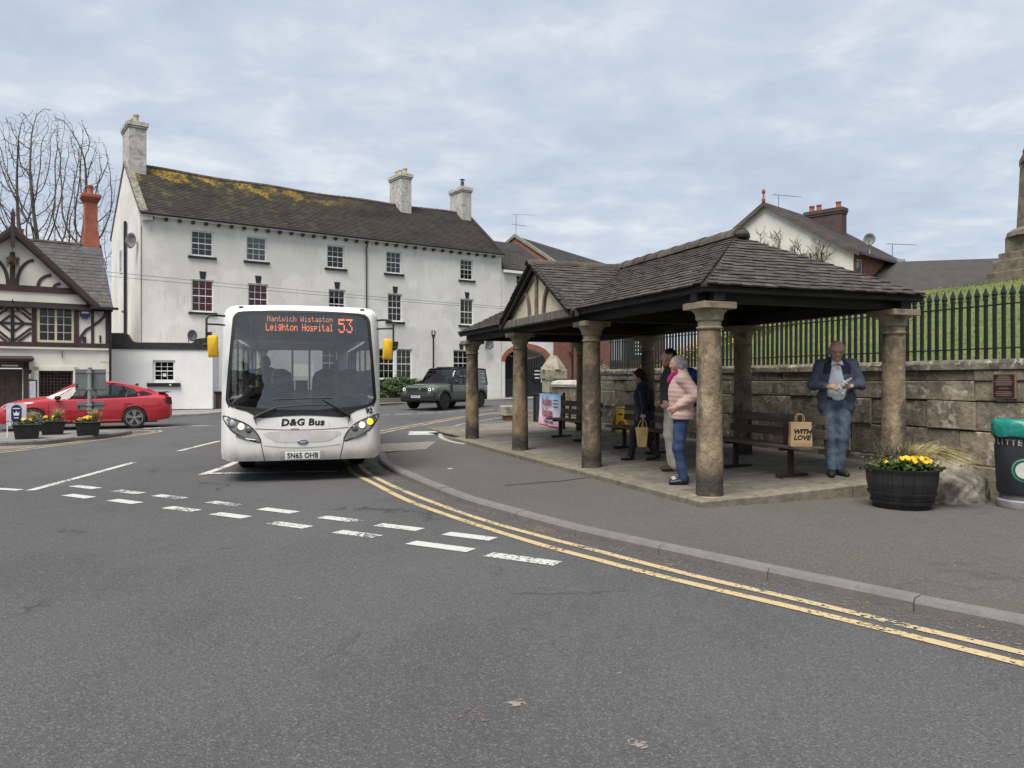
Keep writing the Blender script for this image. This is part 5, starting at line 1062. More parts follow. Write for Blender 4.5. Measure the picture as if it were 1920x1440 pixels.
def rrect(hw0, hw1, z0, z1, rb, rt, arch_t=0.0, arch_b=0.0, n=NW):
    "rounded outline (x, z), counter-clockwise from bottom centre, half widths hw0 at the bottom and hw1 at the top"
    P = []
    def arc(cx, cz, r, a0, a1, k):
        for i in range(k + 1): a = a0 + (a1 - a0) * i / k; P.append((cx + r * math.cos(a), cz + r * math.sin(a)))
    for i in range(9): P.append(((hw0 - rb) * i / 9, z0))
    arc(hw0 - rb, z0 + rb, rb, -math.pi / 2, 0, 6)
    for i in range(1, 13): t = i / 13; P.append((hw0 + (hw1 - hw0) * t, z0 + rb + (z1 - rt - z0 - rb) * t))
    arc(hw1 - rt, z1 - rt, rt, 0, math.pi / 2, 8)
    for i in range(1, 9): P.append(((hw1 - rt) * (1 - i / 9), z1))
    P += [(-x, z) for x, z in P[::-1][:-1]] if P[-1][0] == 0 else [(0, z1)] + [(-x, z) for x, z in P[::-1]][:-1]
    Q = []
    for x, z in P:
        f = 1 - (x / max(hw0, hw1)) ** 2
        if z > (z0 + z1) / 2: z += arch_t * f * (z - (z0 + z1) / 2) / ((z1 - z0) / 2)
        else: z -= arch_b * f * ((z0 + z1) / 2 - z) / ((z1 - z0) / 2)
        Q.append((x, z))
    return Q
def match(poly, cx, cz, n=96):
    "points of a star-shaped outline at n even angles round (cx, cz)"
    out = []; m = len(poly)
    for k in range(n):
        a = 2 * math.pi * k / n - math.pi / 2; d = (math.cos(a), math.sin(a)); best = None
        for i in range(m):
            p, q = poly[i], poly[(i + 1) % m]; ex, ez = q[0] - p[0], q[1] - p[1]; den = d[0] * ez - d[1] * ex
            if abs(den) < 1e-9: continue
            t = ((p[0] - cx) * ez - (p[1] - cz) * ex) / den; u = ((p[0] - cx) * d[1] - (p[1] - cz) * d[0]) / den
            if t > 0 and -1e-6 <= u <= 1 + 1e-6 and (best is None or t > best): best = t
        out.append((cx + d[0] * best, cz + d[1] * best))
    return out
NO = 120; CX_, CZ_ = 0, 1.85
OUT = match(rrect(1.22, 1.20, .33, 2.74, .07, .20, .03, .0), CX_, CZ_, NO); WIN = match(rrect(1.145, 1.05, 1.18, 2.63, .10, .13, .04, .10), CX_, CZ_, NO)
def rings(a, b, ts, out0=0.0, out1=None): return [[bp(p[0] + (q[0] - p[0]) * t, p[1] + (q[1] - p[1]) * t, out0 + ((out1 if out1 is not None else out0) - out0) * t) for p, q in zip(a, b)] for t in ts]
lr = lambda a, b, t: a + (b - a) * t
shr = lambda poly, s_: [(CX_ + (x - CX_) * s_, CZ_ + (z - CZ_) * s_) for x, z in poly]
g = B(); g.loft(rings(WIN, OUT, [0, .12, .25, .4, .55, .7, .8, .88, .94, 1.0]))
# sides and roof: outline swept back
last = rings(WIN, OUT, [1.0])[0]
LB = 9.9
low = [(x, y, z) for x, y, z in last]
def side_keep(i):
    x, y, z = last[i]; return not (1.26 < z < 2.34 and abs(x) > 1.1)
secs = [last] + [[(x * (1.02 if abs(x) > 1.0 and z < 2.4 else 1.0), yy, z) for x, y, z in last] for yy in (.62, 1.2, 2.0, 3.0, 3.9, 5.5, 7.2, 8.4, LB)]
n = NO; vs_ = [p for q in secs for p in q]; fs_ = []
for k in range(len(secs) - 1):
    for i in range(n):
        j = (i + 1) % n
        if k >= 1 and not (side_keep(i) and side_keep(j)): continue
        fs_.append((k * n + i, k * n + j, (k + 1) * n + j, (k + 1) * n + i))
g.add(vs_, fs_)
rear = [(x, LB, z) for x, y, z in secs[-1]]
RWIN = match(rrect(1.0, .95, 1.3, 2.4, .08, .1), CX_, CZ_, NO)
g.loft([[(x * 1.0, LB, z) for x, y, z in secs[-1]], [(x, LB, z) for x, z in RWIN]])
body = g.build('body', M_BUSW, bus, smooth=True, angle=38)
B().loft(rings(WIN, shr(WIN, .955), [0, 1], .012)).build('screen_surround', M_RUB, bus, smooth=True)
g = B(); inn = [shr(WIN, q) for q in (.962, .75, .5, .25)]; g.loft([[bp(x, z, .006) for x, z in r_] for r_ in inn]); g.add([bp(x, z, .006) for x, z in inn[-1]], [tuple(range(NO))])
g.build('windscreen', M_SCR, bus, smooth=True)
for s_ in (-1, 1):
    for k, (a, b) in enumerate(((.68, 1.9), (1.96, 3.4), (3.46, 4.9), (4.96, 6.4), (6.46, 7.9), (7.96, 9.3))):
        B().add([(s_ * 1.222, a, 1.28), (s_ * 1.222, b, 1.28), (s_ * 1.212, b, 2.33), (s_ * 1.212, a, 2.33)], [(0, 1, 2, 3)]).build('side_window', M_SIDEG, bus)
        B().bb(min(s_ * 1.20, s_ * 1.232), max(s_ * 1.20, s_ * 1.232), b, b + .06, 1.27, 2.34).build('window_pillar', M_RUB, bus)
B().loft([[(x, LB + .004, z) for x, z in RWIN], [(x, LB + .004, z) for x, z in shr(RWIN, .3)]]).build('rear_window', M_SIDEG, bus)
def fascia(poly, m, name, out=.004, par=bus, n=1, sub=6):
    "flat patch that follows the curved front: polygon in (x, z) fanned and subdivided"
    cx, cz = sum(p[0] for p in poly) / len(poly), sum(p[1] for p in poly) / len(poly); pts = []
    for i, p in enumerate(poly):
        q = poly[(i + 1) % len(poly)]
        for k in range(4): t = k / 4; pts.append((p[0] + (q[0] - p[0]) * t, p[1] + (q[1] - p[1]) * t))
    g = B(); secs = [[bp(cx + (x - cx) * s_, cz + (z - cz) * s_, out) for x, z in pts] for s_ in (1, .75, .5, .25)]
    g.loft([[ (p[0], p[1] + out + .004, p[2]) for p in secs[0]]] + secs); g.add(secs[-1], [tuple(range(len(pts)))]); return g.build(name, m, par, smooth=True, angle=40)
def smooth_poly(P, k=4):
    out = []; m = len(P)
    for i in range(m):
        p0, p1, p2, p3 = [Vector(P[(i + d) % m]) for d in (-1, 0, 1, 2)]
        for j in range(k): t = j / k; q = .5 * ((2 * p1) + (p2 - p0) * t + (2 * p0 - 5 * p1 + 4 * p2 - p3) * t * t + (3 * p1 - p0 - 3 * p2 + p3) * t ** 3); out.append((q.x, q.y))
    return out
WX = [-1.10, -.95, -.82, -.74, -.68, -.60, -.45, -.25, 0, .25, .45, .60, .68, .74, .82, .95, 1.10]; WL = [1.155, 1.13, 1.095, 1.05, 1.005, .992, 1.005, 1.022, 1.03, 1.022, 1.005, .992, 1.005, 1.05, 1.095, 1.13, 1.155]
g = B(); g.add([bp(x, z, .008) for x, z in zip(WX, WL)] + [bp(x, 1.20 - .10 * (1 - (x / 1.145) ** 2), .008) for x in WX], [(i, i + 1, len(WX) + i + 1, len(WX) + i) for i in range(len(WX) - 1)]); g.build('wiper_panel', M_PLB, bus)
def seam(pts, w=.007, name='panel_seam', m=None):
    L_, R_ = offset_line(pts, w / 2), offset_line(pts, -w / 2); B().add([bp(*p, .004) for p in L_] + [bp(*p, .004) for p in R_], [(i, i + 1, len(pts) + i + 1, len(pts) + i) for i in range(len(pts) - 1)]).build(name, m or M_RUB, bus)
M_SEAM = mat('panel gap grey', (.12, .12, .12))
seam([(-.62 + .06 * 0, .63), (-.60, .52), (-.58, .42), (-.565, .335)], .012); seam([(.62, .63), (.60, .52), (.58, .42), (.565, .335)], .012)
seam([(x, .835 - .03 * (1 - (x / .72) ** 2)) for x in [-.70 + .1 * i for i in range(15)]], .010, m=M_SEAM); seam([(-1.22, 1.03), (-1.1, 1.02), (-.98, 1.0)], .008, m=M_SEAM); seam([(1.22, 1.03), (1.1, 1.02), (.98, 1.0)], .008, m=M_SEAM)
seam([(x, .575 - .045 * (1 - (x / .6) ** 2)) for x in [-.58 + .116 * i for i in range(11)]], .010, m=mat('painted crease shade', (.42, .41, .39)))  # crease drawn as a flat line, its shade put into a greyer white
fascia(smooth_poly([(-.52, .78), (.52, .78), (.46, .66), (.28, .615), (-.28, .615), (-.46, .66)]), mat('grille painted shade', (.60, .59, .565), rough=.35, coat=.4), 'grille_shade', .003)  # flat patch: the shade of the grille recess is put into its darker white
fascia([(-.18, .815), (-.06, .815), (-.06, .835), (-.18, .835)], mat('tiny vent', (.45, .43, .36)), 'vent', .006)
CL = [(-1.19, 1.02), (-1.02, .985), (-.82, .90), (-.69, .78), (-.62, .63), (-.76, .655), (-.98, .76), (-1.10, .87)]
M_LIT = mat('lit headlamp', (.9, .85, .6), emit=(1, .93, .62), estr=.8); M_AMB = mat('lit indicator', (.9, .45, .02), emit=(1, .46, .01), estr=1.6); M_LDARK = mat('dark lamp lens', (.10, .10, .105), rough=.08, coat=1); M_LCLR = mat('clear lamp lens', (.42, .42, .43), rough=.08, coat=1)
for s_ in (-1, 1):
    poly = smooth_poly([(s_ * -x, z) for x, z in CL][::(1 if s_ < 0 else 1)], 3)
    hl = fascia([(x, z) for x, z in poly], M_LAMPG, 'headlight', .004)
    seam_poly = poly + [poly[0]]; L_, R_ = offset_line(seam_poly, .009), offset_line(seam_poly, -.009)
    B().add([bp(*p, .007) for p in L_] + [bp(*p, .007) for p in R_], [(i, i + 1, len(seam_poly) + i + 1, len(seam_poly) + i) for i in range(len(seam_poly) - 1)]).build('gasket', M_RUB, hl)
    for (x, z, r_, m_, tag_) in ((-1.03, .915, .052, M_LCLR if s_ < 0 else M_AMB, 0), (-.905, .865, .052, M_LIT, 1), (-.79, .815, .044, M_LDARK, 2)):
        x *= -s_; B().lathe([(r_ * 1.18, .016), (r_ * 1.2, -.006), (r_ * .98, -.010)], (x, byf(x, z) - .004, z), 16, ax='y', capb=False, capt=False).build('lamp_ring', M_LDARK, hl, smooth=True)
        B().ell((x, byf(x, z) - .004, z), (r_, .016, r_), 14, 8).build('lamp', m_, hl, smooth=True)
    B().tube([bp(s_ * .98, .735, .01), bp(s_ * .84, .68, .012), bp(s_ * .70, .66, .012)], .012, 6).build('lamp_slot', M_LDARK, hl)
nm = lambda sgn: (R(90), 0, 0)
text('fleet_name', 'D&G Bus', .146, mat('black vinyl', (.012, .012, .013), rough=.4), bus, (-.0, byf(0, .93) - .0035, .918), (R(90), 0, 0), bold=.0058, shear=.10, sx=1.10, ext=.0004, spacing=1.06)
text('fleet_number', '92', .105, MATS['black vinyl'], bus, (1.02, byf(1.02, 1.09) - .012, 1.085), (R(90), 0, R(13)), bold=.0045, sx=1.1)
em = B().lathe([(1, 0), (1, .008), (.9, .012)], (0, 0, 0), 24).build('emblem', mat('emblem silver', (.20, .22, .28), rough=.3, metal=.5), bus); em.matrix_basis = frame((0.0, byf(0, .615) - .002, .618), (.082, 0, 0), (0, 0, .036), (0, -1, 0)); 
B().bb(-.045, .045, -.016, -.012, -.006, .006).build('emblem_bar', mat('emblem white', (.6, .62, .66)), bus, loc=(0, byf(0, .615) - .002, .618))
fascia([(-.335, .335), (.335, .335), (.335, .475), (.31, .49), (-.31, .49), (-.335, .475)], mat('plate painted shade', (.60, .59, .57)), 'plate_shade', .002)  # hollow round the plate painted as a flat patch of shaded body white
pt_ = B().bb(-.265, .265, -.008, .004, -.058, .058).build('number_plate', mat('plate white', (.66, .66, .66), rough=.35), bus, loc=(0, byf(0, .41) - .012, .408), bevel=.004)
text('registration', 'SN65 OHB', .112, MATS['black vinyl'], pt_, (0, -.010, -.002), (R(90), 0, 0), bold=.0028, sx=.86, spacing=1.05)
for s_ in (-1, 1): B().ell((s_ * .93, byf(.93, 2.70) + .0, 2.715), (.04, .02, .014), 10, 6).build('marker_lamp', M_PLB, bus)
# mirrors
M_YELM = mat('yellow mirror plastic', (.72, .44, .015), (.66, .40, .02), 4, .45)
for s_, dz in ((-1, 0.0), (1, -.02)):
    ys = .22 if s_ < 0 else .22; x1_ = s_ * 1.40
    mr_ = B().tube([(s_ * 1.16, ys + .02, 2.56 + dz), (s_ * 1.25, ys - .10, 2.56 + dz), (s_ * 1.36, ys - .16, 2.55 + dz), (x1_, ys - .18, 2.50 + dz), (x1_, ys - .18, 2.10 + dz), (s_ * 1.33, ys - .18, 2.06 + dz)], .017, 8).tube([(s_ * 1.16, ys + .02, 2.42 + dz), (s_ * 1.26, ys - .12, 2.42 + dz), (x1_, ys - .18, 2.42 + dz)], .014, 8).build('mirror_arm', M_PLB, bus, smooth=True)
    g = B(); g.loft([[(s_ * 1.225 + x * sc_, ys - .18 + yy, 2.10 + dz + z * (.175 if k else 1)) for x, z in []] for k in ()] ) if False else None
    g = B(); cx = s_ * 1.30
    prof = [(-.075, -.165), (.062, -.175), (.072, -.15), (.082, .13), (.068, .155), (-.055, .165), (-.066, .14)]
    if s_ < 0: prof = [(-x, z) for x, z in prof][::-1]
    g.loft([[(cx + x * q, ys - .25 + yy, 2.09 + dz + z * q) for x, z in prof] for q, yy in ((.80, -.035), (.97, -.02), (1, .02), (1, .05))], True, True); g.build('mirror_housing', M_YELM, bus, smooth=True, angle=45)
    B().ell((x1_ + s_ * .01, ys - .2, 2.10 + dz), (.04, .04, .035), 8, 6).build('mirror_pivot', M_PLB, bus)
# wipers
for pv_, arm, bl in (((-.72, 1.0), (-.38, 1.16), [(-.40, 1.155), (0, 1.185), (.38, 1.19)]), ((.72, 1.0), (.30, 1.27), [(-.46, 1.275), (0, 1.29), (.45, 1.295)])):
    g = B().tube([bp(*pv_, .03), bp((pv_[0] + arm[0]) / 2, (pv_[1] + arm[1]) / 2 + .01, .05), bp(*arm, .035)], [.026, .020, .012], 6); g.build('wiper_arm', M_RUB, bus); B().tube([bp(*p, .03) for p in bl], .010, 5).build('wiper_blade', M_RUB, bus)
    B().tube([bp(*pv_, .015), bp(pv_[0] * .95, pv_[1] - .09, .015)], .006, 4).build('washer_hose', M_RUB, bus)
# destination display with lit dots
DF = {'N': '1000111001101011001110001', 'W': '1000110001101011101110001'}
F57 = dict(N=["10001", "11001", "10101", "10011", "10001", "10001", "10001"], W=["10001", "10001", "10001", "10101", "10101", "11011", "10001"], L=["10000", "10000", "10000", "10000", "10000", "10000", "11111"], H=["10001", "10001", "10001", "11111", "10001", "10001", "10001"],
    a=["00000", "00000", "01110", "00001", "01111", "10001", "01111"], n=["00000", "00000", "10110", "11001", "10001", "10001", "10001"], t=["01000", "01000", "11100", "01000", "01000", "01001", "00110"], w=["00000", "00000", "10001", "10001", "10101", "10101", "01010"],
    i=["00100", "00000", "01100", "00100", "00100", "00100", "01110"], c=["00000", "00000", "01110", "10000", "10000", "10001", "01110"], h=["10000", "10000", "10110", "11001", "10001", "10001", "10001"], s=["00000", "00000", "01110", "10000", "01110", "00001", "11110"],
    o=["00000", "00000", "01110", "10001", "10001", "10001", "01110"], e=["00000", "00000", "01110", "10001", "11111", "10000", "01110"], g=["00000", "01111", "10001", "10001", "01111", "00001", "01110"], p=["00000", "00000", "11110", "10001", "11110", "10000", "10000"], l=["01100", "00100", "00100", "00100", "00100", "00100", "01110"])
F57['5'] = ["11111", "10000", "11110", "00001", "00001", "10001", "01110"]; F57['3'] = ["11111", "00010", "00100", "00010", "00001", "10001", "01110"]
yd = lambda z: .05 * (z - 1.08) + .06 * (z - 1.08) ** 2 + .12
dp = B().box((.05, yd(2.45) + .12, 2.45), (1.80, .12, .37)).build('destination_display', mat('display black glass', (.05, .052, .056), rough=.25), bus)
M_LED = mat('orange led', (.9, .22, .05), emit=(1, .235, .06), estr=1.9); M_LED2 = mat('pale orange led', (.9, .35, .15), emit=(1, .32, .13), estr=1.5)
def led(s_, x, z, px, pz, m, name, w=.8, hh=.85):
    g = B(); y = yd(2.45) + .056; cx = x
    for ch_ in s_:
        if ch_ != ' ':
            for r_, row in enumerate(F57[ch_]):
                for c_, b in enumerate(row):
                    if b == '1': g.add([(cx + c_ * px, y, z - r_ * pz), (cx + (c_ + w) * px, y, z - r_ * pz), (cx + (c_ + w) * px, y, z - (r_ + hh) * pz), (cx + c_ * px, y, z - (r_ + hh) * pz)], [(0, 3, 2, 1)])
        cx += 6 * px
    g.build(name, m, dp)
led('Nantwich Wistaston', -.54, 2.590, .0094, .0128, M_LED2, 'route_line', .75, .8); led('Leighton Hospital', -.56, 2.470, .0102, .0165, M_LED, 'route_line', .85, .85); led('53', .555, 2.560, .0205, .0325, M_LED, 'route_number', .82, .82)
for x in (-.79, .82): B().box((x, yd(2.45) + .05, 2.45), (.025, .01, .30)).build('display_edge', M_LGREY, dp)
B().box((0, yd(2.25) + .06, 2.235), (2.1, .03, .07)).build('header_rail', mat('header grey', (.13, .14, .145), rough=.5), bus)
# interior
B().bb(-1.16, 1.16, .5, LB - .1, .36, .42).build('floor', M_GINT, bus); B().bb(-1.1, 1.1, .6, LB - .2, 2.56, 2.60).build('ceiling', M_LGREY, bus)
g = B(); g.loft([[(-1.08, .33, 1.10), (-1.08, .40, 1.20), (-1.08, .62, 1.28), (-1.08, .95, 1.25), (-1.08, 1.0, .5)], [(-.2, .14, 1.08), (-.2, .22, 1.16), (-.2, .5, 1.26), (-.2, .9, 1.24), (-.2, 1.0, .5)], [(.25, .13, 1.06), (.25, .2, 1.10), (.25, .4, 1.12), (.25, .75, 1.1), (.25, .8, .5)], [(1.08, .33, 1.06), (1.08, .40, 1.10), (1.08, .6, 1.10), (1.08, .8, 1.06), (1.08, .8, .5)]], False).build('dashboard', mat('dash grey green', (.13, .15, .15), (.10, .12, .12), 3, .6), bus, smooth=True)
g = B(); c = Vector((-.62, .86, 1.50)); u1, u2 = Vector((1, 0, 0)), Vector((0, .70, .55)).normalized(); g.tube([c + (u1 * math.cos(a) + u2 * math.sin(a)) * .25 for a in [2 * math.pi * i / 20 for i in range(20)]], .018, 6, True)
for a in (0, 2.2, 4.1): g.tube([c, c + (u1 * math.cos(a) + u2 * math.sin(a)) * .25], .016, 5)
g.ell(c, (.08, .06, .06), 8, 6).build('steering_wheel', M_PLB, bus)
g = B(); g.ell((-.62, .78, 1.30), (.34, .16, .17), 14, 10).build('instrument_hood', M_PLB, bus, smooth=True)
def seat(x, y, m):
    o = B().bb(x - .22, x + .22, y - .05, y + .40, .80, .92).build('seat', m, bus, bevel=.03); g = B()
    g.loft([[(x - w, y + .36 + dy, z), (x + w, y + .36 + dy, z), (x + w, y + .46 + dy, z), (x - w, y + .46 + dy, z)] for w, dy, z in ((.22, 0, .88), (.23, .03, 1.4), (.22, .05, 1.62), (.16, .06, 1.76), (.09, .06, 1.80))], True, True).build('backrest', m, o, smooth=True, angle=50)
M_SEAT = mat('dark seat moquette', (.03, .032, .045), (.05, .03, .04), 9, .9)
for k in range(5):
    for x in (-.92, -.46, .46, .92): seat(x, 3.3 + k * 1.2, M_SEAT)
seat(-.62, 1.38, M_SEAT)
M_RAIL = mat('yellow handrail', (.55, .42, .04), rough=.4)
B().tube([(.52, 1.0, .45), (.52, 1.0, 2.55)], .02, 8).tube([(.55, .75, 1.32), (1.05, .75, 1.32)], .02, 8).tube([(.55, .75, .5), (.55, .75, 1.9)], .02, 8).tube([(.12, 2.4, .45), (.12, 2.4, 2.55)], .018, 8).tube([(-.2, 3.6, .9), (-.2, 3.6, 2.55)], .018, 8).build('handrail', M_RAIL, bus)
B().bb(-.18, -.15, .95, 2.0, .45, 1.55).build('cab_partition', M_GINT, bus); B().box((-.02, 1.0, 1.42), (.2, .18, .3)).build('ticket_machine', M_PLB, bus)
# running gear
B().bb(-1.05, 1.05, 1.3, LB - .3, .24, .34).build('underframe', M_RUB, bus)
def wheel(par, x, y, r=.47, w=.26, rimm=None, spokes=0, name='wheel', ax='x', face=1):
    prof = [(r * .62, -w / 2), (r * .93, -w / 2), (r, -w / 2 + .04), (r, w / 2 - .04), (r * .93, w / 2), (r * .62, w / 2)]
    t = B().lathe(prof, (x, y, r), 28, ax=ax).build(name, M_TYRE, par, smooth=True, angle=30)
    return t
for x in (-.98, .98):
    for y in (2.45, 7.9):
        w_ = wheel(bus, x, y); B().lathe([(.29, -.135), (.29, .135)], (x, y, .47), 18, ax='x').build('rim', M_LGREY, w_)
# ============================================================ CARS
def interp(tab, x):
    if x <= tab[0][0]: return tab[0][1]
    for (a, b), (c, d) in zip(tab, tab[1:]):
        if x <= c: t = (x - a) / (c - a); t = t * t * (3 - 2 * t) * .4 + t * .6; return b + (d - b) * t
    return tab[-1][1]
def car_wheel(par, x, y, r, w, m_rim, spokes, dark=None, side=1):
    "tyre with rim, dished disc and spokes as sub-parts; y axis is the axle, side +1 faces +y"
    t = B().lathe([(r * .70, -w / 2), (r * .92, -w / 2), (r, -w / 2 + .03), (r, w / 2 - .03), (r * .92, w / 2), (r * .70, w / 2)], (0, 0, 0), 32, ax='y', capb=True, capt=True).build('wheel', M_TYRE, par, smooth=True, angle=30, loc=(x, y, r))
    f = side * (w / 2 + .002)
    B().lathe([(r * .72, f - side * .05), (r * .73, f + side * .004), (r * .67, f + side * .004), (r * .62, f - side * .04)], (0, 0, 0), 32, ax='y', capb=False, capt=False).build('rim', m_rim, t, smooth=True, angle=30)
    B().lathe([(.02, f - side * .02), (r * .66, f - side * .025)], (0, 0, 0), 24, ax='y', capb=False, capt=False).build('brake_disc', M_RUB, t)
    for k in range(spokes):
        a = 2 * math.pi * k / spokes + .3
        for o_ in (-.10, .10):
            c, s_ = math.cos(a + o_ * 1.6), math.sin(a + o_ * 1.6); c0, s0 = math.cos(a + o_ * .5), math.sin(a + o_ * .5); q = r * .69; q0 = r * .12; wv = .020
            B().hexa([(q0 * c0 - wv * s0, f - side * .012, q0 * s0 + wv * c0), (q0 * c0 + wv * s0, f - side * .012, q0 * s0 - wv * c0), (q * c + wv * s_, f - side * .01, q * s_ - wv * c), (q * c - wv * s_, f - side * .01, q * s_ + wv * c), (q0 * c0 - wv * s0, f + side * .006, q0 * s0 + wv * c0), (q0 * c0 + wv * s0, f + side * .006, q0 * s0 - wv * c0), (q * c + wv * s_, f + side * .006, q * s_ - wv * c), (q * c - wv * s_, f + side * .006, q * s_ + wv * c)]).build('spoke', m_rim, t)
    B().lathe([(r * .15, f - side * .02), (r * .14, f + side * .012), (r * .05, f + side * .016)], (0, 0, 0), 16, ax='y').build('hub_cap', m_rim, t); return t
def arch_lift(x, axles, ra, zc):
    z = -1
    for xa in axles:
        if abs(x - xa) < ra: z = max(z, zc + math.sqrt(ra * ra - (x - xa) ** 2))
    return z
def car_body(par, xs, axles, ra, zc, zb, top, hw, shoulder, m, name='body', crown=.03, waist=.50, nstep=0):
    g = B(); secs = []
    for x in xs:
        w, zt, zs, b = interp(hw, x), interp(top, x), interp(shoulder, x), interp(zb, x); al = arch_lift(x, axles, ra, zc)
        half = [(0, b + .02), (w * .80, b + .01), (w - .035, b), (w - .012, b + .07), (w - .004, waist - .06), (w, waist + .08), (w - .012, zs - .09), (w - .035, zs - .03), (w - .075, zs), (w * .72, zt - (zt - zs) * .35 + crown * .25), (w * .40, zt + crown * .75), (0, zt + crown)]
        half = [(y_, max(z_, al) if i in (1, 2, 3, 4, 5) and al > 0 else z_) for i, (y_, z_) in enumerate(half)]
        zc_ = [h[1] for h in half]
        for i in range(2, len(half)): half[i] = (half[i][0], max(half[i][1], half[i - 1][1] + .001 if i <= 8 else half[i][1]))
        secs.append([(x, y_, z_) for y_, z_ in half] + [(x, -y_, z_) for y_, z_ in half[::-1][1:-1]])
    g.loft(secs, True, True); return g.build(name, m, par, smooth=True, angle=32)
def side_poly(par, pts, yfun, m, name, off=.004, both=True):
    "flat patch on the car's sides: (x, z) outline, y from yfun(x, z)"
    for s_ in ((1, -1) if both else (1,)):
        B().add([(x, s_ * (yfun(x, z) + off), z) for x, z in pts], [tuple(range(len(pts)))]).build(name, m, par)
# ---------------- red hatchback
M_RED_P = mat('red car paint', (.40, .012, .020), (.36, .010, .018), 2, .30, coat=1, spec=.5); M_CGL = mat('dark car glass', (.022, .026, .028), (.03, .034, .036), 2, .03, spec=.8, coat=1); M_CARG = glass_mat('car window glass', (.75, .82, .82), .55, .01, 1.6); M_RIMS = mat('machined alloy', (.50, .50, .51), rough=.28, metal=.85)
CA = R(180 + 28)
red = thing('red_hatchback', 'bright red hatchback car driving left behind the planters', 'car', (-13.92, 25.13, 0), CA); red.scale = (1.04,) * 3
xs = sorted(set([round(-2.44 + 4.72 * i / 58, 3) for i in range(59)] + [-1.345 + q for q in (-.37, -.3, .3, .37)] + [1.345 + q for q in (-.37, -.3, .3, .37)]))
topz = [(-2.44, .80), (-2.40, .98), (-2.30, 1.06), (-2.0, 1.10), (-1.0, 1.02), (.9, .99), (1.1, .985), (1.6, .92), (1.95, .83), (2.15, .74), (2.24, .62), (2.28, .50)]
shz = [(-2.44, .74), (-2.38, .92), (-2.2, .98), (-1.6, .98), (0, .93), (1.0, .91), (1.6, .86), (1.95, .78), (2.15, .68), (2.24, .58), (2.28, .46)]
hwz = [(-2.44, .66), (-2.36, .80), (-2.0, .875), (-1.3, .905), (1.3, .905), (1.8, .87), (2.05, .80), (2.2, .70), (2.28, .58)]
zbt = [(-2.44, .36), (-2.3, .27), (-2.0, .22), (1.9, .20), (2.2, .22), (2.28, .28)]
rb_ = car_body(red, xs, (-1.345, 1.345), .365, .33, zbt, topz, hwz, shz, M_RED_P)
roofz = [(-2.02, 1.10), (-1.6, 1.26), (-1.2, 1.375), (-.7, 1.45), (-.2, 1.465), (.2, 1.435), (.55, 1.27), (.98, .99)]
rw = [(-2.02, .55), (-1.5, .585), (-.6, .62), (.1, .60), (.6, .62), (.98, .68)]; bw = [(-2.02, .70), (-1.2, .83), (0, .84), (.98, .80)]
g = B(); secs = []
gx = [-2.02 + 3.0 * i / 30 for i in range(31)]
for x in gx:
    zr_, w1, w0 = interp(roofz, x), interp(rw, x), interp(bw, x); zs = min(interp(shz, x) - .01, zr_ - .02)
    half = [(w0, zs), (w0 - (w0 - w1) * .55, zs + (zr_ - zs) * .55), (w1, zs + (zr_ - zs) * .90), (w1 - .09, zr_ - .012), (w1 * .5, zr_ + .01), (0, zr_ + .016)]
    secs.append([(x, y_, z_) for y_, z_ in half] + [(x, -y_, z_) for y_, z_ in half[::-1][1:]])
g.loft(secs, False).build('greenhouse', M_CARG, red, smooth=True, angle=30)
# roof skin, pillars
g = B(); secs = []
for x in [-2.02 + 2.32 * i / 22 for i in range(23)]:
    zr_, w1, w0 = interp(roofz, x), interp(rw, x), interp(bw, x); zs = interp(shz, x)
    secs.append([(x, y_, z_) for y_, z_ in ((w1 + .012, zs + (zr_ - zs) * .88), (w1 - .07, zr_ + .004), (w1 * .5, zr_ + .022), (0, zr_ + .028), (-w1 * .5, zr_ + .022), (-w1 + .07, zr_ + .004), (-w1 - .012, zs + (zr_ - zs) * .88))])
g.loft(secs, False).build('roof', M_RED_P, red, smooth=True)
gy = lambda x, z: (lambda w0, w1, zs, zr_: w0 - (w0 - w1) * min(1, max(0, (z - zs) / max(.9 * (zr_ - zs), .01))))(interp(bw, x), interp(rw, x), interp(shz, x) - .01, interp(roofz, x))
side_poly(red, [(-2.10, .95), (-1.52, .95), (-1.42, 1.06), (-1.55, 1.20), (-1.75, 1.24), (-2.0, 1.13)], gy, M_RED_P, 'rear_pillar', .012)
side_poly(red, [(-1.78, 1.18), (-1.45, 1.13), (-1.3, 1.25), (-1.0, 1.34), (-.5, 1.385), (0, 1.375), (.2, 1.34), (.2, 1.42), (-.2, 1.44), (-.8, 1.42), (-1.3, 1.34)], gy, M_RED_P, 'roof_rail_panel', .012)
side_poly(red, [(1.0, .93), (.86, .93), (.30, 1.31), (.12, 1.37), (.22, 1.42), (.42, 1.34), (1.02, .99)], gy, M_RED_P, 'front_pillar', .014)
side_poly(red, [(-.22, .92), (-.30, .92), (-.30, 1.40), (-.24, 1.40)], gy, M_PLB, 'middle_pillar', .012)
side_poly(red, [(-1.1, .95), (-1.14, .95), (-1.14, 1.30), (-1.1, 1.32)], gy, M_PLB, 'rear_window_divider', .012)
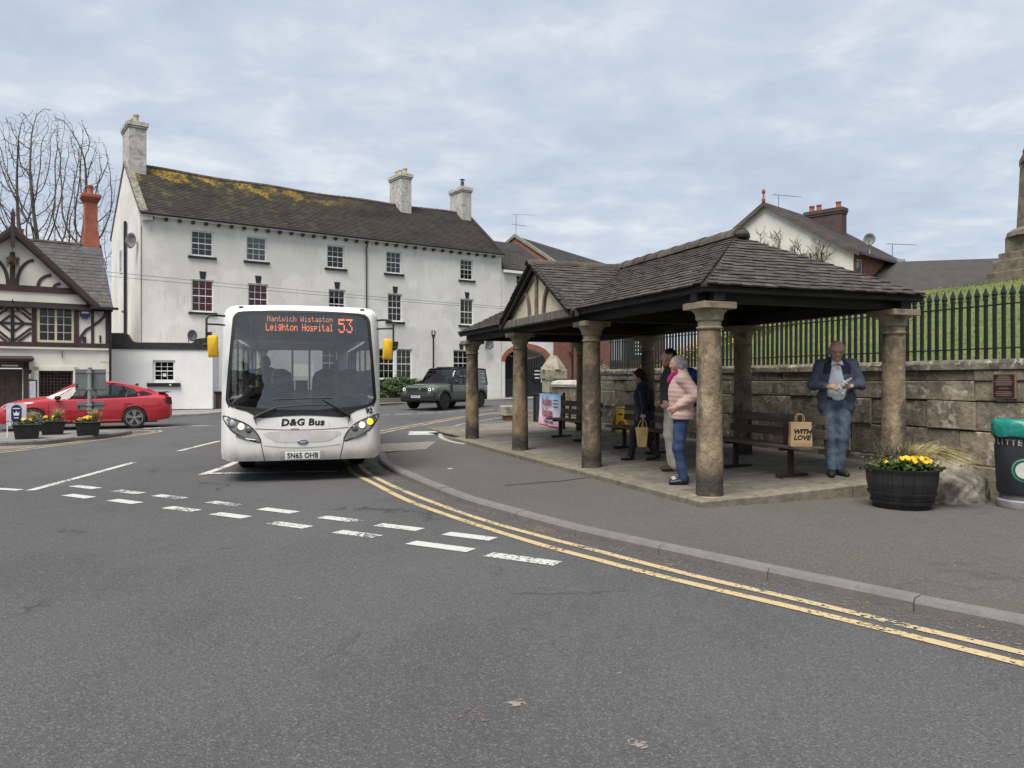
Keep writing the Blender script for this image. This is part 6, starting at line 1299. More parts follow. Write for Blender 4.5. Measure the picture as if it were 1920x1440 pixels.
for s_ in (1, -1):
    B().ell((.72, s_ * .97, .98), (.09, .11, .07), 12, 8).build('door_mirror', M_PLB, red, smooth=True); B().tube([(.74, s_ * .84, .93), (.72, s_ * .92, .95)], .025, 6).build('mirror_stalk', M_PLB, red)
    for xa, m_ in ((-1.345, 1), (1.345, 1)): car_wheel(red, xa, s_ * .80, .335, .22, M_RIMS, 5, side=s_)
    for x0 in (.95, -.27, ):
        B().add([(x0, s_ * .9085, .30), (x0 + .008, s_ * .9085, .30), (x0 + .008, s_ * .9095, .80), (x0, s_ * .9095, .80)], [(0, 1, 2, 3)]).build('door_seam', MATS['black vinyl'], red)
    for x0 in (.0, -1.02): B().box((x0 - .16, s_ * .912, .80), (.20, .022, .028)).build('door_handle', M_RED_P, red, bevel=.008)
    B().hexa([(2.20, s_ * .45, .60), (2.02, s_ * .83, .63), (1.93, s_ * .86, .74), (2.14, s_ * .50, .70), (2.24, s_ * .45, .61), (2.06, s_ * .84, .64), (1.95, s_ * .875, .75), (2.17, s_ * .50, .715)]).build('headlight', mat('headlamp glass', (.45, .46, .48), rough=.1, coat=1), red)
    B().ext([(-2.40, s_ * .50, .72), (-2.405, s_ * .78, .74), (-2.20, s_ * .875, .84), (-2.22, s_ * .86, .98), (-2.38, s_ * .78, .97), (-2.40, s_ * .52, .95)], (-.03, s_ * .012, 0)).build('tail_light', mat('dark tail lamp', (.10, .006, .010), rough=.15, coat=1), red)
    B().box((0, s_ * .895, .26), (2.0, .03, .06)).build('side_skirt', M_RED_P, red, bevel=.01)
B().hexa([(2.245, -.42, .56), (2.245, .42, .56), (2.20, .42, .70), (2.20, -.42, .70), (2.29, -.40, .555), (2.29, .40, .555), (2.235, .42, .71), (2.235, -.42, .71)]).build('grille', M_PLB, red); B().bb(2.27, 2.30, -.55, .55, .24, .40).build('lower_grille', M_PLB, red)
B().bb(2.29, 2.305, -.26, .26, .42, .53).build('number_plate', MATS['plate white'], red)
B().loft([[(-2.05, y_, 1.125 + .0), (-2.22, y_, 1.13), (-2.40, y_, 1.135), (-2.41, y_, 1.12), (-2.2, y_, 1.10)] for y_ in (-.62, 0, .62)], True, True).build('spoiler', M_PLB, red)
B().ext([(-1.5, -.02, 1.30), (-1.35, -.02, 1.34), (-1.48, -.02, 1.42)], (0, .04, 0)).build('roof_fin', M_PLB, red)
B().bb(-2.0, 2.0, -.7, .7, .18, .30).build('underbody', M_RUB, red)
for xa in (-1.345, 1.345): B().bb(xa - .36, xa + .36, -.62, .62, .3, .68).build('wheel_well', M_RUB, red)
B().box((-2.36, .55, .30), (.1, .14, .06)).build('exhaust_tip', M_CHROME, red)
# ---------------- grey green off-roader
M_GRN = mat('grey green metallic', (.125, .138, .115), (.112, .124, .103), 2, .35, metal=.45, coat=.8)
DA = math.atan2(-.857, -.515); fw_ = Vector((math.cos(DA), math.sin(DA)))
lf = Vector((-fw_.y, fw_.x)); fwheel = Vector((-3.22, 35.75)); dcen = fwheel - fw_ * 1.51 - lf * .85
suv = thing('green_offroader', 'boxy grey green off road car with black roof and black wheels passing the white house', 'car', (dcen.x, dcen.y, ground_z(dcen.y + .6)), DA)
dx = sorted(set([round(-2.25 + 4.62 * i / 56, 3) for i in range(57)]))
dtop = [(-2.25, 1.22), (-1.0, 1.20), (.85, 1.20), (1.0, 1.20), (1.8, 1.17), (2.15, 1.13), (2.27, 1.06), (2.33, .92), (2.37, .75)]
dsh = [(-2.25, 1.16), (.9, 1.14), (1.8, 1.09), (2.15, 1.04), (2.27, .98), (2.33, .85), (2.37, .68)]; dhw = [(-2.25, .90), (-2.18, .95), (-1.8, .985), (1.8, .985), (2.1, .955), (2.27, .90), (2.37, .80)]; dzb = [(-2.25, .55), (-2.1, .40), (2.0, .40), (2.2, .48), (2.37, .52)]
car_body(suv, dx, (-1.51, 1.51), .46, .40, dzb, dtop, dhw, dsh, M_GRN, crown=.015, waist=.78)
droof = [(-2.22, 1.90), (-2.1, 1.935), (-1.2, 1.955), (-.2, 1.955), (.25, 1.93), (.36, 1.90), (.9, 1.20)]
g = B(); secs = []
for x in [-2.22 + 3.12 * i / 26 for i in range(27)]:
    zr_ = interp(droof, x); zs = 1.12; w0, w1 = .93, .74 + .0 * x
    f = min(1, (zr_ - zs) / .8); half = [(w0, zs), (w0 - (w0 - w1 - .06) * f, zs + (zr_ - zs) * .88), (w1, zr_ - .01), (0, zr_)]
    secs.append([(x, y_, z_) for y_, z_ in half] + [(x, -y_, z_) for y_, z_ in half[::-1][1:]])
g.loft(secs, False, False); g.add(secs[0], [tuple(range(len(secs[0])))]); g.build('greenhouse', M_CARG, suv, smooth=True, angle=25)
g = B(); g.loft([[(x, w, interp(droof, x) - .06), (x, w, interp(droof, x) + .012), (x, 0, interp(droof, x) + .03), (x, -w, interp(droof, x) + .012), (x, -w, interp(droof, x) - .06)] for x, w in [(-2.26 + 2.62 * i / 14, .80) for i in range(15)]], False).build('roof', M_PLB, suv, smooth=True, angle=40)
dgy = lambda x, z: .93 - (.93 - .80) * (z - 1.12) / .70
M_SGR = M_GRN
side_poly(suv, [(.98, 1.13), (.84, 1.13), (.30, 1.83), (.40, 1.87)], dgy, M_PLB, 'front_pillar', .012); side_poly(suv, [(-.12, 1.13), (-.22, 1.13), (-.22, 1.84), (-.12, 1.84)], dgy, M_PLB, 'middle_pillar', .012)
side_poly(suv, [(-1.05, 1.13), (-1.60, 1.13), (-1.60, 1.86), (-1.05, 1.86)], dgy, M_GRN, 'rear_panel', .014); side_poly(suv, [(-2.12, 1.13), (-2.24, 1.13), (-2.24, 1.86), (-2.12, 1.86)], dgy, M_PLB, 'rear_pillar', .012)
for s_ in (1, -1):
    for k in range(3): B().box((-1.82, s_ * .90, 1.28 + k * .2), (.22, .03, .035)).build('ladder_rung', mat('bright rung', (.6, .6, .6), rough=.3), suv)
    for xa in (-1.51, 1.51):
        car_wheel(suv, xa, s_ * .86, .395, .26, M_PLB, 6, side=s_); g = B()
        secs = []
        for i in range(15):
            a = math.pi * (i / 14); c, sn = math.cos(a), math.sin(a); secs.append([(xa + c * .44, s_ * .96, .40 + sn * .44), (xa + c * .44, s_ * 1.02, .40 + sn * .44), (xa + c * .53, s_ * 1.015, .40 + sn * .53), (xa + c * .54, s_ * .97, .40 + sn * .54)])
        g.loft(secs, True, True).build('wheel_arch', M_PLB, suv)
    B().box((0, s_ * .985, .45), (2.0, .05, .12)).build('sill_trim', M_PLB, suv, bevel=.02); B().ell((.72, s_ * 1.07, 1.28), (.07, .12, .09), 10, 8).build('door_mirror', M_PLB, suv)
    B().box((.98, s_ * .99, .98), (.16, .03, .36)).build('side_vent', M_PLB, suv, bevel=.01); B().box((-.25, s_ * .988, 1.02), (.18, .025, .03)).build('door_handle', M_PLB, suv)
    for x0 in (.88, -.17, -1.1): B().add([(x0, s_ * .9875, .52), (x0 + .012, s_ * .9875, .52), (x0 + .012, s_ * .9755, 1.04), (x0, s_ * .9755, 1.04)], [(0, 1, 2, 3)]).build('door_seam', MATS['black vinyl'], suv)
    h_ = B().box((2.325, s_ * .74, .93), (.06, .26, .20)).build('headlight', M_PLB, suv, bevel=.03); B().lathe([(.075, 0), (.075, .010), (.058, .010), (.058, 0)], (2.352, s_ * .74, .935), 16, ax='x', capb=False, capt=False).build('light_ring', mat('white drl', (.9, .9, .9), emit=(.9, .95, 1), estr=.8), h_)
    B().box((2.34, s_ * .70, .60), (.1, .3, .09)).build('fog_slot', M_RUB, suv)
B().box((2.345, 0, .93), (.05, 1.15, .17)).build('grille', M_PLB, suv, bevel=.015)
for k in range(2): B().box((2.375, 0, .89 + .08 * k), (.012, 1.05, .02)).build('grille_bar', mat('dark grey bar', (.05, .05, .052)), suv)
B().box((2.378, .18, .955), (.006, .14, .05)).build('badge', mat('badge green silver', (.30, .34, .32)), suv)
g = B(); g.loft([[(2.20, y_, .34), (2.42 - .06 * abs(y_), y_, .42), (2.44 - .06 * abs(y_), y_, .62), (2.38 - .05 * abs(y_), y_, .82), (2.2, y_, .82)] for y_ in (-.96, -.6, 0, .6, .96)], True, True).build('front_bumper', M_PLB, suv, bevel=.01)
np_ = B().box((2.452, 0, .60), (.01, .52, .11)).build('number_plate', MATS['plate white'], suv); t_ = text('registration', 'GK74 KCX', .105, MATS['black vinyl'], np_, (2.459, 0, .60), (R(90), 0, R(90)), bold=.002, sx=.85)
t_ = text('bonnet_lettering', 'DEFENDER', .09, mat('dark lettering', (.03, .032, .03)), suv, (2.22, 0, 1.125), (R(38), 0, R(90)), bold=.002, sx=1.3, spacing=1.6)
B().box((-.9, 0, 1.995), (1.7, 1.3, .03)).build('roof_rack', M_PLB, suv); B().box((.22, 0, 1.965), (.14, .8, .05)).build('light_bar', M_PLB, suv, bevel=.01)
B().bb(-2.0, 2.0, -.75, .75, .32, .5).build('underbody', M_RUB, suv)
for xa in (-1.51, 1.51): B().bb(xa - .42, xa + .42, -.7, .7, .4, .9).build('wheel_well', M_RUB, suv)
B().bb(.1, .5, -.5, .5, 1.0, 1.02).build('dash_shelf', M_PLB, suv)

def cabin(par, seats, z0, m):
    for x, y, w in seats:
        o = B().loft([[(x - .05, y - w, z0), (x + .07, y - w, z0), (x + .07, y + w, z0), (x - .05, y + w, z0)], [(x - .14, y - w * .85, z0 + .22), (x - .04, y - w * .85, z0 + .22), (x - .04, y + w * .85, z0 + .22), (x - .14, y + w * .85, z0 + .22)]], True, True).build('seat_back', m, par, bevel=.02)
        B().ell((x - .13, y, z0 + .30), (.05, .13, .08), 10, 8).build('headrest', m, o)
cabin(red, ((.0, .36, .24), (.0, -.36, .24), (-.95, .36, .30), (-.95, -.36, .30)), .98, M_GINT); cabin(suv, ((-.1, .42, .26), (-.1, -.42, .26), (-1.05, .42, .32), (-1.05, -.42, .32)), 1.22, M_GINT)
g = B(); c = Vector((.50, -.36, 1.02)); g.tube([c + Vector((.12 * math.sin(a) * .5, .18 * math.cos(a), .17 * math.sin(a))) for a in [2 * math.pi * i / 16 for i in range(16)]], .015, 5, True).build('steering_wheel', M_PLB, red)
# ============================================================ PEOPLE  (one smooth surface per body, grown from a blended distance field)
def sdf_grid(prims, res, k=.03, cuts=(), pad=.03):
    lo = np.array([1e9] * 3); hi = -lo
    for p in prims:
        for c, r in ((p[1], p[3]), (p[2], p[4])): lo = np.minimum(lo, np.array(c) - np.max(r)); hi = np.maximum(hi, np.array(c) + np.max(r))
    lo -= pad; hi += pad; n = np.ceil((hi - lo) / res).astype(int) + 1
    ax = [lo[i] + res * np.arange(n[i]) for i in range(3)]; V = np.full(n, 1.0, dtype=np.float32)
    for p in prims:
        kind, a, b, ra, rb = p[:5]; kk = p[5] if len(p) > 5 else k
        a = np.array(a, dtype=np.float32); b = np.array(b, dtype=np.float32); m = max(np.max(ra), np.max(rb)) + kk * 2 + res * 3
        l_ = np.minimum(a, b) - m; h_ = np.maximum(a, b) + m; i0 = [max(0, int((l_[i] - lo[i]) / res)) for i in range(3)]; i1 = [min(n[i], int((h_[i] - lo[i]) / res) + 2) for i in range(3)]
        X, Y, Z = np.meshgrid(*[ax[i][i0[i]:i1[i]].astype(np.float32) for i in range(3)], indexing='ij')
        if kind == 'c':
            d = b - a; L2 = max(float(d @ d), 1e-9); t = np.clip(((X - a[0]) * d[0] + (Y - a[1]) * d[1] + (Z - a[2]) * d[2]) / L2, 0, 1)
            D = np.sqrt((X - a[0] - t * d[0]) ** 2 + (Y - a[1] - t * d[1]) ** 2 + (Z - a[2] - t * d[2]) ** 2) - (ra + (rb - ra) * t)
        elif kind == 'e':      # ellipsoid at a with radii ra (3)
            r = np.array(ra, dtype=np.float32); q = np.sqrt(((X - a[0]) / r[0]) ** 2 + ((Y - a[1]) / r[1]) ** 2 + ((Z - a[2]) / r[2]) ** 2); q2 = np.sqrt(((X - a[0]) / r[0] ** 2) ** 2 + ((Y - a[1]) / r[1] ** 2) ** 2 + ((Z - a[2]) / r[2] ** 2) ** 2); D = q * (q - 1) / np.maximum(q2, 1e-6)
        else:                  # flattened capsule: 'f', radii (rx, ry) scale in x,y at both ends
            sx, sy = ra[0], ra[1]; tx, ty = rb[0], rb[1]; d = b - a; t = np.clip((Z - a[2]) / (d[2] if abs(d[2]) > 1e-6 else 1e-6), 0, 1)
            cx = a[0] + d[0] * t; cy = a[1] + d[1] * t; rx = sx + (tx - sx) * t; ry = sy + (ty - sy) * t; dz = np.where(t <= 0, (Z - a[2]), np.where(t >= 1, Z - b[2], 0)); q = np.sqrt(((X - cx) / rx) ** 2 + ((Y - cy) / ry) ** 2); rm = np.minimum(rx, ry)
            D = np.sqrt(np.maximum((q - 1) * rm, 0) ** 2 + dz ** 2) + np.minimum((q - 1) * rm, 0) * (np.abs(dz) < 1e-6) - .0
        sl = tuple(slice(i0[i], i1[i]) for i in range(3)); A = V[sl]; hmix = np.maximum(kk - np.abs(A - D), 0) / kk; V[sl] = np.minimum(A, D) - hmix * hmix * kk * .25
    for nrm, off in cuts:      # keep points with nrm . p <= off
        G_ = np.meshgrid(*[a_.astype(np.float32) for a_ in ax], indexing='ij'); V = np.maximum(V, G_[0] * nrm[0] + G_[1] * nrm[1] + G_[2] * nrm[2] - off)
    return V, lo, res, ax
def surface_net(V, lo, res):
    n = np.array(V.shape); ins = V < 0
    c = [ins[i:n[0] - 1 + i, j:n[1] - 1 + j, k:n[2] - 1 + k] for i in (0, 1) for j in (0, 1) for k in (0, 1)]
    s = sum(x.astype(np.int8) for x in c); act = (s > 0) & (s < 8); idx = -np.ones(act.shape, dtype=np.int64); I = np.argwhere(act); idx[act] = np.arange(len(I))
    P = np.zeros((len(I), 3)); W = np.zeros(len(I)); corners = [(i, j, k) for i in (0, 1) for j in (0, 1) for k in (0, 1)]
    for a in range(8):
        for b in range(a + 1, 8):
            ca, cb = np.array(corners[a]), np.array(corners[b])
            if np.abs(ca - cb).sum() != 1: continue
            va = V[tuple((I + ca).T)]; vb = V[tuple((I + cb).T)]; m = (va < 0) != (vb < 0); t = np.where(m, va / np.where(m, va - vb, 1), 0)
            P += np.where(m[:, None], ca + (cb - ca) * t[:, None], 0); W += m
    verts = lo + (I + P / W[:, None]) * res; faces = []
    for axn in range(3):
        u, w = [i for i in range(3) if i != axn]; sl0 = [slice(None)] * 3; sl1 = [slice(None)] * 3; sl0[axn] = slice(0, n[axn] - 1); sl1[axn] = slice(1, n[axn])
        A, Bb = ins[tuple(sl0)], ins[tuple(sl1)]; E_ = np.argwhere(A != Bb); E_ = E_[(E_[:, u] > 0) & (E_[:, w] > 0) & (E_[:, u] < n[u] - 1) & (E_[:, w] < n[w] - 1)]
        def cell(du, dw): q = E_.copy(); q[:, u] += du; q[:, w] += dw; return idx[tuple(q.T)]
        q = np.stack([cell(-1, -1), cell(0, -1), cell(0, 0), cell(-1, 0)], 1); fl = A[tuple(E_.T)]
        if axn == 1: fl = ~fl
        q[~fl] = q[~fl][:, ::-1]; faces.append(q)
    F = np.concatenate(faces); F = F[(F >= 0).all(1)]
    return verts, F
def blob_obj(name, prims, mat_, par, res=.011, k=.03, cuts=(), fold=None):
    V, lo, rs, ax = sdf_grid(prims, res, k, cuts)
    if fold is not None:
        G_ = np.meshgrid(*ax, indexing='ij'); near = np.abs(V) < .05; V = V + np.where(near, fold(*G_), 0).astype(np.float32)
    v, f = surface_net(V, lo, rs); me = bpy.data.meshes.new(name); me.from_pydata(v.tolist(), [], f.tolist()); me.materials.append(mat_); me.polygons.foreach_set('use_smooth', [True] * len(me.polygons)); me.update()
    o = link(name, me, par); return o
def cap(a, b, ra, rb=None, k=None): return ('c', a, b, ra, ra if rb is None else rb) + ((k,) if k else ())
def ell_(c, r, k=None): return ('e', c, c, r, r) + ((k,) if k else ())
def L3(a, b, t): return tuple(a[i] + (b[i] - a[i]) * t for i in range(3))
def hand(w, d, side, curl=.5, pd=(0, -1, 0), s=1.0):
    "palm, four bent fingers of unequal length and a thumb; w wrist, d hand direction, pd palm direction"
    d = Vector(d).normalized(); pd = Vector(pd).normalized(); ac = d.cross(pd).normalized() * side; w = Vector(w); P = []
    palm = w + d * .085 * s; P.append(cap(w, w + d * .03 * s, .026 * s, .030 * s, .02))
    for i in range(4):
        base = w + d * .085 * s + ac * (.030 - .020 * i) * s; P.append(cap(w + d * .025 * s + ac * (.02 - .013 * i) * s, base, .015 * s, .0125 * s, .014))
        L_ = (.066, .075, .070, .055)[i] * s; d1 = (d * math.cos(curl) + pd * math.sin(curl)); m = base + d1 * L_ * .5; d2 = (d * math.cos(curl * 2.2) + pd * math.sin(curl * 2.2)); e = m + d2 * L_ * .5
        P += [cap(base, m, .0098 * s, .0092 * s, .005), cap(m, e, .0092 * s, .0078 * s, .005)]
    t0 = w + d * .03 * s + ac * .028 * s; t1 = t0 + (d * .6 + ac * .7 + pd * .25).normalized() * .045 * s; t2 = t1 + (d * .9 + pd * .35).normalized() * .03 * s
    P += [cap(w + d * .015 * s, t0, .018 * s, .015 * s, .015), cap(t0, t1, .013 * s, .0105 * s, .008), cap(t1, t2, .0105 * s, .009 * s, .005)]; return P
SKIN = mat('skin', (.58, .36, .27), (.52, .30, .22), 14, .55, sub=.12, bump=.002, bscale=40); SKINR = mat('ruddy skin', (.64, .39, .30), (.56, .31, .235), 12, .5, sub=.12, bump=.003, bscale=36)
def head_prims(c, f, up=(0, 0, 1), s=1.0, jaw=1.0):
    "skull, face, nose, ears, chin; c centre of the head, f facing direction"
    f = Vector(f).normalized(); up = Vector(up).normalized(); r = f.cross(up).normalized(); up = r.cross(f); c = Vector(c); q = lambda a, b, d: tuple(c + (f * a + r * b + up * d) * s)
    P = [ell_(q(-.012, 0, .028), (.080 * s, .080 * s, .092 * s)), cap(q(.015, 0, .035), q(-.03, 0, .03), .078 * s, .080 * s, .03), cap(q(.030, 0, -.02), q(.035, 0, -.075), .058 * s, .036 * s * jaw, .04), cap(q(.062, 0, -.088), q(.055, 0, -.085), .022 * s, .022 * s, .03)]
    P += [cap(q(.085, 0, .012), q(.104, 0, -.022), .009 * s, .015 * s, .012), cap(q(.09, -.016, -.028), q(.09, .016, -.028), .008 * s, .008 * s, .01), cap(q(.080, -.04, .030), q(.080, .04, .030), .013 * s, .013 * s, .02), cap(q(.082, -.02, -.056), q(.082, .02, -.056), .010 * s, .010 * s, .012)]
    for b in (-1, 1): P += [cap(q(-.012, b * .078, .012), q(-.006, b * .080, -.028), .017 * s, .010 * s, .008), cap(q(.058, b * .045, -.015), q(.058, b * .043, -.03), .026 * s, .024 * s, .025)]
    return P, q
def face_bits(par, q, s=1.0, glasses=False):
    for b in (-1, 1):
        B().ell(q(.074, b * .033, .012), (.0125 * s, .0125 * s, .010 * s), 8, 6).build('eye', mat('eye white', (.6, .58, .55), rough=.2), par, smooth=True); B().ell(q(.084, b * .033, .012), (.005, .006, .006), 8, 6).build('iris', mat('iris', (.04, .03, .02), rough=.2), par)
    B().tube([q(.0905, -.022, -.056), q(.0945, 0, -.055), q(.0905, .022, -.056)], .0042, 5).build('mouth', mat('lips', (.30, .10, .09), rough=.5), par)
    if glasses:
        g = B()
        for b in (-1, 1): g.tube([q(.098, b * .034 + .025 * math.cos(a), .010 + .018 * math.sin(a)) for a in [2 * math.pi * i / 14 for i in range(14)]], .0026, 5, True); g.tube([q(.097, b * .058, .014), q(.02, b * .083, .02)], .0025, 4)
        g.tube([q(.099, -.01, .014), q(.103, 0, .016), q(.099, .01, .014)], .0025, 4); g.build('glasses', M_PLB, par)
def shoe(par, heel, d, m, L_=.27, s=1.0, pitch=0, name='shoe'):
    d = Vector(d).normalized(); h = Vector(heel); p = lambda t, z: tuple(h + d * t * s + Vector((0, 0, z * s + pitch * t)))
    return blob_obj(name, [cap(p(.0, .045), p(.07, .040), .040 * s, .042 * s), cap(p(.07, .04), p(L_ - .06, .028), .044 * s, .034 * s), cap(p(0, .08), p(.03, .06), .040 * s, .04 * s)], m, par, .009, .03, cuts=[((0, 0, -1), -(h.z - .002 + min(0, pitch * L_)))])
def fold_fn(fr, amp, fz=1.0): return lambda X, Y, Z: amp * np.sin(X * fr + 2 * np.sin(Z * 11)) * np.sin(Z * fr * fz + 3 * np.sin(X * 9 + Y * 7))
def quilt(step, amp): return lambda X, Y, Z: -amp * np.abs(np.sin(Z * math.pi / step + .6 * np.sin(X * 5) + .4 * np.sin(Y * 6))) ** .6

# ---- man reading a packet: faces the camera (local -y)
def man():
    X_, Y_ = 4.50, 10.68; d_ = (Vector((X_, Y_, 0)) - C1).dot(MV); Hh = 1.88
    o = thing('person', 'balding man in open blue jacket and jeans looking down at a packet', 'person', (X_, Y_, floor_z(d_)), R(-16)); o.scale = (Hh / 1.76,) * 3
    hip = [(-.095, 0, .93), (.095, 0, .93)]; knee = [(-.085, -.03, .50), (.07, -.02, .50)]; ank = [(-.055, -.01, .09), (.045, .05, .09)]; sho = [(-.195, .0, 1.44), (.195, .0, 1.44)]; elb = [(-.285, -.02, 1.18), (.285, -.02, 1.18)]; wri = [(-.115, -.245, 1.155), (.12, -.25, 1.165)]
    hc = (0, -.075, 1.625); hp, q = head_prims(hc, (0, -.93, -.36), (0, -.36, .93)); body = list(hp) + [cap((0, .0, 1.46), (0, -.05, 1.57), .062, .060, .03), ell_((0, 0, 1.25), (.17, .12, .26)), ell_((0, 0, .97), (.16, .12, .13))]
    for i in (0, 1):
        body += [cap(sho[i], elb[i], .045, .04), cap(elb[i], wri[i], .036, .026), cap(hip[i], knee[i], .07, .05), cap(knee[i], ank[i], .045, .035)] + hand(wri[i], ((1, -.35, .02), (-1, -.3, .05))[i], (-1, 1)[i] * -1, .75, (0, .9, -.2))
    b = blob_obj('body', body, SKINR, o, .0085, .03); face_bits(b, q, 1, True)
    hair = [cap(q(-.05, s_ * .058, -.01), q(-.075, s_ * .035, -.05), .036, .028) for s_ in (-1, 1)] + [cap(q(-.02, s_ * .082, .02), q(-.045, s_ * .085, -.045), .020, .024) for s_ in (-1, 1)] + [cap(q(-.085, -.03, -.02), q(-.085, .03, -.02), .030, .030)]
    blob_obj('hair', hair, mat('white grey hair', (.42, .40, .38), (.30, .285, .27), 30, .8, bump=.006, bscale=80), b, .008, .025)
    jean = mat('washed blue jeans', (.12, .165, .225), (.075, .11, .16), 5, .9, bump=.006, bscale=24, layers=[((.24, .28, .33), 3, .50, .64, .6), ((.03, .045, .075), 9, .58, .7, .5)])
    tr = [ell_((0, .0, .97), (.182, .132, .12)), cap((-.09, 0, .95), (.09, 0, .95), .10)] + [c for i in (0, 1) for c in (cap(hip[i], knee[i], .098, .078), cap(knee[i], (ank[i][0], ank[i][1] + .01, ank[i][2] + .0), .074, .062))]
    blob_obj('trousers', tr, jean, b, .0095, .025, cuts=[((0, 0, -1), -.065), ((0, 0, 1), 1.03)], fold=fold_fn(38, .005, .8))
    blob_obj('shirt', [ell_((0, -.008, 1.22), (.172, .128, .25)), cap((0, -.01, 1.05), (0, -.01, .98), .14, .135), cap((-.13, 0, 1.40), (.13, 0, 1.40), .075)], mat('pale blue shirt', (.62, .69, .76), (.56, .63, .70), 5, .8), b, .0095, .04, cuts=[((0, 0, -1), -.985), ((0, 0, 1), 1.485)], fold=fold_fn(30, .004))
    for s_ in (-1, 1): B().ext([(s_ * .005, -.105, 1.46), (s_ * .06, -.075, 1.50), (s_ * .075, -.10, 1.435)], (0, -.012, -.004)).build('collar', MATS['pale blue shirt'], b)
    B().lathe([(1, 0), (1.015, .005), (1.015, .035), (1, .04)], (0, 0, 0), 32, sx=.170, sy=.133, capb=False, capt=False).build('belt', mat('brown belt', (.10, .035, .018), rough=.4), b, loc=(0, -.004, .985)); B().box((0, -.142, 1.005), (.05, .012, .045)).build('buckle', M_CHROME, b)
    jk = mat('slate blue padded jacket', (.085, .10, .15), (.065, .08, .12), 6, .75, bump=.004, bscale=30); nv = mat('navy yoke', (.014, .016, .028), (.02, .022, .036), 6, .7)
    def V_open(X, Y, Z):     # open front: a gap that widens a little downwards
        half = .055 + .055 * np.clip((1.42 - Z) / .3, 0, 1); return np.where((Y < -.02) & (np.abs(X + .01) < half), .08, 0) + (-.004 * np.abs(np.sin(X * 42)) * (np.abs(X) < .2))
    sl = [c for i in (0, 1) for c in (cap(sho[i], elb[i], .076, .066), cap(elb[i], L3(elb[i], wri[i], .80), .064, .050))]
    tor = [ell_((0, .012, 1.26), (.205, .152, .25)), cap((-.105, .01, 1.02), (.105, .01, 1.02), .132), cap((-.11, .02, .90), (.11, .02, .90), .122), cap((-.15, .01, 1.43), (.15, .01, 1.43), .085), cap((-.06, .035, 1.50), (.06, .035, 1.50), .055)]
    blob_obj('jacket', tor + sl, jk, b, .0095, .03, cuts=[((0, 0, -1), -.80)], fold=lambda X, Y, Z: V_open(X, Y, Z) + np.where(np.abs(X) > .22, .005 * np.sin(Z * 40 + X * 30), 0))
    blob_obj('jacket_yoke', [ell_((0, .012, 1.27), (.209, .156, .25)), cap((-.155, .01, 1.425), (.155, .01, 1.425), .091)], nv, b, .0095, .03, cuts=[((0, 0, -1), -1.315), ((1, 0, 0), .205), ((-1, 0, 0), .205)], fold=lambda X, Y, Z: np.where((Y < -.02) & (np.abs(X + .01) < .055 + .055 * np.clip((1.42 - Z) / .3, 0, 1)), .08, 0))
    for i in (0, 1): shoe(b, (ank[i][0], ank[i][1] + .03, 0), ((-.1, -1, 0), (.35, -1, 0))[i], mat('dark shoe', (.022, .02, .02), rough=.6))
    B().lathe([(.032, -.012), (.034, 0), (.032, .012)], (.145, -.232, 1.166), 14, ax='x').build('watch', mat('steel watch', (.55, .53, .48), rough=.25, metal=.6), b)
    wf = B().lathe([(.02, 0), (.02, .008)], (0, 0, 0), 14).build('watch_face', mat('watch dial', (.7, .68, .6)), b); wf.matrix_basis = frame((.15, -.268, 1.172), (1, 0, 0), (0, 0, 1), (0, -1, 0))
    Mw = o.matrix_basis.copy() if False else None
    pk = thing('paper_packet', 'crumpled white and grey packet held in the hands of the balding man', 'packet', (X_, Y_, floor_z(d_)), R(-16)); pk.scale = o.scale
    blob_obj('wrapper', [cap((-.03, -.33, 1.13), (.06, -.33, 1.20), .028, .03), cap((.05, -.33, 1.20), (.13, -.32, 1.255), .030, .016), cap((.0, -.33, 1.12), (.045, -.34, 1.06), .022, .014)], mat('crumpled packet', (.48, .49, .46), (.26, .27, .25), 30, .5, bump=.012, bscale=50, layers=[((.62, .62, .60), 22, .55, .6, .8)]), pk, .007, .02, fold=fold_fn(90, .006))
man()
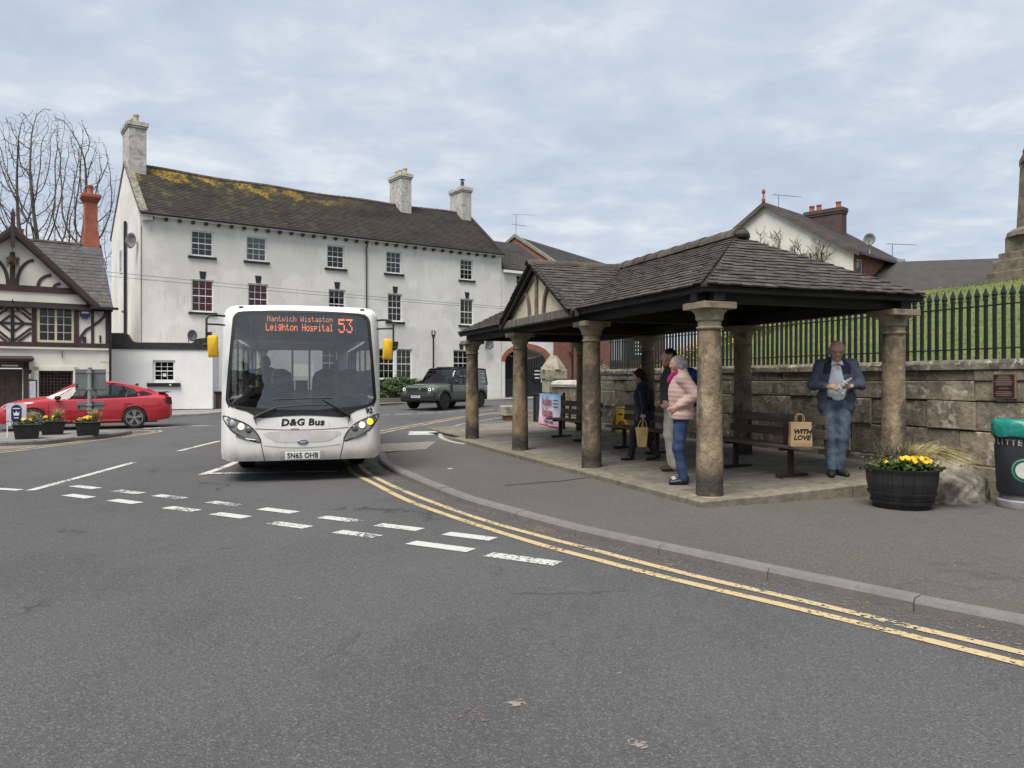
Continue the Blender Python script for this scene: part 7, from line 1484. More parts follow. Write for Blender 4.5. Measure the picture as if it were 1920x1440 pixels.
# ---- walkers facing image left. local -y is forward; rz turns forward to the left
def side_person(label, X_, Y_, Hh, rz, pose, mats_, lean=0.0, extra=None, hat=None, hair=None, zoff=0.0):
    d_ = (Vector((X_, Y_, 0)) - C1).dot(MV); o = thing('person', label, 'person', (X_, Y_, floor_z(d_) + zoff), rz); sc_ = Hh / 1.70; o.scale = (sc_,) * 3
    hip, knee, ank, sho, elb, wri, hc, hf, chest, pel = [pose[k] for k in ('hip', 'knee', 'ank', 'sho', 'elb', 'wri', 'head', 'face', 'chest', 'pel')]
    hp, q = head_prims(hc, hf, (0, 0, 1), .98)
    nk = tuple(Vector(chest) + Vector((0, .01, .20))); body = list(hp) + [cap(nk, tuple(Vector(hc) + Vector((0, .02, -.06))), .055, .053, .03), ell_(chest, (.15, .11, .24)), ell_(pel, (.15, .12, .13)), cap(pel, chest, .12, .12)]
    for i in (0, 1): body += [cap(sho[i], elb[i], .043, .038), cap(elb[i], wri[i], .034, .025), cap(hip[i], knee[i], .068, .048), cap(knee[i], ank[i], .043, .033)] + hand(wri[i], pose['hd'][i], (1, -1)[i], pose.get('curl', .6), pose.get('pd', ((1, 0, 0), (-1, 0, 0)))[i], .95)
    b = blob_obj('body', body, SKIN, o, .009, .03); face_bits(b, q)
    fwd = Vector((0, -1, 0))
    tr = [ell_(pel, (.172, .145, .13)), cap(hip[0], hip[1], .10)] + [c for i in (0, 1) for c in (cap(hip[i], knee[i], .098, .074), cap(knee[i], ank[i], .070, pose.get('hem', .058)))]
    blob_obj('trousers', tr, mats_['trousers'], b, .010, .03, fold=fold_fn(34, .005, .8))
    cw = pose.get('coat', .02); lo_ = pose['hemz']
    tor = [ell_((chest[0], chest[1], chest[2] - .02), (.195 + cw, .145 + cw, .27)), cap((-.07, pel[1], lo_ + .06), (.07, pel[1], lo_ + .06), .135 + cw), cap(chest, pel, .15 + cw, .14 + cw), cap(sho[0], sho[1], .082 + cw * .4), cap(nk, tuple(Vector(nk) + Vector((0, -.005, .05))), .085, .078)]
    tor += [c for i in (0, 1) for c in (cap(sho[i], elb[i], .078 + cw * .3, .066 + cw * .3), cap(elb[i], L3(elb[i], wri[i], .90), .062 + cw * .3, .048 + cw * .2))]
    jo = blob_obj('jacket', tor, mats_['jacket'], b, .0095, .03, cuts=[((0, 0, -1), -lo_)], fold=pose.get('fold', fold_fn(30, .004)))
    for i in (0, 1): shoe(b, pose['heel'][i], pose.get('sd', ((0, -1, 0), (0, -1, 0)))[i], mats_['shoe'], pitch=pose.get('pitch', (0, 0))[i], s=.92)
    if hair: blob_obj('hair', [cap(q(*a), q(*c), r0, r1) for a, c, r0, r1 in hair], mats_['hair'], b, .0085, .03, fold=lambda X, Y, Z: .004 * np.sin(X * 120 + Z * 60) * np.sin(Z * 40 + Y * 80))
    if hat: blob_obj('hat', [cap(q(*a), q(*c), r0, r1) for a, c, r0, r1 in hat], mats_['hat'], b, .0085, .025, fold=lambda X, Y, Z: .0025 * np.sin(Z * 200))
    return o, b, q
PINK = mat('pale pink quilted jacket', (.60, .41, .36), (.55, .37, .325), 5, .6, bump=.003, bscale=40, sheen=.2)
DEN = mat('mid blue denim', (.035, .070, .15), (.022, .046, .105), 6, .9, bump=.004, bscale=40, layers=[((.07, .12, .22), 4, .56, .7, .5)])
stand = dict(hip=[(-.085, .0, .90), (.085, .0, .90)], knee=[(-.08, -.03, .48), (.085, -.05, .48)], ank=[(-.08, .03, .07), (.085, .02, .07)], heel=[(-.08, .07, 0), (.085, .05, 0)], sho=[(-.17, .01, 1.38), (.17, .01, 1.38)], elb=[(-.24, .17, 1.17), (.24, .17, 1.17)], wri=[(-.19, -.06, 1.02), (.19, -.06, 1.02)], hd=[(.2, -.8, -.5), (-.2, -.8, -.5)], head=(0, -.05, 1.565), face=(0.25, -1, .02), chest=(0, .0, 1.22), pel=(0, .0, .95), hemz=.86, curl=.5, fold=quilt(.06, .0055), coat=.012)
hairbob = [((-.03, 0, .055), (-.045, 0, .02), .082, .090), ((-.05, -.045, -.005), (-.045, -.062, -.055), .045, .030), ((-.05, .045, -.005), (-.045, .062, -.055), .045, .030), ((-.075, 0, -.02), (-.07, 0, -.07), .058, .045), ((.025, -.045, .072), (.02, .045, .072), .040, .040), ((.0, -.068, .03), (-.02, -.078, -.02), .028, .024), ((.0, .068, .03), (-.02, .078, -.02), .028, .024)]
pw_, pwb, q_ = side_person('grey haired woman in pale pink quilted jacket and blue jeans by the front column', 2.31, 10.5, 1.76, R(-97), stand, dict(trousers=DEN, jacket=PINK, shoe=mat('navy shoe', (.012, .014, .03), rough=.4), hair=mat('silver grey hair', (.40, .395, .38), (.25, .245, .235), 26, .7, bump=.008, bscale=70)), hair=hairbob)
blob_obj('scarf', [cap((-.05, -.06, 1.46), (.05, -.07, 1.46), .035), cap((.0, -.10, 1.45), (.0, -.15, 1.38), .035, .028), cap((-.01, -.14, 1.40), (.0, -.165, 1.34), .03, .018)], mat('magenta scarf', (.42, .02, .16), (.34, .015, .12), 10, .8), pwb, .009, .02, fold=fold_fn(80, .005))
for s_ in (-1, 1): B().box((s_ * .08, -.10, .075), (.05, .05, .012), M=Matrix.Rotation(.35, 3, 'X')).build('shoe_inset', mat('white sock', (.7, .7, .7)), pwb)
olive = dict(stand, elb=[(-.25, .08, 1.12), (.25, .10, 1.12)], wri=[(-.20, -.10, .96), (.2, -.08, .95)], head=(0, -.06, 1.565), face=(.15, -1, 0), hemz=.90, fold=fold_fn(26, .006), hem=.075, coat=.02)
ov, ovb, q2 = side_person('tall dark haired person in olive jacket and beige trousers behind the pink jacket', 2.47, 11.85, 1.88, R(-88), olive, dict(trousers=mat('beige chinos', (.42, .40, .34), (.35, .33, .28), 5, .9, bump=.004, bscale=30), jacket=mat('dark olive jacket', (.040, .043, .034), (.03, .032, .026), 6, .85), shoe=mat('brown shoe', (.05, .03, .022), rough=.5), hair=mat('dark hair', (.012, .010, .009), (.02, .017, .015), 30, .6)), hair=hairbob[:1] + hairbob[3:5])
bp_ = thing('backpack', 'bright blue backpack worn by the person in the olive jacket', 'backpack', tuple(ov.location), ov.rotation_euler.z); bp_.scale = ov.scale
blob_obj('pack', [cap((-.08, .25, 1.0), (.08, .25, 1.0), .11), cap((-.07, .24, 1.32), (.07, .24, 1.32), .095), cap((0, .25, 1.0), (0, .24, 1.32), .13, .11), cap((0, .34, 1.0), (0, .34, 1.12), .07)], mat('blue nylon', (.012, .045, .19), (.01, .035, .15), 5, .6), bp_, .011, .04)
B().box((.05, .42, 1.02), (.08, .012, .06)).build('patch', mat('yellow patch', (.5, .38, .1)), bp_)
walk = dict(hip=[(-.085, 0, .90), (.085, 0, .90)], knee=[(-.08, -.20, .52), (.085, -.02, .48)], ank=[(-.08, -.26, .09), (.085, .20, .13)], heel=[(-.08, -.23, 0), (.085, .23, .06)], sho=[(-.175, -.05, 1.36), (.175, -.05, 1.36)], elb=[(-.25, .02, 1.12), (.25, -.02, 1.12)], wri=[(-.22, -.05, .90), (.22, -.03, .88)], hd=[(0, -.1, -1), (0, -.1, -1)], head=(0, -.13, 1.53), face=(0, -1, -.25), chest=(0, -.03, 1.20), pel=(0, .0, .95), hemz=.74, fold=fold_fn(18, .006), coat=.035, pitch=(.0, -.18), curl=.9)
NAVY = mat('navy wool coat', (.0075, .009, .020), (.011, .013, .028), 6, .95, sheen=.15)
nvw, nvb, q3 = side_person('small woman in long navy coat and maroon knitted hat walking left', 2.28, 13.15, 1.58, R(-98), walk, dict(trousers=mat('black trousers', (.010, .010, .014)), jacket=NAVY, shoe=mat('black shoe', (.01, .01, .011), rough=.35), hat=mat('maroon knit', (.055, .010, .014), (.04, .008, .011), 30, .95, bump=.005, bscale=90)), hat=[((-.02, 0, .065), (-.035, 0, .045), .088, .094), ((-.02, 0, .03), (-.05, 0, .02), .092, .094), ((-.055, 0, .1), (-.04, 0, .09), .055, .06)])
bg_ = thing('yellow_shopping_bag', 'yellow shopping bag hanging from the hand of the navy coated woman', 'bag', tuple(nvw.location), nvw.rotation_euler.z); bg_.scale = nvw.scale
M_YB = mat('yellow canvas', (.46, .34, .15), (.36, .25, .11), 5, .85, bump=.004, bscale=20)
B().loft([[(.27 - w, -.07 - l, z), (.27 + w, -.07 - l, z), (.27 + w, -.07 + l, z), (.27 - w, -.07 + l, z)] for w, l, z in ((.06, .075, .27), (.065, .085, .33), (.05, .105, .50), (.035, .12, .63))], True, True).build('bag_body', M_YB, bg_, bevel=.01)
for y_ in (-.11, -.05): B().tube([(.27, y_ - .04, .62), (.265, y_ + .0, .72), (.245, -.045, .80), (.265, y_ + .05, .72), (.27, y_ + .07, .62)], .010, 5).build('handle', M_YB, bg_)
B().box((.27, -.01, .61), (.05, .10, .05)).build('blue_contents', mat('blue contents', (.05, .13, .2)), bg_)
# ---- bus driver, seated (upper body seen through the windscreen)
dw = BW(-.62, 1.52, .45); dr_ = thing('person', 'bus driver in dark uniform with yellow hi-vis straps at the wheel', 'person', tuple(dw), BA)
hp, q = head_prims((0, -.10, 1.40), (0, -1, -.1)); bd = list(hp) + [cap((0, -.04, 1.22), (0, -.08, 1.33), .058, .056, .03), ell_((0, 0, 1.0), (.16, .11, .25)), ell_((0, .0, .70), (.17, .14, .14))]
for s_ in (-1, 1): bd += [cap((s_ * .18, -.02, 1.18), (s_ * .26, -.16, .96), .045, .04), cap((s_ * .26, -.16, .96), (s_ * .20, -.42, 1.0), .038, .028), cap((s_ * .1, 0, .66), (s_ * .12, -.42, .66), .075, .06), cap((s_ * .12, -.42, .66), (s_ * .12, -.45, .25), .05, .04)] + hand((s_ * .20, -.42, 1.0), (0, -1, .3), -s_, .9, (0, -.3, -1))
bd_ = blob_obj('body', bd, SKINR, dr_, .011, .03); face_bits(bd_, q)
blob_obj('uniform', [ell_((0, 0, 1.0), (.20, .145, .28)), cap((-.16, -.02, 1.17), (.16, -.02, 1.17), .085), cap((0, 0, .72), (0, 0, .95), .17, .17)] + [c for s_ in (-1, 1) for c in (cap((s_ * .18, -.02, 1.18), (s_ * .26, -.16, .96), .075, .065), cap((s_ * .26, -.16, .96), (s_ * .21, -.38, 1.0), .06, .05))], NAVY, bd_, .011, .03)
for s_ in (-1, 1): B().tube([(s_ * .13, .02, 1.27), (s_ * .125, -.09, 1.25), (s_ * .12, -.155, 1.10), (s_ * .13, -.16, .92)], .028, 6).build('hivis_strap', mat('hi-vis yellow', (.62, .72, .22)), bd_)
blob_obj('hair', [cap(q(-.03, 0, .06), q(-.05, 0, .02), .080, .086), cap(q(.02, -.04, .08), q(.02, .04, .08), .03)], MATS['dark hair'], bd_, .01)
# ============================================================ BENCHES AND SMALL THINGS
M_SLAT = mat('weathered bench slat', (.125, .10, .075), (.085, .07, .054), 8, .85, bump=.004, bscale=40, rnd=.15, stretch=(1, .12, 1), layers=[((.20, .18, .15), 9, .58, .7, .5, (1, .15, 1))]); M_BLEG = mat('dark bench iron', (.022, .021, .020), (.05, .032, .022), 7, .7)
def bench(p, label, d=1.80):
    o = thing('park_bench', label, 'bench', tuple(S(d, p, floor_z(d) + .004)), SA, 'benches in a row under the shelter')
    for k in range(4): B().bb(-.20 + k * .105, -.105 + k * .105, -1.05, 1.05, .405, .44).build('seat_slat', M_SLAT, o, bevel=.006)
    for k in range(2): B().box((.235 + .02 * k, 0, .60 + .19 * k), (.035, 2.1, .125), M=Matrix.Rotation(.10, 3, 'Y')).build('back_slat', M_SLAT, o, bevel=.006)
    for y in (-.62, .62):
        B().box((.0, y, .20), (.07, .055, .40)).box((.02, y, .385), (.42, .05, .035)).build('leg', M_BLEG, o); B().box((.02, y, .02), (.50, .07, .045)).build('foot', M_BLEG, o)
        B().box((.25, y, .60), (.03, .05, .48), M=Matrix.Rotation(.10, 3, 'Y')).build('back_bracket', M_BLEG, o)
    return o
bench(1.30, 'slatted wooden bench nearest the front corner with paper bag on it'); bench(4.87, 'slatted wooden bench behind the standing group beside the yellow floor sign'); bench(8.0, 'slatted wooden bench farthest back beside the banner')
# paper bags
M_KRAFT = mat('brown kraft paper', (.50, .34, .19), (.44, .295, .16), 6, .8, bump=.006, bscale=14)
ZB = floor_z(1.8) + .448
pbag = thing('paper_bag', 'brown paper carrier bag printed WITH LOVE standing on the bench', 'bag', tuple(S(1.74, .42, ZB)), R(-9))
B().loft([[(-w, -d_, z), (0, -d_ - .004, z), (w, -d_, z), (w + .002, 0, z), (w, d_, z), (0, d_ - .015, z), (-w, d_, z), (-w + .02, 0, z)] for w, d_, z in ((.142, .075, 0), (.145, .078, .05), (.135, .07, .2), (.138, .06, .33))], True, True).build('bag_body', M_KRAFT, pbag, bevel=.004)
for y in (-.055, .055): B().tube([(-.055, y, .30), (-.055, y, .40), (-.035, y, .44), (.02, y, .44), (.045, y, .40), (.045, y, .30)], .006, 5).build('handle', M_KRAFT, pbag)
for i, s_ in enumerate(('WITH', 'LOVE')): text('print', s_, .088, MATS['black vinyl'], pbag, (.012 - .008 * i, -.0795, .205 - .085 * i), (R(90), 0, 0), bold=.0035, shear=.25, sx=1.0)
mbag = thing('maroon_bag', 'dark maroon carrier bag with black cord handles behind the paper bag', 'bag', tuple(S(1.86, .72, ZB)), R(-20))
M_MAR = mat('maroon paper', (.035, .012, .018), (.028, .010, .014), 6, .5)
B().loft([[(-w, -.06, z), (w, -.06, z), (w, .06, z), (-w, .06, z)] for w, z in ((.12, 0), (.125, .30))], True, True).build('bag_body', M_MAR, mbag, bevel=.004)
for y in (-.05, .05): B().tube([(-.05, y, .28), (-.05, y, .42), (-.03, y, .50), (.03, y, .50), (.05, y, .42), (.05, y, .28)], .005, 5).build('handle', M_PLB, mbag)
# wet floor sign
ws = thing('floor_sign', 'yellow folding caution floor sign with red circle by the wall', 'sign', (2.66, 19.0, floor_z(3.4)), R(12)); M_YS = mat('yellow plastic', (.60, .40, .02), (.54, .36, .02), 4, .5)
for s_ in (-1, 1): B().hexa([(-.17, s_ * .16 - .006, 0), (.17, s_ * .16 - .006, 0), (.17, s_ * .16 + .006, 0), (-.17, s_ * .16 + .006, 0), (-.10, s_ * .015 - .006, .56), (.10, s_ * .015 - .006, .56), (.10, s_ * .015 + .006, .56), (-.10, s_ * .015 + .006, .56)]).build('panel', M_YS, ws)
r_ = B().lathe([(.085, 0), (.085, .008), (.052, .008), (.052, 0)], (0, 0, 0), 20, capb=False, capt=False).build('red_ring', mat('sign red', (.45, .02, .015)), ws); r_.matrix_basis = frame((0, -.125, .20), (1, 0, 0), (0, .25, .97), (0, -.97, .25))
B().box((0, -.118, .20), (.10, .012, .03), M=Matrix.Rotation(.6, 3, 'Y')).build('red_bar', MATS['sign red'], ws); B().box((0, -.058, .44), (.11, .012, .03)).build('print_line', MATS['brown belt'], ws)
# banner on a low railing
ra_, rb2 = Vector((.70, 23.7, 0)), Vector((1.36, 20.4, 0)); rd = (rb2 - ra_).normalized(); RA2 = math.atan2(rd.y, rd.x)
lr_ = thing('low_railing', 'short black railing carrying the event banner', 'railing', (ra_.x, ra_.y, .18), RA2); RL = (rb2 - ra_).length
for k in range(int(RL / .16) + 1): B().bb(k * .16 - .014, k * .16 + .014, -.014, .014, 0, .98).build('bar', M_IRON, lr_)
for z in (.06, .96): B().bb(-.05, RL + .05, -.02, .02, z, z + .035).build('rail', M_IRON, lr_)
for x in (-.05, RL + .05): B().bb(x - .03, x + .03, -.03, .03, 0, 1.06).build('post', M_IRON, lr_)
bm_, N, L, bs = node_mat('banner print'); tc_ = N.new('ShaderNodeTexCoord'); sp_ = N.new('ShaderNodeSeparateXYZ'); cr = N.new('ShaderNodeValToRGB'); L.new(tc_.outputs['Generated'], sp_.inputs[0]); L.new(sp_.outputs[2], cr.inputs[0]); L.new(cr.outputs[0], bs.inputs['Base Color'])
cr.color_ramp.elements[0].color = (.62, .24, .30, 1); cr.color_ramp.elements[1].color = (.16, .38, .66, 1); e = cr.color_ramp.elements.new(.3); e.color = (.66, .60, .72, 1); e = cr.color_ramp.elements.new(.72); e.color = (.52, .66, .80, 1)
bn = thing('event_banner', 'blue to pink choir banner with red lettering tied to the low railing', 'banner', (ra_.x, ra_.y, .18), RA2)
g = B(); nx_, nz_ = 14, 8; g.add([(.9 + (RL - .95) * i / nx_, -.06 - .03 * math.sin(i * .9) * (1 - j / nz_) - .05 * (1 - j / nz_) ** 3, .12 + .88 * j / nz_) for j in range(nz_ + 1) for i in range(nx_ + 1)], [(j * (nx_ + 1) + i, j * (nx_ + 1) + i + 1, (j + 1) * (nx_ + 1) + i + 1, (j + 1) * (nx_ + 1) + i) for j in range(nz_) for i in range(nx_)])
g.build('sheet', bm_, bn, smooth=True)
M_BR = mat('banner red', (.30, .02, .03)); cx_ = .9 + (RL - .95) * .42
text('banner_word', 'Audlem', .36, M_BR, bn, (cx_, -.10, .78), (R(90), 0, 0), bold=.008, sx=1.05); text('banner_word', 'Voices', .40, M_BR, bn, (cx_ + .1, -.115, .47), (R(90), 0, 0), bold=.010, sx=1.15); text('banner_word', "St James' Church", .15, mat('banner ink', (.05, .03, .08)), bn, (cx_ + .35, -.135, .24), (R(90), 0, 0), bold=.004, sx=1.0)
for k in range(3): B().bb(RL - .75, RL - .2, -.10, -.096, .82 - k * .09, .85 - k * .09).build('print_line', MATS['banner ink'], bn)
# litter bin
lb = thing('litter_bin', 'dark litter bin with turquoise green liner bag and round white badge', 'litter bin', (6.04, 9.09, .078), R(-30)); lb.scale = (.95, .95, .97); M_BIN = mat('bin charcoal', (.030, .034, .040), (.024, .027, .032), 5, .55, bump=.001, bscale=80)
B().lathe([(.285, 0), (.29, .02), (.29, .085), (.275, .10)], (0, 0, 0), 36).build('base_ring', mat('galvanised base', (.26, .265, .27), (.2, .205, .21), 8, .5), lb, smooth=True, angle=40); B().lathe([(.255, .10), (.255, .17)], (0, 0, 0), 36).build('plinth', mat('plinth grey', (.13, .135, .14)), lb, smooth=True, angle=40)
B().lathe([(.275, .172), (.285, .19), (.31, .70), (.312, .755)], (0, 0, 0), 40).build('barrel', M_BIN, lb, smooth=True, angle=40); B().lathe([(.300, .756), (.300, .835)], (0, 0, 0), 40).build('letter_band', M_PLB, lb, smooth=True, angle=40); B().lathe([(.315, .836), (.32, .85), (.315, .875)], (0, 0, 0), 40).build('rim', M_BIN, lb, smooth=True, angle=40)
g = B(); nn = 48
g.loft([[((r_ + .008 * math.sin(i * 2.3 + k) + .006 * math.sin(i * 5.1 + 2 * k)) * math.cos(2 * math.pi * i / nn), (r_ + .008 * math.sin(i * 2.3 + k)) * math.sin(2 * math.pi * i / nn), z + .010 * math.sin(i * .8)) for i in range(nn)] for k, (r_, z) in enumerate(((.338, .865), (.345, .90), (.340, .99), (.33, 1.05), (.30, 1.065), (.24, 1.05), (.22, .95)))], True).build('liner_bag', mat('turquoise plastic', (.018, .22, .18), (.014, .17, .14), 5, .28, bump=.012, bscale=12), lb, smooth=True)
for i, ch_ in enumerate('LITTER'):
    a = R(-90 - 62 + i * 13); text('letter', ch_, .098, mat('bin letter silver', (.34, .34, .33)), lb, (.303 * math.cos(a), .303 * math.sin(a), .795), (R(90), 0, a + R(90)), bold=.003)
for r0, r1, m_, nm_, o_ in ((.150, .150, mat('badge green', (.012, .13, .07)), 'badge_ring', .0), (.136, .136, MATS['plate white'], 'badge_line', .004), (.130, .130, MATS['badge green'], 'badge_band', .008), (.098, .098, mat('badge white', (.68, .70, .69)), 'badge_disc', .012)):
    g = B(); vs_ = []
    for rr in (0, .5, 1):
        for i in range(28): a = 2 * math.pi * i / 28; x = rr * r0 * math.cos(a); z = .47 + rr * r0 * math.sin(a); th = x / .30; vs_.append((math.sin(th) * (.297 + .05 * (z - .47) + .004 + o_), -math.cos(th) * (.297 + .05 * (z - .47) + .004 + o_), z))
    g.add(vs_, [(j * 28 + i, j * 28 + (i + 1) % 28, (j + 1) * 28 + (i + 1) % 28, (j + 1) * 28 + i) for j in range(2) for i in range(28)]).build(nm_, m_, lb, smooth=True)
# plaque
pq = thing('wall_plaque', 'dark brown plaque with pale lettering fixed to the wall above the bin', 'plaque', tuple(S(WD - .055, -.94, 1.50)), SA - R(90))
B().bb(-.155, .155, -.015, .015, -.16, .16).build('rim', mat('bronze rim', (.25, .17, .12), rough=.4), pq); B().bb(-.142, .142, -.020, -.016, -.147, .147).build('plate', mat('plaque brown', (.045, .022, .020), rough=.4), pq)
for k in range(12):
    if k in (6, 8): continue
    w = rng.uniform(.09, .125) if k not in (0, 7) else .07; B().bb(-w, w, -.0215, -.0205, .122 - k * .0225, .131 - k * .0225).build('print_line', mat('plaque letters', (.28, .2, .17)), pq)
# boulder
def rock(name, label, prims, loc, rz, m, ncut=26, seed=4):
    "blob cut by random planes, so that it has broken faces"
    r = random.Random(seed); cuts = []
    for k in range(ncut):
        n_ = Vector((r.gauss(0, 1), r.gauss(0, 1), abs(r.gauss(.2, .7)))).normalized(); ext_ = .36 * abs(n_.x) + .24 * abs(n_.y) + .40 * n_.z * .9; cuts.append((tuple(n_), ext_ * r.uniform(.80, 1.02)))
    o = blob_obj(name, prims, m, None, .013, .04, cuts=cuts, fold=lambda X, Y, Z: .008 * np.sin(X * 31 + 2 * np.sin(Z * 19)) * np.sin(Y * 27 + Z * 23)); o.location = loc; o.rotation_euler = (0, 0, rz); return tag(o, label, 'boulder')
rock('boulder', 'rough grey boulder between the barrel planter and the bin', [cap((-.25, 0, .0), (.25, 0, .0), .34), cap((-.2, 0, .2), (.22, 0, .22), .30)], (5.50, 9.66, .07), .3, mat('boulder stone', (.24, .22, .185), (.145, .13, .11), 6, .92, bump=.03, bscale=12, layers=[((.40, .39, .35), 9, .57, .64, .5), ((.09, .08, .065), 5, .52, .62, .6), ((.20, .11, .07), 4, .64, .72, .5)]))
# road sign seen from behind, on the island
M_SG = mat('grey sign back', (.135, .145, .15), (.115, .125, .13), 3, .5); M_GALV = mat('galvanised post', (.27, .27, .255), (.22, .22, .205), 5, .55)
rs = thing('road_sign', 'grey backs of two road signs on a galvanised post on the island', 'sign', (-11.55, 21.05, .1), R(12))
B().cyl((0, 0, 0), (0, 0, 1.80), .055, n=12).build('post', M_GALV, rs, smooth=True, angle=40); B().cyl((0, 0, 1.80), (0, 0, 1.815), .06, n=12).build('post_cap', M_GALV, rs)
for z0, z1, w in ((1.20, 1.77, .385), (.64, .88, .34)):
    p_ = B().bb(-w, w, .062, .075, z0, z1).build('sign_panel', M_SG, rs, bevel=.004)
    for z in ((z1 - .09), z0 + .03): B().bb(-w, w, .045, .0615, z - .014, z + .014).build('channel', M_SG, p_); B().bb(-.07, .07, -.065, .044, z - .02, z + .02).build('clip', M_GALV, p_)
    B().bb(-w + .02, -w + .075, .055, .0615, z0 + .02, z0 + .16).build('sticker', M_PLB, p_)
ib = thing('info_board', 'white rounded board with dark blue crowned oval behind the left planter', 'sign', (-12.75, 19.80, .1), R(28))
P = []
for cx, cz, a0 in ((.16, .82, 0), (-.16, .82, 90), (-.16, .36, 180), (.16, .36, 270)):
    for k in range(5): a = R(a0 + 22.5 * k); P.append((cx + .06 * math.cos(a), 0, cz + .06 * math.sin(a)))
B().ext(P, (0, .02, 0)).build('board', mat('lilac white board', (.66, .62, .68)), ib); ov_ = [(.115 * math.cos(a), -.004, .60 + (.12 if math.sin(a) > 0 else -.12) + .115 * math.sin(a)) for a in [2 * math.pi * k / 32 for k in range(32)]]
M_NB = mat('board navy', (.012, .025, .09)); B().ext(ov_[::-1], (0, .003, 0)).build('oval', M_NB, ib)
B().ext([(-.055, -.007, .56), (.055, -.007, .56), (.07, -.007, .66), (.035, -.007, .61), (0, -.007, .68), (-.035, -.007, .61), (-.07, -.007, .66)], (0, .002, 0)).build('crown_emblem', M_WINW, ib)
for z, w in ((.74, .08), (.50, .05)): B().bb(-w, w, -.007, -.005, z - .012, z + .012).build('print_line', M_WINW, ib)
for x in (-.2, .2): B().bb(x - .012, x + .012, .0, .02, 0, .32).build('leg', M_WINW, ib)

# ============================================================ PLANTS
M_LEAF = mat('green leaf', (.075, .11, .028), (.05, .08, .02), 6, .6, spec=.3); M_STRAW = mat('straw grass', (.46, .38, .20), (.32, .28, .12), 5, .8); M_FLY = mat('yellow petal', (.72, .46, .01), (.68, .38, .01), 20, .6); M_DRY = mat('dry heather', (.10, .075, .055), (.07, .06, .045), 8, .9)
def blades(g, c, n, h, spread, w=.004, bend=(0, 0), jitter=.3):
    for i in range(n):
        a = rng.random() * 6.28; r_ = rng.random() * .05; hh = h * rng.uniform(.6, 1.05); dx, dy = math.cos(a) * spread * rng.random() + bend[0] * hh, math.sin(a) * spread * rng.random() + bend[1] * hh
        b = Vector((c[0] + r_ * math.cos(a), c[1] + r_ * math.sin(a), c[2])); pts = [b + Vector((dx * t * t, dy * t * t, hh * (t - .45 * t ** 3 * (abs(dx) + abs(dy)) / max(hh, .01)))) for t in (0, .4, .75, 1)]
        s_ = Vector((-math.sin(a), math.cos(a), 0)) * w; vs_ = []
        for k, p in enumerate(pts): q = (1, .9, .6, .1)[k]; vs_ += [p - s_ * q, p + s_ * q]
        g.add(vs_, [(2 * k, 2 * k + 1, 2 * k + 3, 2 * k + 2) for k in range(3)])
def leaves(g, c, n, r, size, flat=.5):
    for i in range(n):
        p = Vector((c[0] + rng.gauss(0, r[0]), c[1] + rng.gauss(0, r[1]), c[2] + rng.gauss(0, r[2]))); u = Vector((rng.uniform(-1, 1), rng.uniform(-1, 1), rng.uniform(-.6, 1))).normalized(); v = u.cross(Vector((rng.uniform(-1, 1), rng.uniform(-1, 1), rng.uniform(0, 1)))).normalized(); s_ = size * rng.uniform(.6, 1.2)
        g.add([p - u * s_, p + v * s_ * flat, p + u * s_, p - v * s_ * flat], [(0, 1, 2, 3)])
def flower(par, c, r=.022):
    g = B(); n = Vector((rng.uniform(-.5, .5), rng.uniform(-1, -.3), rng.uniform(.4, 1))).normalized(); t = n.orthogonal().normalized(); b = n.cross(t)
    for k in range(5):
        a = 2 * math.pi * k / 5; d = t * math.cos(a) + b * math.sin(a); e = n.cross(d); p = Vector(c); g.add([p, p + d * r * .6 + e * r * .55 + n * r * .15, p + d * r * 1.15 + n * r * .05, p + d * r * .6 - e * r * .55 + n * r * .15], [(0, 1, 2, 3)])
    return g.build('flower', M_FLY, par)
tp = thing('barrel_planter', 'black half barrel planter with yellow flowers and tussock grass at the shelter corner', 'planter', (4.62, 9.12, .078), 0)
M_BAR = mat('black painted barrel', (.018, .018, .020), (.026, .026, .028), 6, .5, bump=.004, bscale=20, stretch=(1, 1, .1))
ns = 22
for k in range(ns):      # staves
    a0, a1 = 2 * math.pi * k / ns, 2 * math.pi * (k + .96) / ns; am = (a0 + a1) / 2; secs = []
    for r_, z in ((.30, 0), (.345, .12), (.385, .30), (.395, .46)): secs.append([(r_ * math.cos(a), r_ * math.sin(a), z) for a in (a0, am, a1)] + [((r_ - .025) * math.cos(a), (r_ - .025) * math.sin(a), z) for a in (a1, am, a0)])
    B().loft(secs, True, True).build('stave', M_BAR, tp)
for r0, z0 in ((.330, .06), (.360, .16), (.398, .435)): B().lathe([(r0, z0), (r0 + .012, z0 + .002), (r0 + .020, z0 + .028), (r0 + .010, z0 + .030)], (0, 0, 0), 40, capb=False, capt=False).build('hoop', M_BAR, tp)
B().lathe([(.37, .42), (.02, .44)], (0, 0, 0), 24).build('soil', mat('potting soil', (.03, .022, .016)), tp)
g = B(); leaves(g, (-.02, -.12, .50), 420, (.17, .10, .035), .036, .6); g.build('leaves', M_LEAF, tp)
g = B(); blades(g, (.10, .05, .44), 420, .42, .42, .0045, (.5, -.05)); blades(g, (.14, .0, .44), 700, .52, .30, .0050, (1.0, -.30)); g.build('tussock_grass', M_STRAW, tp)
g = B()
for i in range(90): a = rng.uniform(1.2, 5.0); p = Vector((rng.uniform(-.25, .08), rng.uniform(-.05, .15), .44)); g.tube([p, p + Vector((rng.gauss(0, .05), rng.gauss(0, .04), .14)), p + Vector((rng.gauss(0, .09), rng.gauss(0, .06), rng.uniform(.18, .34)))], .003, 3)
g.build('heather_stems', M_DRY, tp); g = B(); leaves(g, (-.12, .08, .62), 260, (.12, .07, .06), .010, .4); g.build('heather_leaves', M_DRY, tp)
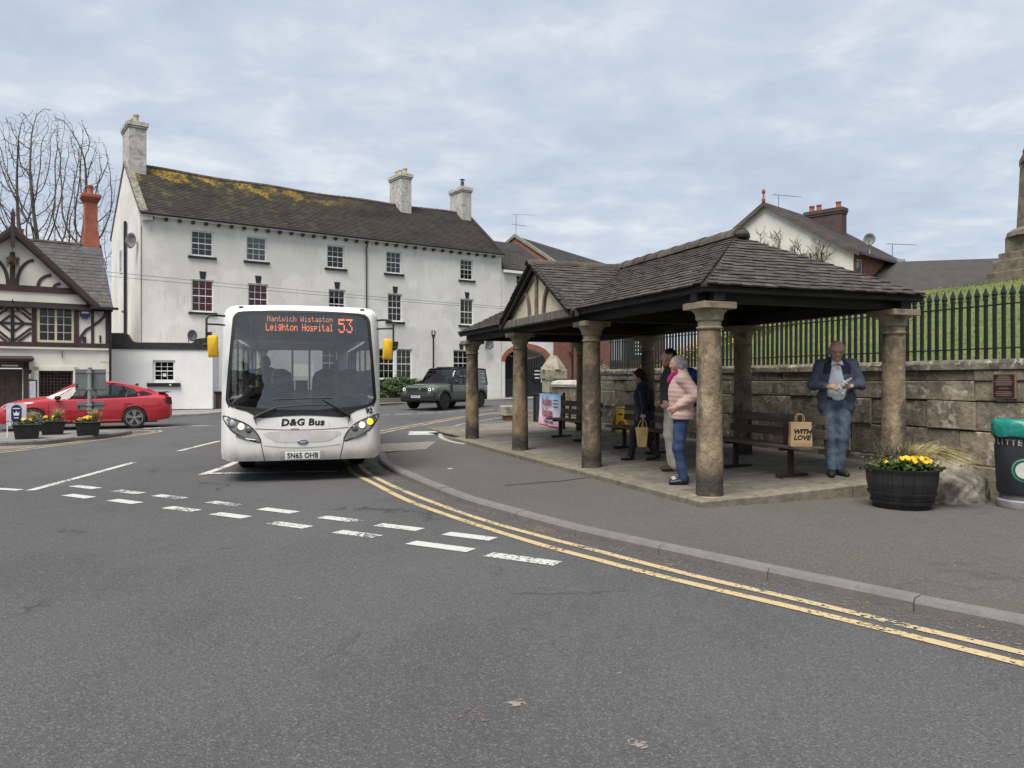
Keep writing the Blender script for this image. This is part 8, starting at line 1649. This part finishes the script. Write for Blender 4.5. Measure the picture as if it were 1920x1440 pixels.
g = B(); leaves(g, (-.30, -.05, .52), 260, (.06, .08, .05), .018, .5); g.build('shrub_leaves', mat('olive leaf', (.10, .11, .045), (.075, .085, .03), 8, .7), tp)
for i in range(22): flower(tp, (rng.uniform(-.14, .20), rng.uniform(-.27, -.08), rng.uniform(.545, .60)), .030)
flower(tp, (-.27, -.16, .55), .026)
def island_planter(X_, Y_, label, rz, kind):
    o = thing('square_planter', label, 'planter', (X_, Y_, .102), rz, 'dark planters on the traffic island'); secs = []
    for h_, z in ((.245, 0), (.255, .10), (.30, .34)): secs.append([(-h_, -h_, z), (h_, -h_, z), (h_, h_, z), (-h_, h_, z)])
    B().loft(secs, True, True).build('tub', M_BAR, o, bevel=.012); B().box((0, 0, .355), (.64, .64, .03)).build('rim', M_BAR, o, bevel=.006); B().box((0, 0, .09), (.53, .53, .02)).build('band', M_BAR, o)
    g = B(); blades(g, (.1 if kind != 2 else .16, .05, .34), 240, .42, .30, .006, (.1, 0)); g.build('tussock_grass', M_STRAW, o); g = B(); leaves(g, (-.05, -.06, .40), 200, (.14, .10, .035), .04, .5); g.build('leaves', M_LEAF, o)
    for i in range((2, 5, 7)[kind]): flower(o, (rng.uniform(-.22, .1), rng.uniform(-.25, 0), rng.uniform(.42, .50)), .045)
    if kind == 2: g = B(); leaves(g, (.0, .05, .56), 14, (.05, .04, .04), .04, .4); g.build('red_tulips', mat('red tulip', (.35, .03, .015)), o)
    return o
island_planter(-12.2, 19.35, 'dark square planter nearest the left edge in front of the white oval board', R(32), 0); island_planter(-12.45, 20.85, 'dark square planter in the middle of the three island planters', R(32), 1); island_planter(-11.30, 20.5, 'dark square planter with yellow flowers in front of the grey sign post', R(30), 2)
# stone trough by the far kerb
st = thing('stone_trough', 'pale stone trough on bricks at the plaza corner', 'trough', (-.10, 28.6, .1), R(30)); B().bb(-.32, .32, -.25, .25, .14, .52).build('trough', M_PIL, st, bevel=.03); B().bb(-.2, .2, -.18, .18, 0, .139).build('brick_foot', M_BRICKR, st)
# noticeboards behind the wall
nb_ = thing('noticeboard', 'dark green noticeboard with white lettering behind the railing', 'noticeboard', (3.78, 24.6, 1.2), R(-6)); M_DG = mat('dark green paint', (.008, .035, .028), rough=.5)
B().bb(-.10, .62, -.03, .03, 1.0, 1.9).build('board', M_DG, nb_)
for k in range(6): B().bb(.12, .12 + rng.uniform(.2, .36), -.036, -.031, 1.78 - k * .12, 1.83 - k * .12).build('lettering', M_WINW, nb_)
for x in (-.05, .57): B().bb(x - .04, x + .04, -.04 + .08, .12, 0, 1.95).build('post', M_DG, nb_)
nb2 = thing('glazed_noticeboard', 'pale glazed noticeboard in a grey frame left of the green one', 'noticeboard', (3.38, 24.7, 1.2), R(-10)); B().bb(-.24, .20, -.03, .03, .95, 1.75).build('case', mat('notice frame', (.12, .14, .14)), nb2); B().bb(-.20, .16, -.036, -.031, 1.0, 1.7).build('paper', mat('notice paper', (.50, .54, .55)), nb2); B().bb(-.06, .02, -.02, .04, 0, .949).build('post', M_DG, nb2)
# daffodils
g = B(); g2 = B()
for i in range(700):
    d = rng.uniform(3.5, 7.5); p = rng.uniform(11.5, 17.0); z = bank_z(d, p); h_ = rng.uniform(.22, .36); c = (WD + d, p, z); blades(g, c, 4, h_, .1, .006)
    if rng.random() < .6: g2.ell((c[0] + rng.gauss(0, .03), c[1] + rng.gauss(0, .03), z + h_), (.035, .035, .03), 6, 4)
o = tag(g.build('daffodil_leaves', M_LEAF), 'green daffodil leaves massed behind the railing', 'daffodils', kind='stuff'); o2 = tag(g2.build('daffodil_flowers', M_FLY), 'yellow daffodil flowers massed behind the railing', 'daffodils', kind='stuff')
for q in (o, o2): q.location = C1; q.rotation_euler = (0, 0, SA)
# hedge by the white house
def leafy(name, label, cat, loc, r, n, size, m, stems=8, rz=0, mats2=None):
    t = thing(name, label, cat, loc, rz); g = B()
    for i in range(stems):
        a = rng.random() * 6.28; e = Vector((r[0] * .7 * rng.uniform(-1, 1), r[1] * .7 * math.sin(a), r[2] * rng.uniform(.9, 1.7))); g.tube([(e.x * .3, e.y * .3, 0), tuple(e * .6), tuple(e)], [.03, .02, .008], 4)
    g.build('stems', M_DRY, t); g = B(); k = 0
    while k < n:
        u = Vector((rng.uniform(-1, 1), rng.uniform(-1, 1), rng.uniform(-1, 1))); l = u.length
        if l > 1 or l < .55: continue
        wv = 1 + .14 * math.sin(u.x * 7 + 2) * math.cos(u.y * 5) + .10 * math.sin(u.z * 9 + u.x * 11); p = Vector((u.x * r[0] * wv, u.y * r[1] * wv, r[2] + u.z * r[2] * wv)); s_ = size * rng.uniform(.6, 1.3); d = (u + Vector((rng.gauss(0, .6), rng.gauss(0, .6), rng.gauss(0, .6)))).normalized(); e = d.orthogonal().normalized(); e = Matrix.Rotation(rng.random() * 6.28, 3, d) @ e; f = d.cross(e)
        g.add([p - e * s_, p + f * s_ * .5, p + e * s_, p - f * s_ * .5], [(0, 1, 2, 3)]); k += 1
    g.build('foliage', m, t); return t
M_HEDGE = mat('hedge leaf', (.060, .085, .022), (.035, .055, .015), 3, .6, layers=[((.11, .12, .035), 5, .58, .68, .6)])
hx = HW(12.9, -1.0); leafy('hedge', 'rounded green hedge in front of the white house ground floor', 'hedge', (hx.x, hx.y, ground_z(hx.y) + .05), (1.55, .75, .72), 5200, .075, M_HEDGE, 14, UA)
B().bb(-2.0, 2.2, -.9, -.75, 0, .34).build('low_front_wall', mat('grey low wall', (.16, .15, .14), (.12, .115, .105), 4, .9), bpy.data.objects['white_house'], loc=(12.9, -1.0, ground_z(hx.y)))
sx = S(WD + .9, 12.4); leafy('shrub', 'straggly olive shrub behind the low wall', 'shrub', (sx.x, sx.y, 1.0), (1.1, .5, .5), 1300, .05, mat('dull shrub leaf', (.12, .12, .05), (.09, .09, .04), 4, .8), 10, SA + R(90))
# ---- bare trees
def bare_tree(name, label, loc, H_, seed, trunks, M_, twig=.012, levels=5, crown=None):
    "crown = (centre, radii): branches that reach its edge turn back, so the outline stays rounded"
    r = random.Random(seed); t = thing(name, label, 'tree', loc); g1 = B(); g2 = B(); cc, cr_ = (Vector(crown[0]), crown[1]) if crown else (None, None)
    def grow(p, d, L_, rad, lv):
        n = 4; pts = [p]; rr = [rad]
        for i in range(n):
            d = (d + Vector((r.gauss(0, .15), r.gauss(0, .15), r.gauss(.05, .09)))).normalized()
            if cc is not None:
                q = p - cc; e = math.sqrt((q.x / cr_[0]) ** 2 + (q.y / cr_[1]) ** 2 + (max(q.z, 0) / cr_[2]) ** 2)
                if e > 1.0: break
                if e > .8: d = (d - q.normalized() * .06).normalized()
            p = p + d * L_ / n; pts.append(p); rr.append(rad * (1 - .38 * (i + 1) / n))
        if len(pts) < 2: return
        (g1 if lv <= 1 else g2).tube(pts, rr, 7 if lv < 2 else (5 if lv < 3 else 3))
        if lv >= levels: return
        kids = (4, 4, 4, 4, 3, 3)[min(lv, 5)]
        for k in range(kids):
            q = pts[-1] if k < 2 else pts[r.randint(1, len(pts) - 1)]; ax = d.orthogonal().normalized(); ax = Matrix.Rotation(r.random() * 6.28, 3, d) @ ax; ang = r.uniform(.22, .72); nd = (Matrix.Rotation(ang, 3, ax) @ d); nd.z = nd.z * .85 + .14; grow(q, nd.normalized(), L_ * r.uniform(.50, .74), max(rr[-1] * r.uniform(.58, .82), twig), lv + 1)
    for (dx, dy, az, tilt, f) in trunks: grow(Vector((dx, dy, 0)), Vector((math.cos(az) * tilt, math.sin(az) * tilt, 1)).normalized(), H_ * .30 * f, .30 * f, 0)
    g1.build('trunk', M_, t, smooth=True); g2.build('crown', M_, t); return t
M_BARK = mat('grey bark', (.115, .098, .078), (.08, .068, .055), 4, .9, bump=.02, bscale=12)
def crown_tree(label, loc, base_z, centre, radii, seed, npts=1500, step=.30, tip=.011, lead=2):
    "branches grow towards points scattered through the crown, so twigs fill it evenly; thickness follows the number of twigs carried"
    rs = np.random.RandomState(seed); A = []
    while len(A) < npts:
        u = rs.uniform(-1, 1, 3); l = np.linalg.norm(u)
        if l < 1 and rs.rand() < .25 + .75 * l: A.append(np.array(centre) + u * np.array(radii))
    A = np.array(A); N_ = [np.array([0., 0., 0.])]; par = [-1]
    for k in range(lead):
        ang = 2.4 * k + .4; p = 0; d = np.array([.26 * math.cos(ang), .26 * math.sin(ang), 1.0])
        while N_[p][2] < base_z: N_.append(N_[p] + step * (d + rs.normal(0, .12, 3)) / np.linalg.norm(d)); par.append(p); p = len(N_) - 1
    alive = np.ones(len(A), bool)
    for it in range(110):
        if not alive.any(): break
        P_ = np.array(N_); idx = np.where(alive)[0]; D = np.linalg.norm(A[idx][:, None, :] - P_[None], axis=2); n_ = D.argmin(1); dm = D.min(1); ok = dm < 6.0; grow = {}
        for a, q, o_ in zip(idx, n_, ok):
            if o_: v = A[a] - P_[q]; grow.setdefault(q, []).append(v / np.linalg.norm(v))
        if not grow: break
        for q, vs_ in grow.items():
            v = np.sum(vs_, 0) + rs.normal(0, .35, 3); v /= np.linalg.norm(v) + 1e-9; v = v + np.array([0, 0, .02]); v /= np.linalg.norm(v); N_.append(P_[q] + v * step); par.append(q)
        P2 = np.array(N_[len(P_):]); kill = np.linalg.norm(A[idx][:, None, :] - P2[None], axis=2).min(1) < .36; alive[idx[kill]] = False
    n = len(N_); tips = np.zeros(n); kids = [0] * n
    for p in par[1:]: kids[p] += 1
    for k in range(n - 1, 0, -1): tips[k] += 1 if kids[k] == 0 else 0; tips[par[k]] += tips[k]
    rad = tip * np.maximum(tips, 1) ** .51; t = thing('bare_tree', label, 'tree', loc); g1, g2 = B(), B(); ch_ = {}
    for k in range(1, n): ch_.setdefault(par[k], []).append(k)
    for k in range(1, n):      # follow each chain of nodes once
        p = par[k]
        if p > 0 and max(ch_[p], key=lambda q: tips[q]) == k: continue
        pts, rr, q = [N_[p]], [min(rad[p], rad[k] * 1.3)], k
        while True:
            pts.append(N_[q]); rr.append(rad[q])
            if q not in ch_: break
            q = max(ch_[q], key=lambda z: tips[z])
        (g1 if rr[1] > .06 else g2).tube(pts, [float(x) for x in rr], 7 if rr[1] > .06 else (4 if rr[1] > .025 else 3))
    g1.build('trunk', M_BARK, t, smooth=True); g2.build('crown', M_BARK, t); return t
crown_tree('large bare winter tree with a rounded crown of fine twigs behind the pub roof', (-27.7, 46, 0), 6.0, (-.2, 0, 13.0), (4.3, 3.6, 4.9), 3, 4200, .26, .0105, 3)
crown_tree('smaller bare tree behind the red chimney of the pub', (-25.0, 44.5, 0), 5.5, (.1, 0, 9.4), (1.8, 1.8, 2.8), 8, 1000, .26, .010, 2)
hb_ = HW2(-1.0, 3.4, 0); bare_tree('bare_shrub', 'leafless climbing shrub against the white gable on the hill', (hb_[0], hb_[1], 4.6), 11.5, 9, ((0, 0, 1.0, .25, .55), (.5, .2, 0, .5, .5), (.9, -.4, -.6, .8, .5)), mat('pale twig', (.17, .145, .10), (.13, .11, .07), 4, .9), .014, 4)
hb2 = HW2(-1.1, 2.6, 0); leafy('budding_shrub', 'budding yellow green shrub below the hill house bargeboard', 'shrub', (hb2[0], hb2[1], 6.2), (2.0, .8, .8), 2000, .05, mat('budding leaf', (.13, .13, .04), (.09, .095, .03), 4, .8), 26, GA + R(95))
